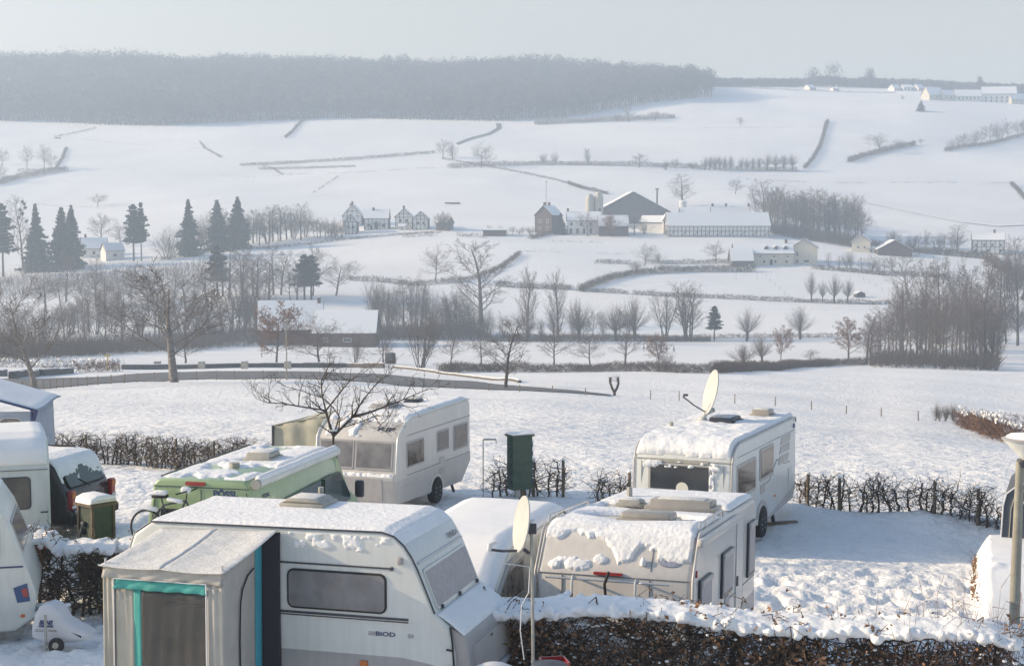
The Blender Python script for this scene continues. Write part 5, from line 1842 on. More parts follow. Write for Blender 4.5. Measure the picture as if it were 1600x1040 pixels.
for z in (.80, 1.08): MB().plate((2.95, 0, z), uR, up, .34, .16, .02, .015).build('vent', M_['kip_low' if z > 1 else 'grey_paint'], kp)
MB().plate((.62, 0, .58), uR, up, .62, .42, .03, .01).build('locker_door', M_['kip_low'], kp)
MB().plate((.32, 1.05, 2.185), uE, (.35, 0, .21), .3, .01, 0, .003).build('trim_strip', M_['ink_grey'], kp)
text(kp, 'KIP', (.33, .42, 2.200), uE, (.35, 0, .21), .20, M_['trim_dark'], t=.002, xs=1.7, bold=.004)
for k, (x, r) in enumerate(((2.55, .32),)):
    MB().prism([(x + .46 * math.cos(a), .36 + .42 * math.sin(a)) for a in np.linspace(0, math.pi, 13)], -.02, .02).build('wheel_arch', M_['kip_paint'], kp, True)
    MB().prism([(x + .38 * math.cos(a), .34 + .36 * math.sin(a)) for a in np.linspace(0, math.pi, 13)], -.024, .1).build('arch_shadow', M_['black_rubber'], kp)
    wheel(kp, x, .04, .31, .31)
    wheel(kp, x, 2.16, .31, .31)
rail('stabiliser_leg', [(4.1, .25, .35), (4.3, .22, 0)], .04, 'trim_dark', kp)
for k in (0, 2.2): rail('edge_rail', [(x, k, z + .01) for x, z in KP[3:10]], .026, 'white_paint', kp)
rail('drawbar', [(0, 1.1, .42), (-1.1, 1.1, .42)], .05, 'alu', kp)
roof_hatch(kp, (2.1, 1.25, 2.5), .75, .6, .1, 'panel_grey')
roof_hatch(kp, (3.3, .95, 2.5), .45, .45, .1, 'glass_dark')
fn, T_ = poly_fn([(.62, 2.35), (1.0, 2.445), (4.6, 2.505), (4.9, 2.45)], .03, 2.17)
snow_sheet(kp, fn, 130, 60, .07, lambda s, t: np.clip((s * 9 - .1 + (fbm(s * 10, t * 6, 2) - .5) * 2.0 + (1 - t) * .35) * 1.2, 0, 1), 3, sc=3, edge=.10, rough=.4, size=(T_, 2.14))
fn, T_ = poly_fn([(.12, 2.02), (.24, 2.14), (.55, 2.33), (.85, 2.41)], .9, 2.0)
snow_sheet(kp, fn, 50, 60, .05, lambda s, t: np.clip((fbm(s * 3, t * 5, 15) - .54) * 8, 0, 1), 6, sc=7, edge=.05, size=(T_, 1.1))
snow_sheet(kp, lambda s, t: ((-.10 + .08 * s, .05 + 2.1 * t, 1.07 + .07 * s), (-.3, 0, .9)), 6, 80, .04, lambda s, t: np.clip((fbm(s + 3, t * 14, 15) - .45) * 6, 0, 1), 6, sc=7, edge=.02, size=(.1, 2.1))
# its awning
ka = vroot('caravan_awning', -2.85, 39, -1.1, 20, 'khaki canvas awning with an arched door on the left side of the grey-beige caravan', 'awning')
grid_obj('front_wall', lambda s, t: (2.3 + .03 * math.sin(s * 22 + t * 3), 2.24 + 2.4 * s, (2.32 - .46 * s) * (1 - t)), 40, 12, 'canvas_khaki', ka, .01)
grid_obj('roof', lambda s, t: (2.3 + 2.6 * t, 2.24 + 2.4 * s, 2.33 - .46 * s - .05 * math.sin(math.pi * t)), 14, 14, 'canvas_khaki', ka, .01)
grid_obj('side_wall', lambda s, t: (2.3 + 2.6 * s, 4.64 + .02 * math.sin(s * 9), 1.86 * (1 - t)), 20, 8, 'canvas_khaki', ka, .01)
rail('corner_trim', [(2.28, 4.65, 0), (2.28, 4.65, 1.86)], .03, 'trim_dark', ka)
rail('door_zip', [(2.24, 3.35, .1), (2.25, 3.32, 1.3), (2.25, 3.15, 1.72), (2.25, 2.85, 1.90), (2.25, 2.55, 1.85)], .02, 'cover_white', ka)

# ---------------------------------------------------------------- white caravan with the satellite dish, back right
hb = vroot('caravan', 4.72, 34, -.95, 24, 'white caravan at the back right with a satellite dish on its roof', 'caravan')
HP = [(.15, .33), (0, .38), (-.05, 1.2), (0, 2.02), (.10, 2.22), (.28, 2.35), (.6, 2.43), (5.3, 2.43), (5.5, 2.40), (5.58, 2.3), (5.62, .75), (5.3, .45), (3.2, .33)]
caravan(hb, HP, 2.22, 'white_paint', [(3.1, .31), (3.1, .42), (5.15, .72), (5.624, .82), (5.624, .74), (5.3, .43)], 'kip_low')
window(hb, (-.012, 1.17, 1.68), uE, (.03, 0, .8), 1.42, .62, .04, M_['grey_paint'], M_['glass_dark'], .05, .03)
MB().lathe([(.001, 0), (.14, 0), (.14, .008), (.001, .008)], 16, Matrix.Translation((-.05, 1.1, 1.45)) @ Matrix.Rotation(R(-90), 4, 'Y')).build('sticker', M_['badge_white'], hb)
MB().plate((.0, 1.15, 2.04), uE, up, 1.25, .07, .01, .03).build('gutter', M_['hatch_tan'], hb)
for (x0, x1, z0, z1, g) in ((.36, 1.88, 1.20, 1.96, 'glass_brown'), (2.22, 3.42, 1.32, 2.06, 'glass_brown')):
    window(hb, ((x0 + x1) / 2, 0, (z0 + z1) / 2), uR, up, x1 - x0, z1 - z0, .06, M_['grey_paint'], M_[g], .07, .02)
for z, x in ((2.0, 4.55), (1.79, 4.48), (1.55, 4.38)):
    MB().prism([(x - .48, z - .09), (x + .42, z - .09), (x + .5, z + .08), (x - .36, z + .08)], -.012, .0, .0).build('decal', M_['kip_low'], hb)
MB().plate((2.9, 0, 2.12), uR, up, 5.0, .012, 0, .006).build('trim_strip', M_['ink_grey'], hb)
rail('swage_line', [(2.35, -.004, 1.16), (3.1, -.004, 1.22), (3.55, -.004, 1.5), (3.75, -.004, 1.62), (4.5, -.004, 1.42), (5.0, -.004, 1.40)], .008, 'ink_grey', hb)
MB().plate((2.5, 0, 1.12), uR, up, .4, .22, .02, .012).build('vent', M_['kip_low'], hb)
MB().plate((2.4, 0, .72), uR, up, .34, .2, .02, .012).build('vent', M_['kip_low'], hb)
MB().plate((5.05, 0, .98), uR, up, .34, .52, .03, .012).build('locker_door', M_['cream_paint'], hb)
MB().plate((3.6, 0, .78), uR, up, .1, .06, .01, .012).build('marker_light', M_['amber_lens'], hb)
MB().lathe([(.001, 0), (.06, 0), (.05, .02), (.001, .02)], 12, Matrix.Translation((5.35, 0, 2.22)) @ Matrix.Rotation(R(90), 4, 'X')).build('logo_disc', M_['ink_blue'], hb)
MB().prism([(2.45 + .50 * math.cos(a), .36 + .50 * math.sin(a)) for a in np.linspace(0, math.pi, 15)], -.03, .02).build('wheel_arch', M_['kip_low'], hb, True)
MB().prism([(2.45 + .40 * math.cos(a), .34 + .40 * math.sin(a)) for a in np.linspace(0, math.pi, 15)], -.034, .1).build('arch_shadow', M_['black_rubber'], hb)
wheel(hb, 2.45, .04, .33, .33)
wheel(hb, 2.45, 2.18, .33, .33)
rail('stabiliser_leg', [(4.2, .25, .4), (4.3, .2, 0)], .05, 'trim_dark', hb)
for k in (0, 2.22): rail('edge_rail', [(x, k, z + .006) for x, z in HP[1:10]], .02, 'grey_paint', hb)
for k in (.18, 2.04): rail('front_seam', [(-.03, k, .5), (-.02, k, 2.0)], .008, 'ink_grey', hb)
rail('front_seam', [(-.005, .03, 2.06), (-.005, 2.2, 2.06)], .014, 'grey_paint', hb)
roof_hatch(hb, (3.35, 1.15, 2.46), .9, .62, .13, 'trim_dark')
roof_hatch(hb, (4.75, .62, 2.46), .5, .5, .16, 'dome_grey')
rail('flue', [(1.9, 2.0, 2.4), (1.9, 2.0, 2.62)], .05, 'hatch_tan', hb)
fn, T_ = poly_fn([(-.01, 2.06), (.10, 2.23), (.28, 2.36), (.6, 2.44), (3, 2.44), (5.35, 2.44), (5.5, 2.41)], .05, 2.19)
snow_sheet(hb, fn, 170, 80, .09, lambda s, t: np.clip((s - .012 - .02 * fbm(t * 9, t * 3, 5)) * 60, 0, 1), 8, sc=6, edge=.05, rough=.42, size=(T_, 2.1))
snow_sheet(hb, lambda s, t: ((-.03 - .015, 2.0 - 1.75 * t, 2.04 - .16 * s), (-.7, 0, .4)), 14, 90, .06, lambda s, t: np.clip((fbm(s * 2, t * 12, 25) - .50 - s * .22 + .2 * (t < .2) + .28 * (t > .88)) * 7, 0, 1), 6, sc=9, edge=.02, size=(.2, 1.75))
snow_sheet(hb, lambda s, t: ((-.045, .50 - .12 * t, 1.98 - .75 * s), (-.7, 0, .3)), 40, 10, .04, lambda s, t: np.clip((fbm(s * 9, t * 2, 28) - .4) * 6, 0, 1), 6, sc=9, edge=.02, size=(.7, .14))
snow_sheet(hb, lambda s, t: ((-.03, .15 + 2.0 * t, 1.32 - .10 * s), (-.7, 0, .4)), 8, 70, .045, lambda s, t: np.clip((fbm(s * 2, t * 9, 35) - .52) * 7, 0, 1), 6, sc=9, edge=.02, size=(.1, 2))


def dish(root, c, nrm, rx, rz, arm_to, base=None, mast=None):
    c, n = Vector(c), Vector(nrm).normalized()
    u = Vector((0, 0, 1)).cross(n).normalized()
    v = n.cross(u)
    M = Matrix(((u.x, v.x, n.x, c.x), (u.y, v.y, n.y, c.y), (u.z, v.z, n.z, c.z), (0, 0, 0, 1)))
    q = MB()
    prof = [(.001, -.075)] + [(r, -.075 * (1 - r * r)) for r in np.linspace(.12, 1, 9)] + [(1.035, .005), (1.04, -.015)] + [(r, -.075 * (1 - r * r) - .03) for r in np.linspace(1, .1, 8)] + [(.001, -.11)]
    q.lathe([(r * rz, z * rz * 1.6) for r, z in prof], 40, M @ Matrix.Diagonal((rx / rz, 1, 1, 1)))
    q.build('reflector', M_['dish'], root, True)
    lo = c - v * rz * .97
    a = Vector(arm_to)
    rail('feed_arm', [lo - n * .05, lo.lerp(a, .5) - v * .015, a], .016, 'trim_dark', root)
    k = a + (c - a).normalized() * .10
    MB().tube([a - v * .02, a + v * .05, k + v * .03], [.028, .034, .026], 10).build('receiver', M_['cover_white' if mast else 'trim_dark'], root, True)
    return lo


dr = empty('satellite_dish', hb.matrix_basis @ Vector((3.1, 1.62, 2.44)), 0, 'cream satellite dish with a dark feed arm on the roof of the back right caravan', 'satellite dish')
o0 = dr.location.copy()
c_ = at(1110, 612, o0.y) - o0
lo = dish(dr, c_, (-.95, -.22, .24), .38, .52, at(1068, 620, o0.y) - o0)
MB().lathe([(.001, 0), (.20, 0), (.19, .05), (.10, .13), (.08, .18), (.001, .18)], 20).build('base', M_['dish'], dr, True)
rail('bracket', [(0, 0, .1), (.06, .0, .26), (c_ + Vector((.10, .03, -.42)))], .055, 'dish', dr)

# ---------------------------------------------------------------- low motor caravan in the middle, tail towards the viewer
mh = vroot('motorhome', 2.50, 22, -.38, 17, 'cream motorhome seen from behind, snow sliding off its sloping rear above the near hedge', 'motorhome')
mh.rotation_euler = (Matrix.Rotation(R(90 - 17), 4, 'Z') @ Matrix.Rotation(R(4.4), 4, 'Y')).to_euler()
MW = 2.3
MP = [(.1, .35), (0, .4), (0, 1.72), (.07, 1.82), (.36, 2.24), (.46, 2.31), (.62, 2.34), (5.85, 2.34), (6.0, 2.28), (6.05, 2.15), (6.05, .4), (5.9, .35)]
caravan(mh, MP, MW, 'kip_paint', [(.1, .33), (-.004, .38), (-.004, .72), (6.054, .72), (6.054, .38), (5.9, .33)], 'panel_grey', bev=.10)
for (x0, x1, z0, z1) in ((.42, 1.35, 1.10, 1.66), (2.35, 3.35, 1.10, 1.80), (5.0, 5.75, 1.05, 1.98)):
    window(mh, ((x0 + x1) / 2, 0, (z0 + z1) / 2), uR, up, x1 - x0, z1 - z0, .03, M_['trim_dark'], M_['glass_frost'], .07, .04)
    MB().box(((x0 + x1) / 2, -.05, z1 - .05), (x1 - x0, .05, .08), None, .015).build('blind_box', M_['grey_paint'], mh)
dd = MB().plate((4.2, 0, 1.30), uR, up, .75, 1.75, .06, .012).build('door', M_['kip_paint'], mh)
MB().plate((3.95, -.012, 1.15), uR, up, .12, .16, .02, .02).build('handle', M_['trim_dark'], dd)
for x in (3.84, 4.56): MB().plate((x, 0, 1.3), uR, up, .012, 1.7, 0, .014).build('trim_strip', M_['ink_grey'], mh)
MB().plate((3.2, 0, .98), uR, up, 5.5, .012, 0, .008).build('trim_strip', M_['ink_grey'], mh)
MB().plate((3.0, 0, .9), uR, up, .4, .3, .02, .012).build('vent', M_['panel_grey'], mh)
MB().lathe([(.001, 0), (.055, 0), (.045, .03), (.001, .03)], 14, Matrix.Translation((.22, -.0, 1.78)) @ Matrix.Rotation(R(90), 4, 'X')).build('marker_light', M_['red_lens'], mh)
MB().plate((0, 1.22, 1.80 - .06), uE, up, .42, .04, .01, .04).build('brake_light', M_['red_lens'], mh)
lg = MB().lathe([(.001, 0), (.085, 0), (.085, .006), (.001, .006)], 24, Matrix.Translation((.145, .36, 1.94)) @ Matrix.Rotation(math.atan2(.29, .42), 4, 'Y') @ Matrix.Rotation(R(-90), 4, 'Y') @ Matrix.Diagonal((1, 2.0, 1, 1))).build('badge', M_['badge_blue'], mh)
for s_ in ([(-.006, .05, 1.70), (-.006, 2.25, 1.70)], [(.05, .62, 1.80), (.35, .62, 2.23)], [(-.006, .62, .5), (-.006, .62, 1.68)], [(-.006, 1.9, .5), (-.006, 1.9, 1.68)]):
    rail('panel_joint', s_, .007, 'ink_grey', mh, 6)
# bicycle carrier on the tail
bc = MB()
for y in (.78, 1.70): bc.tube([(-.02, y, 1.66), (-.16, y, 1.70), (-.20, y, 1.64), (-.20, y, 1.0)], .018, 8)
for z in (1.66,): bc.tube([(-.16, .3, z), (-.16, 2.1, z)], .016, 8)
bc.tube([(-.22, .3, 1.02), (-.22, 1.9, 1.02)], .02, 8)
bc.build('bicycle_carrier', M_['alu'], mh, True)
rail('carrier_strap', [(-.18, 1.20, 1.35), (-.22, 1.22, 1.62), (-.22, 1.16, 1.80)], .022, 'black_rubber', mh)
for y, x0, x1 in ((2.27, .55, 2.9), (.03, .6, 2.6)):
    rl = MB().tube([(x0, y, 2.35), (x0 + .06, y, 2.45), (x1 - .05, y, 2.45), (x1, y, 2.35)], .018, 8)
    for x in (x0 + .5, x0 + 1.2): rl.tube([(x, y, 2.33), (x, y, 2.45)], .014, 6)
    rl.build('roof_rail', M_['alu'], mh, True)
MB().box((2.0, -.06, 2.22), (3.6, .10, .12), None, .04).build('awning_case', M_['kip_paint'], mh, True)
rail('edge_rail', [(x, MW, z) for x, z in MP[1:7]], .022, 'grey_paint', mh)
rail('edge_rail', [(x, 0, z) for x, z in MP[1:7]], .022, 'kip_paint', mh)
roof_hatch(mh, (2.95, .72, 2.37), .62, 1.08, .14, 'dome_grey')
roof_hatch(mh, (3.2, 1.62, 2.37), .42, .42, .08, 'hatch_tan')
rail('flue', [(4.3, 1.9, 2.3), (4.3, 1.9, 2.56)], .05, 'hatch_tan', mh)
dm = MB().box((1.55, .98, 2.41), (.52, .80, .16), None, .07).box((1.55, .98, 2.36), (.62, .9, .06), None, .02).build('roof_dome', M_['dome_grey'], mh, True)


def mmask(s, t):
    """snow melted clear round the dome and the hatches"""
    x, y = .4 + 5.5 * s, .05 + 2.1 * t
    e1 = np.sqrt(((x - 1.55) / .50) ** 2 + ((y - 1.02) / .85) ** 2)
    e2 = np.maximum(abs(x - 3.0) / .50, abs(y - 1.0) / .98) + (fbm(x * 3, y * 3, 3) - .5) * .3
    return np.clip((e1 - 1) * 5, 0, 1) * np.clip((e2 - 1) * 6, 0, 1)


fn, T_ = poly_fn([(.40, 2.28), (.62, 2.35), (3, 2.35), (5.85, 2.35)], .05, 2.25)
snow_sheet(mh, fn, 190, 90, .075, mmask, 4, sc=3, edge=.08, rough=.35, size=(T_, 2.1))
fn, T_ = poly_fn([(-.005, 1.72), (.07, 1.825), (.36, 2.245), (.50, 2.325)], .06, 2.24)
def rmask(s, t):
    y = .06 + 2.18 * t
    b = fbm(s * 6, t * 16, 44) * .5 + fbm(s * 2.2, t * 6, 41) * .5
    lo = .62 - .10 * np.sin(y * 2.3 + .4)                       # how far down the snow reaches
    lo = np.where(y < 1.35, lo - .34 * np.clip((1.35 - y) / .25, 0, 1), lo)
    lo = np.where(y < .95, lo + .34 * np.clip((.95 - y) / .12, 0, 1), lo)
    lo = np.where(y < .55, lo - .22, lo)
    sheet_ = (s - lo) * 3 + (b - .5) * 1.8
    chunk = .5 - ((s - .20) / .24) ** 2 - ((y - 1.78) / .42) ** 2 + (b - .5) * 1.6
    chunk2 = .4 - ((s - .30) / .20) ** 2 - ((y - 1.38) / .16) ** 2 + (b - .5) * 1.2
    return np.clip(np.maximum.reduce([sheet_, chunk, chunk2]) * 5, 0, 1)


snow_sheet(mh, fn, 70, 170, .042, rmask, 9, sc=9, edge=.03, rough=.3, size=(T_, 2.08))
MB().lathe([(.001, 0), (.04, .01), (.045, .07), (.02, .12), (.001, .13)], 10, Matrix.Translation((.10, .74, 1.86))).build('snow', M_['snow'], mh, True)
wheel(mh, 1.6, .1, .32)
wheel(mh, 1.6, 2.1, .32)
wheel(mh, 5.1, .1, .32)
wheel(mh, 5.1, 2.1, .32)

# ---------------------------------------------------------------- snow-buried van beside it
vn_ = vroot('parked_van', -.27, 22.3, -.58, 17, 'parked van buried under smooth snow between the front caravan and the motorhome', 'van')
VP = [(-1.45, .45), (-1.5, .85), (-1.2, 1.08), (-.62, 1.25), (.72, 2.08), (1.0, 2.16), (3.9, 2.18), (4.25, 2.0), (4.3, .4), (3.9, .3), (-1.0, .3)]
MB().prism(VP, 0, 1.85, .09, 4).build('body', M_['cream_paint'], vn_, True)
f = MB().prism([(-.10, 1.36), (.72, 1.90), (1.5, 1.93), (1.56, 1.36)], -.012, .02).build('side_window', M_['alu'], vn_)
MB().prism([(.05, 1.42), (.76, 1.84), (1.42, 1.87), (1.47, 1.42)], -.020, .0).build('pane', M_['glass_curtain'], f)
rail('door_pillar', [(-.45, -.01, 1.18), (.70, -.01, 1.97), (1.1, -.01, 2.0)], .03, 'grey_paint', vn_)
m_ = MB().box((-.05, -.17, 1.30), (.14, .22, .26), None, .05).build('mirror', M_['trim_dark'], vn_, True)
MB().box((-.05, -.17, 1.45), (.15, .23, .06), None, .02).build('snow', M_['snow'], m_, True)
fn, T_ = poly_fn([(-1.5, .86), (-1.2, 1.09), (-.62, 1.26), (.05, 1.68), (.72, 2.09), (1.0, 2.17), (3.9, 2.19), (4.2, 2.05)], .02, 1.83)
snow_sheet(vn_, fn, 120, 60, .13, None, 17, mat=M_['snow_smooth'], sc=1.2, edge=.25, rough=.25, size=(T_, 1.8))
for x in (-.8, 3.2):
    for y in (.1, 1.75): wheel(vn_, x, y, .32)

# ---------------------------------------------------------------- pale green camper van
gv = vroot('camper_van', -4.64, 28, -.75, 14, 'pale green camper van with a bicycle on its back doors, seen behind the front caravan', 'camper van')
CS = [(-.16, .32), (-.19, 1.2), (-.10, 1.75), (0, 2.36), (.06, 2.44), (.14, 2.48), (1.70, 2.48), (1.80, 2.44), (1.86, 2.36), (1.98, 1.75), (2.07, 1.2), (2.04, .32)]
Mg = Matrix(((0, 1, 0, 0), (1, 0, 0, 0), (0, 0, 1, 0), (0, 0, 0, 1)))
MB().prism(CS, 0, 4.25, .05, 3, Mg).build('body', M_['van_green'], gv, True)
MB().prism([(4.2, .35), (4.2, 2.46), (4.35, 2.40), (5.05, 1.55), (5.6, 1.28), (5.75, .95), (5.75, .4)], -.05, 1.93, .12, 3).build('cab', M_['van_green'], gv, True)
MB().plate((4.74, .94, 1.97), (0, -1, 0), (-.70, 0, .85), 1.6, .95, .08, .02).build('windscreen', M_['glass_green'], gv)
MB().prism([(3.3, 1.35), (3.3, 2.0), (4.15, 2.02), (4.75, 1.45), (4.75, 1.35)], -.175, -.1).build('cab_window', M_['glass_green'], gv)
MB().prism([(1.2, 1.35), (1.2, 1.95), (3.1, 2.0), (3.1, 1.35)], -.165, -.1).build('side_window', M_['glass_green'], gv)
MB().box((4.9, -.32, 1.55), (.12, .2, .36), None, .05).build('mirror', M_['trim_dark'], gv, True)
for s_ in ([(-.004, .01, 2.345), (-.004, 1.85, 2.345)], [(-.004, .93, 2.30), (-.004, .93, .5)], [(-.004, 1.80, 2.28), (-.004, 1.98, 1.2), (-.004, 1.96, .5)], [(-.004, .06, 2.28), (-.004, -.1, 1.2)]):
    rail('panel_gap', s_, .008, 'trim_dark', gv, 6)
br = MB().plate((0, 1.03, 2.415), uE, up, .38, .065, .035, .04).build('brake_light', M_['red_lens'], gv)
window(gv, (0, 1.42, 1.68), uE, up, .72, .52, .06, M_['trim_dark'], M_['glass_dark'], .03, .02)
window(gv, (0, .42, 1.68), uE, up, .72, .52, .06, M_['trim_dark'], M_['glass_dark'], .03, .02)
text(gv, 'PÖSSL', (-.006, .46, 2.245), uE, up, .15, M_['ink_blue'], t=.003, xs=1.15, bold=.006)
text(gv, 'PÖSSL', (.62, -.055, 2.14), uR, (0, .12, 1), .10, M_['ink_blue'], t=.003, xs=1.2)
for y in (1.93, -.08): MB().box((.0, y, 1.25), (.06, .12, .38), None, .02).build('tail_light', M_['red_lens'], gv)
rail('awning_case', [(.05, -.12, 2.44), (4.1, -.12, 2.44)], .085, 'cream_paint', gv, 14)
MB().lathe([(.001, -.02), (.09, -.02), (.095, .03), (.09, .06), (.001, .06)], 14, Matrix.Translation((0, -.12, 2.44)) @ Matrix.Rotation(R(90), 4, 'Y')).build('awning_cap', M_['hatch_tan'], gv, True)
roof_hatch(gv, (2.4, .75, 2.49), .6, .55, .12, 'hatch_tan')
rail('roof_vent', [(1.4, .9, 2.48), (1.4, .9, 2.58)], .10, 'hatch_tan', gv)
rail('roof_edge', [(.2, 1.80, 2.49), (4.2, 1.80, 2.49)], .015, 'trim_dark', gv, 6)
snow_sheet(gv, lambda s, t: ((.12 + 4.05 * s, .1 + 1.6 * t, 2.482), (0, 0, 1)), 140, 60, .05, lambda s, t: np.clip((fbm(s * 6, t * 4, 21) - .42 + .12 * s) * 7, 0, 1), 4, sc=4, edge=.06, size=(4, 1.6))
snow_sheet(gv, lambda s, t: (.1 + 3.95 * s, -.19 + .15 * t, 2.50 + .03 * math.sin(t * 3.1)) and ((.1 + 3.95 * s, -.19 + .15 * t, 2.50 + .03 * math.sin(t * 3.1)), (0, 0, 1)), 80, 10, .05, None, 4, sc=3, edge=.04, size=(4, .15))
for x in (.9, 4.7):
    for y in (.0, 1.9): wheel(gv, x, y, .34, .34)

# bicycle hanging on the back doors
bk = vroot('bicycle', -4.64, 28, -.75, 14, 'snow-dusted dark bicycle hanging on the back doors of the green camper van', 'bicycle')


def bwheel(y, z, x=-.22, r=.33):
    M = Matrix.Translation((x, y, z)) @ Matrix.Rotation(R(90), 4, 'Y')
    wq = MB()
    wq.lathe([(r - .02, -.018), (r, -.012), (r + .006, 0), (r, .012), (r - .02, .018), (r - .035, 0), (r - .02, -.018)], 32, M, 1, False)
    wo = wq.build('wheel', M_['tyre'], bk, True)
    sp_ = [(x, y, z, x, y + math.cos(a) * r, z + math.sin(a) * r, .003, .003) for a in np.linspace(0, 6.28, 25)]
    tube_obj('spokes', sp_, M_['alu'], wo, 3)


zc = 1.62
bwheel(1.88, zc)
bwheel(.86, zc)
f = MB()
hd, bb, st_ = (-.22, 1.12, zc + .52), (-.22, 1.42, zc - .04), (-.22, 1.56, zc + .42)
ra, fa = (-.22, 1.88, zc), (-.22, .86, zc)
for a, b in ((hd, bb), (bb, st_), (hd, st_), (bb, ra), (st_, ra), (hd, fa)): f.tube([a, b], .017, 8)
f.tube([st_, (-.22, 1.60, zc + .56)], .014, 8)
f.build('frame', M_['trim_dark'], bk, True)
MB().tube([hd, (-.22, 1.10, zc + .66), (-.42, 1.02, zc + .72), (-.62, 1.12, zc + .70)], .013, 8).tube([(-.22, 1.10, zc + .66), (-.06, .98, zc + .72)], .013, 8).build('handlebar', M_['black_rubber'], bk, True)
s0 = MB().box((-.22, 1.62, zc + .58), (.16, .28, .06), None, .025).build('saddle', M_['black_rubber'], bk, True)
MB().box((-.22, 1.62, zc + .64), (.17, .27, .08), None, .035).build('snow', M_['snow'], s0, True)
for c, d in (((-.24, 1.32, zc + .52), (.12, .3, .07)), ((-.24, 1.82, zc + .36), (.13, .34, .07)), ((-.26, 1.10, zc + .72), (.14, .16, .1)), ((-.24, .95, zc + .33), (.1, .24, .06)), ((-.24, 1.44, zc + .1), (.12, .12, .09))):
    MB().box(c, d, Matrix.Rotation(R(8), 3, 'X'), .03).build('snow', M_['snow'], bk, True)
MB().box((-.2, 1.4, zc - .36), (.2, 1.7, .04)).tube([(-.06, 1.7, zc + .3), (-.2, 1.7, zc - .36)], .015, 6).tube([(-.06, 1.0, zc + .3), (-.2, 1.0, zc - .36)], .015, 6).build('carrier', M_['alu'], bk)

# ---------------------------------------------------------------- dark brown off-road car
sv = vroot('parked_car', -8.57, 34.0, -.36, -75, 'dark brown off-road car with a snowy rear window behind the left caravan', 'car')
SP = [(-.08, .42), (-.10, .72), (0, .80), (.02, 1.02), (.10, 1.16), (.34, 1.62), (.46, 1.72), (.8, 1.77), (3.0, 1.76), (3.65, 1.25), (4.6, 1.08), (4.75, .8), (4.75, .42)]
MB().prism(SP, 0, 1.8, .10, 4).build('body', M_['suv_brown'], sv, True)
window(sv, (.205, .9, 1.39), uE, (.24, 0, .46), 1.42, .48, .08, M_['black_rubber'], M_['glass_green'], .03, .02)
for x0, x1 in ((.45, 1.15), (1.25, 2.15), (2.25, 3.1)):
    MB().prism([(x0 + (0 if x0 > .5 else -.12), 1.17), (x1, 1.17), (x1 - .02, 1.60), (x0 + .04, 1.60)], 1.79, 1.812, 0).build('side_window', M_['glass_green'], sv)
for yy in (.09, 1.71):
    tl = MB().box((-.015, yy, .98), (.12, .17, .40), None, .03).build('tail_light', M_['red_lens'], sv, True)
    MB().box((-.075, yy, 1.09), (.02, .15, .12), None, .008).build('indicator', M_['amber_lens'], tl)
    MB().box((-.075, yy, .84), (.02, .15, .06), None, .008).build('reversing_light', M_['white_lens'], tl)
MB().plate((.0, .9, .92), uE, up, .9, .2, .03, .02).build('plate_recess', M_['trim_dark'], sv)
MB().plate((-.02, .9, .92), uE, up, .5, .11, .01, .01).build('number_plate', M_['sign_yellow'], sv)
MB().box((-.09, .9, .58), (.16, 1.74, .20), None, .05).build('bumper', M_['black_rubber'], sv, True)
snow_sheet(sv, lambda s, t: ((-.23 + .2 * s, .1 + 1.6 * t, .715), (0, 0, 1)), 10, 50, .05, lambda s, t: np.clip((t - .35) * 5, 0, 1), 4, edge=.05, size=(.2, 1.6))
for yy in (.2, 1.6): rail('roof_rail', [(.7, yy, 1.76), (.78, yy, 1.84), (2.6, yy, 1.84), (2.7, yy, 1.76)], .02, 'black_rubber', sv)
rail('wiper', [(.03, .9, 1.16), (.16, 1.2, 1.36)], .012, 'black_rubber', sv, 6)
fn, T_ = poly_fn([(.09, 1.15), (.34, 1.64), (.46, 1.74), (.8, 1.79), (3.0, 1.78)], .06, 1.74)
snow_sheet(sv, fn, 110, 60, .045, lambda s, t: np.where(s < .13, np.clip((fbm(s * 40, t * 12, 5) - .80 + s * 4.8) * 5, 0, 1), 1), 4, sc=4, edge=.05, size=(T_, 1.7))
for x in (.85, 3.75):
    for y in (.1, 1.7): wheel(sv, x, y, .36, .36)

# ---------------------------------------------------------------- caravans at the left edge
c3 = vroot('caravan', -8.74, 30.0, -.32, -19, 'white caravan with a wide rear window beside the brown car', 'caravan')
CP = [(.05, .35), (-.02, .40), (-.05, .62), (.05, .78), (.09, 1.1), (.24, 2.0), (.36, 2.26), (.55, 2.42), (.9, 2.5), (2.5, 2.5), (2.7, 2.3), (2.7, .4)]
MB().prism(CP, 0, 2.2, .09, 4).build('body', M_['cream_paint'], c3, True)
MB().prism([(.06, .34), (-.14, .38), (-.18, .62), (-.02, .84), (.10, .92)], .02, 2.18, .05, 3).build('rear_valance', M_['white_paint'], c3, True)
window(c3, (.165, 1.15, 1.50), uE, (.15, 0, .9), 1.6, .62, .08, M_['trim_dark'], M_['glass_brown'], .03, .02)
for yy in (.22, 1.98):
    MB().box((-.15, yy, .52), (.06, .28, .22), None, .02).build('tail_light', M_['red_lens'], c3, True)
rail('swage_line', [(.21, .03, 1.93), (.21, 2.17, 1.93)], .009, 'ink_grey', c3, 6)
MB().box((.10, .12, 1.13), (.03, .14, .03), None, .01).build('handle', M_['trim_dark'], c3)
MB().prism([(-.14, 0), (.02, .05), (.14, .03), (.03, -.05)], 0, .006).build('decal', M_['box_edge'], c3).location = (.28, 1.6, 2.08)
fn, T_ = poly_fn([(.24, 2.03), (.36, 2.28), (.55, 2.44), (.9, 2.52), (2.5, 2.52)], .04, 2.16)
snow_sheet(c3, fn, 90, 60, .07, None, 17, mat=M_['snow_smooth'], sc=1.5, edge=.22, rough=.3, size=(T_, 2.1))
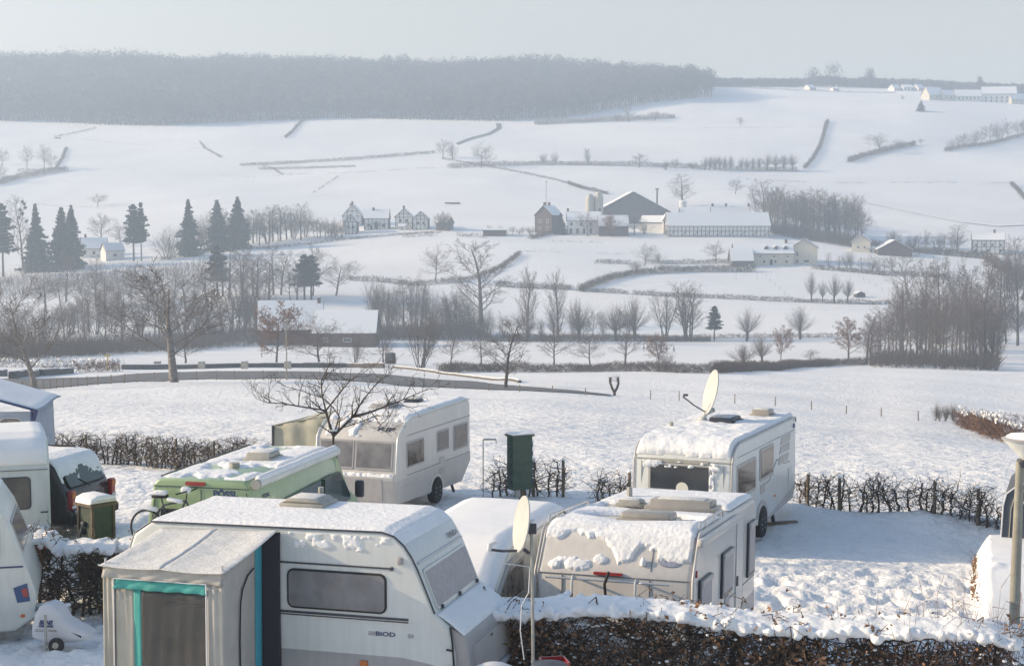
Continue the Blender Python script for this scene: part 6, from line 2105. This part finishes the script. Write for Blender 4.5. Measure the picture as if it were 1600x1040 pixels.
snow_sheet(c3, lambda s, t: ((-.16 + .2 * s, .08 + 2.05 * t, .64 + .22 * s), (-.6, 0, .8)), 12, 50, .045, None, 4, edge=.05, size=(.25, 2))
for y in (.1, 2.1): wheel(c3, 1.7, y, .33)

a4 = R(-14)
c4 = empty('caravan', (-7.85, 26, -.62), math.pi - a4, 'cream caravan nose with a blue stripe, its hitch under a white cover', 'caravan')
C4 = [(.35, .22), (.06, .42), (0, .68), (0, .86), (.17, 1.38), (.44, 2.1), (.62, 2.38), (.95, 2.52), (5.6, 2.55), (5.8, 2.3), (5.8, .35), (1.0, .22)]
MB().prism(C4, -2.2, 0, .06, 4).build('body', M_['cream_paint'], c4, True)
window(c4, (1.0, 0, 1.72), (-1, 0, 0), (0, 0, 1), .9, .5, .08, M_['grey_paint'], M_['glass_brown'], .04, .02)
window(c4, (.31, -1.1, 1.75), (0, -1, 0), (.27, 0, .72), 1.7, .56, .06, M_['grey_paint'], M_['glass_blind'], .04, .02)
MB().plate((2.9, 0, 1.30), (-1, 0, 0), (0, 0, 1), 5.4, .03, 0, .006).build('trim_strip', M_['ink_blue'], c4)
MB().prism([(.10, .72), (.30, .70), (.36, .95), (.14, 1.02)], -.02, .012, 0).build('corner_light', M_['blue_paint'], c4)
MB().prism([(.12, .80), (.20, .79), (.24, .92), (.15, .95)], -.02, .018, 0).build('reflector', M_['red_lens'], c4)
MB().plate((.22, 0, .48), (-1, 0, 0), (0, 0, 1), .07, .05, .01, .02).build('marker_light', M_['amber_lens'], c4)
rail('drawbar', [(.6, -1.1, .38), (-.35, -1.1, .34)], .06, 'alu', c4)
rail('drawbar', [(.4, -.35, .30), (-.5, -.95, .30)], .06, 'grey_paint', c4)
wheel(c4, 3.0, -.1, .33)
wheel(c4, 3.0, -2.1, .33)
fn, T_ = poly_fn([(.62, 2.4), (.95, 2.54), (5.5, 2.57)], -2.15, -.05)
snow_sheet(c4, fn, 60, 40, .07, None, 17, sc=1.5, edge=.2, rough=.3, size=(T_, 2.1))
snow_sheet(c4, lambda s, t: ((.18 - .7 * s, -.30 - .75 * s + .16 * t - .08, .37), (0, 0, 1)), 30, 8, .05, None, 4, edge=.04, size=(.9, .16))

P0 = at(100, 985, 25.5)
hc = empty('hitch_cover', (P0.x, P0.y, gz(P0.x, P0.y) + .06), R(-6), 'white fabric cover with blue lettering over the caravan hitch at the lower left', 'cover')
z0_ = hc.location.z
HC = []
for px, py in [(54, 992), (54, 975), (60, 955), (66, 944), (80, 939), (92, 942), (100, 951), (108, 964), (122, 972), (138, 979), (146, 986), (145, 994), (128, 998), (100, 1001), (76, 1001)]:
    a = at(px, py, 25.5)
    HC.append((a.x - P0.x, a.z - z0_))
MB().prism(HC, -.22, .22, .10, 4).build('fabric', M_['cover_white'], hc, True)
tp = at(77, 969, 25.5)
text(hc, 'BENS', (tp.x - P0.x + .02, -.226, tp.z - z0_ + .02), (1, 0, 0), (0, 0, 1), .095, M_['ink_blue'], shear=.3, bold=.004)
text(hc, 'CARAVANS', (tp.x - P0.x + .02, -.226, tp.z - z0_ - .04), (1, 0, 0), (0, 0, 1), .046, M_['ink_blue'], shear=.3, bold=.003)
for dx, dz, w_ in ((-.09, -.10, .14), (-.09, -.125, .15), (.13, -.10, .13), (.13, -.118, .15)):
    MB().plate((tp.x - P0.x + dx, -.222, tp.z - z0_ + dz), (1, 0, 0), (0, 0, 1), w_, .008, 0, .004).build('decal', M_['ink_grey'], hc)
g0 = at(76, 1000, 25.3)
jw = empty('jockey_wheel', (g0.x, g0.y - .15, gz(g0.x, g0.y)), 0, 'steel jockey leg with a small black wheel under the white hitch cover', 'jockey wheel')
rail('leg', [(0, 0, .06), (0, 0, .62)], .024, 'pole_metal', jw)
Mw = Matrix.Translation((.17, -.02, .13)) @ Matrix.Rotation(R(75), 4, 'X')
MB().lathe([(.03, -.05), (.10, -.05), (.125, -.02), (.125, .02), (.10, .05), (.03, .05)], 24, Mw).build('tyre', M_['tyre'], jw, True)
MB().lathe([(.001, -.056), (.05, -.052), (.05, .052), (.001, .056)], 16, Mw).build('hub', M_['stone_pale'], jw, True)
rail('fork', [(0, 0, .1), (.17, -.08, .13)], .018, 'pole_metal', jw)

# awning tent of a caravan further away, top left
P1 = at(50, 640, 46.5)
tn = empty('awning_tent', (P1.x, P1.y, gz(P1.x, P1.y)), R(4), 'blue-grey awning with a snowy sloping roof and arched window at the far left', 'awning')
ez = P1.z - tn.location.z
MB().prism([(0, 0), (-.05, ez - .05), (-3, ez - .05), (-3, 0)], 0, .03).build('front_wall', M_['canvas_blue'], tn)
grid_obj('side_wall', lambda s, t: (0 - .05 * (1 - t), 3 * s, (ez - .05) * (1 - t)), 6, 6, 'canvas_blue', tn, .02)
rail('corner_trim', [(.0, 0, 0), (.0, 0, ez)], .05, 'ink_blue', tn)
rail('corner_trim', [(.0, 0, ez - .45), (.16, -.1, ez + .02)], .05, 'ink_blue', tn)
rf = grid_obj('roof', lambda s, t: (.22 - 3.3 * s, -.25 + 3.3 * t, ez + .02 + .95 * s - .04 * math.sin(6 * t)), 14, 14, 'canvas_blue', tn, .02)
snow_sheet(rf, lambda s, t: ((.16 - 3.2 * s, -.22 + 3.2 * t, ez + .06 + .95 * s * 3.2 / 3.3 - .04 * math.sin(6 * t)), (.4, 0, .9)), 40, 40, .05, None, 9, mat=M_['snow_smooth'], sc=2, edge=.1, size=(3, 3))
window(tn, (-.62, -.005, ez - .62), (1, 0, 0), (0, 0, 1), .72, .8, .2, M_['cover_white'], M_['glass_curtain'], .03, .02)
rail('eave_trim', [(.2, -.28, ez + .0), (-3, -.28, ez + .92)], .03, 'ink_blue', tn)

# ---------------------------------------------------------------- service boxes, clothes spinner
P2 = at(151, 845, 29.4)
gx = empty('service_cabinet', (P2.x, P2.y, gz(P2.x, P2.y)), R(47), 'olive green service cabinet with a thick cap of snow beside the off-road car', 'cabinet')
MB().box((0, 0, .78), (.44, .44, 1.5), None, .01).build('housing', M_['box_olive'], gx)
for a, b in ((-.225, -.225), (.225, -.225), (-.225, .225), (.225, .225)): MB().box((a, b, .79), (.05, .05, 1.54)).build('corner_post', M_['box_edge'], gx)
MB().box((0, 0, 1.56), (.58, .58, .05)).build('lid', M_['box_edge'], gx)
MB().prism([(-.29, 0), (.29, 0), (.26, .1), (.12, .15), (-.12, .15), (-.26, .1)], -.29, .29, .06, 3).build('snow', M_['snow_smooth'], gx, True).location = (0, 0, 1.59)
for k, z in enumerate((1.2, 1.05, .85, .7)):
    MB().box((-.25, .03 + .05 * (k % 2), z), (.09, .11, .10), None, .03).build('socket', M_['trim_dark'], gx, True)
rail('cable', [(-.27, .05, 1.15), (-.33, .08, .9), (-.30, .02, .6), (-.32, .1, .3), (-.3, .1, .05)], .016, 'trim_dark', gx, 6)

P3 = at(812, 785, 42)
g2 = empty('service_cabinet', (P3.x, P3.y, gz(P3.x, P3.y)), R(28), 'tall dark green service cabinet raised on a post between two stretches of hedge', 'cabinet')
MB().box((0, 0, 1.05), (.58, .36, 1.42), None, .01).build('housing', M_['box_green'], g2)
MB().box((0, 0, 1.78), (.66, .46, .05)).build('lid', M_['box_green'], g2)
MB().box((0, 0, 1.82), (.64, .44, .05), None, .02).build('snow', M_['snow'], g2, True)
rail('post', [(.05, 0, -.3), (.05, 0, .4)], .06, 'post_wood', g2)
for k in range(5):
    MB().box((.33, .0, 1.5 - k * .24), (.10, .14, .13), None, .03).build('socket', M_['blue_paint'], g2, True)
    MB().box((.34, -.02, 1.58 - k * .24), (.11, .14, .03), None, .012).build('snow', M_['snow'], g2, True)
    MB().box((-.32, -.05, 1.5 - k * .24), (.05, .08, .09), None, .02).build('latch', M_['trim_dark'], g2, True)
MB().box((-.12, -.1, .25), (.14, .1, .22), None, .02).build('junction', M_['panel_grey'], g2)
P4 = at(755, 778, 42)
ds = empty('aerial_pole', (P4.x, P4.y, gz(P4.x, P4.y)), 0, 'thin metal pole with a short cross arm left of the dark green cabinet', 'pole')
rail('pole', [(0, 0, -.2), (0, 0, 1.66)], .014, 'pole_metal', ds)
MB().box((.18, 0, 1.66), (.34, .12, .035), None, .01).build('arm', M_['pole_metal'], ds)
rail('hook', [(.34, 0, 1.66), (.35, 0, 1.54)], .01, 'pole_metal', ds)

# ---------------------------------------------------------------- satellite dish on a mast by the near hedge
Pm = at(833, 900, 18.7)
sdn = empty('satellite_dish', (Pm.x, Pm.y, gz(Pm.x, Pm.y)), 0, 'cream satellite dish on a grey mast in front of the near hedge', 'satellite dish')
o0 = sdn.location.copy()
c_ = at(814, 818, 18.7) - o0
top = at(833, 858, 18.7).z - o0.z
dish(sdn, c_, (-.955, -.25, .17), .30, .325, at(764, 858, 18.55) - o0, mast=True)
rail('mast', [(0, 0, -.1), (0, 0, top * .55), (-.02, 0, top + .32)], .020, 'pole_metal', sdn, 10)
MB().box((-.01, 0, top + .25), (.10, .08, .12), None, .01).beam((0, 0, top + .28), (c_.x + .05, 0, c_.z), .035).build('bracket', M_['trim_dark'], sdn)
rail('strut', [c_ + Vector((.03, 0, -.30)), (-.045, 0, top - .05)], .022, 'trim_dark', sdn)
rail('cable', [at(764, 861, 18.55) - o0, at(774, 872, 18.55) - o0, at(790, 880, 18.6) - o0, at(828, 885, 18.7) - o0, at(826, 925, 18.65) - o0, at(815, 945, 18.6) - o0, at(813, 985, 18.6) - o0, at(819, 1030, 18.6) - o0], .007, 'cover_white', sdn, 6)
MB().lathe([(.001, .05), (.035, .03), (.04, 0), (.001, 0)], 10, Matrix.Translation((.0, 0, top + .32))).build('snow', M_['snow'], sdn, True)

# ---------------------------------------------------------------- park lamp
Pl = at(1585, 977, 27.4)
pl = empty('park_lamp', (Pl.x, Pl.y, gz(Pl.x, Pl.y)), 0, 'tall park lamp with a wide conical glass head at the right edge', 'street lamp')
hz_ = at(1585, 720, 27.4).z - pl.location.z
MB().tube([(0, 0, -.2), (0, 0, .7), (.03, 0, hz_)], [.092, .09, .07], 16).build('pole', M_['lamp_pole'], pl, True)
Ml = Matrix.Translation((.17, 0, hz_)) @ Matrix.Rotation(R(2), 4, 'Y')
MB().lathe([(.001, -.02), (.085, -.02), (.10, .02), (.44, .34), (.445, .36), (.001, .36)], 32, Ml).build('glass_cone', M_['lamp_glass'], pl, True)
MB().lathe([(.10, -.10), (.13, -.02), (.12, .03), (.07, .03)], 20, Matrix.Translation((.1, 0, hz_))).build('collar', M_['trim_dark'], pl, True)
cp_ = MB().lathe([(.46, .352), (.47, .37), (.30, .43), (.001, .46)], 32, Ml).build('cap', M_['grey_paint'], pl, True)
MB().lathe([(.40, .40), (.34, .45), (.001, .50)], 24, Ml).build('snow', M_['snow'], cp_, True)

# dark tent at the right edge
P5 = at(1563, 850, 33)
dt = empty('awning_tent', (P5.x, P5.y, gz(P5.x, P5.y)), R(-20), 'dark grey tent with pale piping behind the park lamp', 'tent')
g_ = gz(P5.x, P5.y)
TPf = [(-.02, 0), (.04, 1.3), (.08, 1.55), (.25, 1.72), (.75, 1.98), (3, 2.1), (3, 0)]
MB().prism(TPf, 0, 2.4, .05, 3).build('fabric', M_['canvas_dark'], dt, True)
for k, off in enumerate((0, .16, .34)):
    rail('piping', [(-.02 + off, -.012, 0), (.04 + off, -.012, 1.3 - off * .3), (.10 + off, -.012, 1.55 - off * .5), (.30 + off, -.012, 1.72 - off * .5), (.8 + off, -.012, 1.95 - off * .5)], .018 if k == 0 else .010, 'cover_white' if k != 1 else 'hatch_tan', dt, 6)

# ---------------------------------------------------------------- detailed hedges of the campsite
print('near hedges')
_ico = bmesh.new()
bmesh.ops.create_icosphere(_ico, subdivisions=2, radius=1)
ICV = np.array([v.co[:] for v in _ico.verts])
ICF = np.array([[v.index for v in f.verts] for f in _ico.faces])
_ico.free()


def blobs(name, C, Rr, m, parent, flat=.75):
    """lumps of snow"""
    Vs, Fs = [], []
    for i, (c, r) in enumerate(zip(C, Rr)):
        n = 1 + .35 * (NR.random(len(ICV)) - .5)
        V = ICV * n[:, None] * r * NR.uniform(.75, 1.3, 3) * [1, 1, flat]
        Vs.append(V + c)
        Fs.append(ICF + len(ICV) * i)
    return link(name, mesh_np(np.concatenate(Vs), np.concatenate(Fs), 3), M_[m], parent, True)


def join_remesh(a, b, vox=.02):
    bm_ = bmesh.new()
    bm_.from_mesh(a.data)
    r = bmesh.ops.extrude_face_region(bm_, geom=bm_.faces[:])
    for v in r['geom']:
        if isinstance(v, bmesh.types.BMVert): v.co.z -= .06
    bm_.from_mesh(b.data)
    bmesh.ops.recalc_face_normals(bm_, faces=bm_.faces)
    bm_.to_mesh(a.data)
    bm_.free()
    bpy.data.objects.remove(b)
    md = a.modifiers.new('r', 'REMESH')
    md.mode = 'VOXEL'
    md.voxel_size = vox
    md.use_smooth_shade = True
    md = a.modifiers.new('k', 'SMOOTH')
    md.iterations = 3
    md.factor = .6


def camp_hedge(A, B, h, th, label, stem=.35, br=60, leaves=0, snow=0, flake=0, posts=(), r0=.022, top_snow=0, z_=None, seed=1, lseg=.5, brr=.007, leafsize=.028, wave=.06, lf=None, ground=None):
    """pleached hedge from A to B (x, y): upright stems, interlaced branches, dead leaves, snow"""
    rg = np.random.default_rng(seed)
    A, B = np.array(A, float), np.array(B, float)
    L = np.linalg.norm(B - A)
    d = (B - A) / L
    n = np.array([-d[1], d[0]])
    tt_ = np.linspace(-1, L + 1, 160)
    gx_, gy_ = A[0] + d[0] * tt_, A[1] + d[1] * tt_
    gt_ = (gzv(gx_, gy_) + gdisp(gx_, gy_) * .8).tolist()

    def g(x, y):
        t = ((x - A[0]) * d[0] + (y - A[1]) * d[1] + 1) / (L + 2) * 159
        i = min(max(int(t), 0), 158)
        return gt_[i] + (gt_[i + 1] - gt_[i]) * (t - i)
    root = empty('hedge', (A[0], A[1], g(*A)), 0, label, 'hedge')
    O = np.array([A[0], A[1], g(*A)])
    P = lambda t, off, z: np.array([*(A + d * t + n * off), 0]) + [0, 0, g(*(A + d * t + n * off)) + z] - O
    hh_ = (lambda t: h[0] + (h[1] - h[0]) * t / L) if isinstance(h, tuple) else (lambda t: h)
    st, sg = [], []
    t = .1
    joints = []
    while t < L:
        off = rg.normal() * th * .12
        p = P(t, off, -.1)
        lean = rg.normal() * .16
        k = rg.uniform(.7, 1.25) * r0
        H_ = hh_(t) * rg.uniform(.62, .98)
        for i in range(6):
            q = P(t + lean * (i + 1) / 6 * H_, off + rg.normal() * .02, H_ * (i + 1) / 6)
            q[0] += rg.normal() * .018
            st.append((*p, *q, k * (1.15 - .10 * i), k * (1.05 - .10 * i)))
            joints.append((t + lean * (i + 1) / 6 * H_, off, H_ * (i + 1) / 6))
            p = q
        t += stem * rg.uniform(.6, 1.4)
    nb = int(L * br)
    pts = []
    for i in range(nb):
        jt, jo, jz = joints[rg.integers(len(joints))]
        p = P(jt, jo, jz * .98)
        dv = rg.normal(size=3) * [1.1, .6, .55] + [0, 0, .25]
        dv = dv / np.linalg.norm(dv)
        l = lseg * rg.uniform(.5, 1.5)
        m = 5
        r = brr * rg.uniform(.6, 1.6)
        cur = np.array([d[0] * dv[0] + n[0] * dv[1], d[1] * dv[0] + n[1] * dv[1], dv[2]])
        for j in range(m):
            cur = cur + rg.normal(size=3) * .33 + [0, 0, .05]
            cur /= np.linalg.norm(cur)
            q = p + cur * l / m
            q[2] = min(q[2], hh_(jt) + O[2] * 0 + (rg.uniform(-.05, .12) if rg.random() < .93 else rg.uniform(.1, .26)) + (g(*(A + d * jt)) - O[2]))
            sg.append((*p, *q, r * (1 - j / m * .6), r * (1 - (j + 1) / m * .6)))
            pts.append(q)
            if rg.random() < .45:
                q2 = q + rg.normal(size=3) * .09
                sg.append((*q, *q2, r * .5, r * .25))
                pts.append(q2)
            p = q
    tube_obj('stems', st, M_['bark'], root, 6)
    tube_obj('branches', sg, M_['twig'], root, 4)
    pts = np.array(pts)
    if leaves:
        if lf is not None:
            wt = np.array([lf(np.dot(p[:2], d), p[2]) for p in pts])
            idx = rg.choice(len(pts), int(leaves * L), p=wt / wt.sum())
        else: idx = rg.integers(0, len(pts), int(leaves * L))
        leaf_obj('foliage', pts[idx] + rg.normal(size=(len(idx), 3)) * .035, leafsize, M_['dead_leaf'], root, rg, .6)
    if flake:
        idx = rg.integers(0, len(pts), int(flake * L))
        blobs('snow_flecks', pts[idx] + [0, 0, .012], rg.uniform(.008, .028, len(idx)), 'snow', root, .6)
    if top_snow:
        nx, ny = int(L / .035), max(8, int(th / .04))
        V = np.zeros((nx, ny, 3))
        for i in range(nx):
            t = L * i / (nx - 1)
            gg = g(*(A + d * t)) - O[2]
            for j in range(ny):
                o = (j / (ny - 1) - .5) * th
                e = 1 - abs(o / (th / 2)) ** 3.0
                lump = float(fbm(t * 3.2, o * 4.0, seed)) - .5 + .5 * (float(vn(t * 7.5, o * 8, seed + 3)) - .5)
                xy = A + d * (t + .03 * math.sin(o * 20)) + n * (o * (1 + .16 * (float(vn(t * 4.5, 7, seed)) - .5)))
                V[i, j] = [xy[0] - O[0], xy[1] - O[1], gg + hh_(t) + .02 + top_snow * (e * (.75 + .9 * lump) - .55 * (1 - e)) + wave * math.sin(t * 1.7 + seed)]
        idx = np.arange(nx * ny).reshape(nx, ny)
        F4 = np.stack([idx[:-1, :-1], idx[1:, :-1], idx[1:, 1:], idx[:-1, 1:]], -1).reshape(-1, 4)
        so_ = link('snow_cap', mesh_np(V.reshape(-1, 3), F4, 4), M_['snow'], root, True)
        k = int(L * snow)
        tt = rg.random(k) * L
        oo = np.where(rg.random(k) < .7, -1, 1) * th * rg.uniform(.36, .56, k)
        C = []
        for a, o in zip(tt, oo):
            xy = A + d * a + n * o
            C.append([xy[0] - O[0], xy[1] - O[1], g(*(A + d * a)) - O[2] + hh_(a) + wave * math.sin(a * 1.7 + seed) - rg.random() ** 2 * .09 + .015])
        bl = blobs('snow_lumps', np.array(C), .018 + .07 * rg.random(k) ** 1.8, 'snow', root, .85)
        join_remesh(so_, bl)
    for t in posts:
        a = P(t, -.05, -.2)
        b = P(t, -.05, hh_(t) * 1.02)
        MB().tube([a, b], [.045, .04], 8).build('post', M_['post_wood'], root, True)
        MB().lathe([(.001, 0), (.06, 0), (.05, .04), (.001, .05)], 8, Matrix.Translation(b)).build('snow', M_['snow'], root, True)
    return root


def gw(px, py):
    p = G(px, py)
    return (p.x, p.y)


# near hedge in the foreground (left end with many brown leaves)
h1 = camp_hedge((-1.2, 20.9), (6.3, 19.55), (1.62, 1.42), .80, 'long near hedge with curled brown leaves under a thick lumpy crest of snow', .26, 300, 2100, 50, 200, top_snow=.075, seed=3, lseg=.7, brr=.009, r0=.03, leafsize=.034,
                lf=lambda x, z: .25 + 1.2 * max(0, 1 - x / 4.2) + .9 * math.exp(-((x - 5.0) / 1.0) ** 2))
# thin hedge tops at the right end
tw = []
rg = np.random.default_rng(5)
for i in range(150):
    x, y = rg.uniform(4.9, 6.6), rg.uniform(19.1, 20.1)
    z = gz(x, y)
    p = np.array([x, y, z])
    dv = np.array([rg.normal() * .22, rg.normal() * .15, 1])
    l = rg.uniform(1.1, 2.0) * (1 if x < 6.2 else .8)
    for j in range(5):
        dv = dv + rg.normal(size=3) * .07
        dv /= np.linalg.norm(dv)
        q = p + dv * l / 5
        tw.append((*p, *q, .008 * (1 - j / 6), .008 * (1 - (j + 1) / 6)))
        if rg.random() < .7 and j > 1: tw.append((*q, *(q + rg.normal(size=3) * .12 + [0, 0, .06]), .004, .002))
        p = q
sh = empty('bare_shrub', (5.8, 19.6, gz(5.8, 19.6)), 0, 'thin bare shoots rising through the snow at the right end of the near hedge', 'shrub')
o = tube_obj('shoots', tw, M_['twig_red'], sh, 4)
o.matrix_parent_inverse = Matrix.Translation(-sh.location)

# left near hedge
camp_hedge((-9.0, 28.4), (-6.95, 28.0), (1.38, 1.30), .6, 'tall snow-topped hedge with twisted stems beside the olive cabinet, in front of the off-road car', .22, 260, 160, 46, 110, top_snow=.11, seed=9, lseg=.6, brr=.010, r0=.034)
camp_hedge((-7.15, 28.2), (-5.3, 27.8), (1.32, 1.28), .6, 'leafy brown snow-topped hedge behind the fabric porch', .2, 330, 1400, 40, 60, top_snow=.13, seed=12, lseg=.5, brr=.010, r0=.03)
# far side hedges
for A, B, h, lab, posts, sd_ in [
    (gw(58, 722), gw(210, 727), .98, 'bare woven snow-flecked hedge directly behind the off-road car', (1.9,), 21),
    (gw(210, 727), gw(432, 745), .98, 'bare woven snow-flecked hedge between the off-road car and the khaki awning', (2.3, 4.2), 22),
    (gw(765, 775), gw(892, 776), 1.0, 'short gnarled hedge around the tall dark green cabinet', (.95, 1.2, 2.0), 23),
    (gw(928, 790), gw(992, 790), .88, 'small twisted bush and thick stump left of the white caravan with the dish', (.92,), 24),
    (gw(1243, 800), gw(1392, 815), .86, 'bare woven hedge starting beside the white caravan with the dish', (.35, 1.2), 25),
    (gw(1392, 815), gw(1562, 842), .88, 'bare woven hedge stretch ending at the dark tent', (1.3, 2.5), 26),
]:
    camp_hedge(A, B, h, .30, lab, .20 if sd_ > 22 else .16, 120 if sd_ > 22 else 200, 60 if sd_ in (25,) else 0, 0, 90 if sd_ > 22 else 170, posts, .027, seed=sd_, lseg=.5, brr=.0075)

# low hedge under a deep blanket of snow at the right, running away from the viewer
lh = empty('low_hedge', (8.2, 28, gz(8.2, 28)), 0, 'low hedge buried under a deep smooth blanket of snow beside the park lamp', 'hedge')
O = np.array(lh.location)
nx, ny = 90, 60
V = np.zeros((nx, ny, 3))
for i in range(nx):
    s = i / (nx - 1)
    y = 27.6 + 6.4 * s
    x0 = .2915 * y
    for j in range(ny):
        t = j / (ny - 1)
        x = x0 + 3.4 * t
        e = min(1, t / .10) ** .7 * min(1, (s + .0) / .28) ** .7 * min(1, (1 - s) / .1) ** .5 * min(1, (1 - t) / .1) ** .5
        zz = gz(x, y) - .05 + e * (.66 + .10 * (float(fbm(x * .9, y * .9, 3)) - .5) + .14 * math.exp(-((y - 29.8) / .35) ** 2) * (float(vn(x * 5, y * 3, 4))))
        V[i, j] = np.array([x + .05 * (float(vn(y * 3, 1, 2)) - .5), y, zz]) - O
idx = np.arange(nx * ny).reshape(nx, ny)
F4 = np.stack([idx[:-1, :-1], idx[1:, :-1], idx[1:, 1:], idx[:-1, 1:]], -1).reshape(-1, 4)
ob = link('snow_cover', mesh_np(V.reshape(-1, 3), F4, 4), M_['snow_smooth'], lh, True)
if ob.data.polygons[0].normal.z < 0: ob.data.flip_normals()
rg = np.random.default_rng(4)
yy = rg.uniform(28.6, 33.0, 1600)
P = np.stack([.2915 * yy + .08 + rg.normal(size=1600) * .04, yy, gzv(.29 * yy, yy) + rg.uniform(.05, .26, 1600)], 1) - O
leaf_obj('foliage', P[:300], .04, M_['dead_leaf'], lh, rg)
sgs = [(*p, *(p + rg.normal(size=3) * [.05, .15, .18]), .008, .004) for p in P[:60]]
tube_obj('branches', sgs, M_['twig'], lh, 4)

# the brown hedge further off at the right edge
hedge_px([(1500, 663), (1520, 672), (1548, 684), (1580, 692), (1612, 697)], 1.25, 1.0, 'brown hedge with a bright crest of snow entering from the right edge', 120, 'twig_red', snow=.10, r=.02, Ls=.5)
hedge_px([(1512, 657), (1545, 661), (1580, 664), (1612, 666)], .9, .8, 'darker hedge behind the brown hedge at the right edge', 90, 'twig', snow=.10, r=.02, Ls=.5)

# ---------------------------------------------------------------- the orchard tree in front of the grey-beige caravan
YT = 34.0
tb = at(520, 840, YT)
ot = empty('orchard_tree', (tb.x, YT, gz(tb.x, YT)), 0, 'bare orchard tree with wide low boughs growing in front of the grey-beige caravan', 'tree')
O = Vector(ot.location)
rg = random.Random(3)


main_k = .62


def pt(px, py, dy=0):
    return at(px, py, YT + dy) - O


lo_, hi_ = [], [[], [], [], []]
main = [
    ([(520, 850), (521, 760), (520, 700), (521, 681)], [.058, .05, .045, .043]),
    ([(521, 681), (514, 660), (509, 641)], [.052, .046, .042]),
    ([(521, 681), (534, 668), (552, 650), (580, 643), (610, 632), (640, 620), (660, 611), (676, 606)], [.05, .044, .04, .034, .026, .019, .013, .008]),
    ([(509, 641), (490, 638), (465, 634), (440, 630), (418, 629), (400, 622)], [.032, .028, .024, .019, .014, .008]),
    ([(509, 641), (503, 615), (502, 595), (512, 575), (520, 562)], [.03, .026, .021, .015, .008]),
    ([(510, 640), (530, 615), (545, 596), (560, 584)], [.03, .024, .017, .009]),
    ([(552, 650), (567, 625), (585, 603), (600, 590), (612, 580)], [.03, .024, .018, .012, .007]),
    ([(521, 681), (530, 650), (520, 636), (505, 622), (470, 610), (440, 602)], [.028, .024, .02, .016, .012, .007]),
    ([(580, 643), (592, 660), (600, 672), (612, 682)], [.02, .015, .01, .006]),
    ([(534, 668), (560, 660), (590, 648), (618, 650)], [.02, .016, .011, .006]),
]
PP = dict(seg=(4, 3, 3), wob=(.16, .22, .25), up=(.10, .06, .03), tip=(.3, .3, .4), kids=(4, 3), t0=(.15, .2), ang=(48, 45), ratio=(.5, .5), shape=(.3, .3), rr=(.55, .6))
for mi, (pp, rr) in enumerate(main):
    dy = [0, 0, .15, -.2, .2, -.5, .5, .6, -.4, -.6][mi]
    P = [pt(a, b, dy * i / (len(pp) - 1)) for i, (a, b) in enumerate(pp)]
    for i in range(len(P) - 1):
        lo_.append((*P[i], *P[i + 1], rr[i] * main_k, rr[i + 1] * main_k))
        if mi == 0: continue
        for k in range(3 if i else 1):
            f = rg.random()
            b = P[i].lerp(P[i + 1], f)
            ax = (P[i + 1] - P[i]).normalized()
            dv = (ax * .7 + Vector((rg.gauss(0, .6), rg.gauss(0, .7), rg.gauss(.25, .6)))).normalized()
            grow(rg, PP, b, dv, rg.uniform(.28, .75), rr[i] * .36 + .002, 0, hi_)
tube_obj('trunk', lo_, M_['bark'], ot, 10)
A_ = np.array(hi_[0] + hi_[1] + hi_[2])
A_[:, 6:] = np.maximum(A_[:, 6:], .0028)
tube_obj('crown', A_, M_['bark'], ot, 4)
MB().box((pt(522, 672) + Vector((0, .0, 0))), (.14, .12, .03), None, .01).build('snow', M_['snow'], ot, True)

# ---------------------------------------------------------------- odds and ends at the bottom edge
P6 = at(866, 1030, 18.9)
bx_ = empty('crate', (P6.x, P6.y, gz(P6.x, P6.y)), R(12), 'red crate half hidden at the foot of the near hedge', 'crate')
z6 = P6.z - gz(P6.x, P6.y)
q = MB()
for a, b, c, d in ((0, -.15, .3, .02), (0, .15, .3, .02), (-.15, 0, .02, .3), (.15, 0, .02, .3)):
    q.box((a, b, z6 * .5), (c, d, z6 * 1.0))
q.build('body', M_['red_lens'], bx_)
P7 = at(858, 1044, 17.6)
bn = empty('barrel', (P7.x, P7.y, gz(P7.x, P7.y)), 0, 'rounded blue-grey barrel with a rim of snow at the bottom edge', 'barrel')
z7 = at(858, 1034, 17.6).z - gz(P7.x, P7.y)
MB().lathe([(.2, 0), (.22, .1), (.22, z7 - .12), (.19, z7 - .02), (.001, z7)], 24).build('drum', M_['canvas_dark'], bn, True)
MB().lathe([(.215, z7 - .10), (.225, z7 - .07), (.215, z7 - .05), (.205, z7 - .07), (.215, z7 - .10)], 24, None, 1, False).build('snow', M_['snow'], bn, True)
P8 = at(772, 1042, 18.3)
hp = empty('hitch_cover', (P8.x, P8.y, gz(P8.x, P8.y)), 0, 'pale snow-dusted hitch cover in front of the grey gas locker', 'cover')
z8 = P8.z - gz(P8.x, P8.y)
MB().lathe([(.22, z8 - .35), (.24, z8 - .12), (.20, z8), (.10, z8 + .05), (.001, z8 + .06)], 20, Matrix.Diagonal((1.2, .8, 1, 1))).build('fabric', M_['cover_white'], hp, True)
rail('stand', [(0, 0, 0), (0, 0, z8)], .03, 'alu', hp)
# plank by the wheel of the back right caravan
P9 = G(1222, 822)
pk = empty('plank', P9 + Vector((0, 0, .05)), R(20), 'snow-dusted plank lying on the snow beside the caravan wheel', 'plank')
MB().box((0, 0, .04), (.8, .14, .06), None, .01).build('board', M_['post_wood'], pk)
print('objects', len(bpy.data.objects))
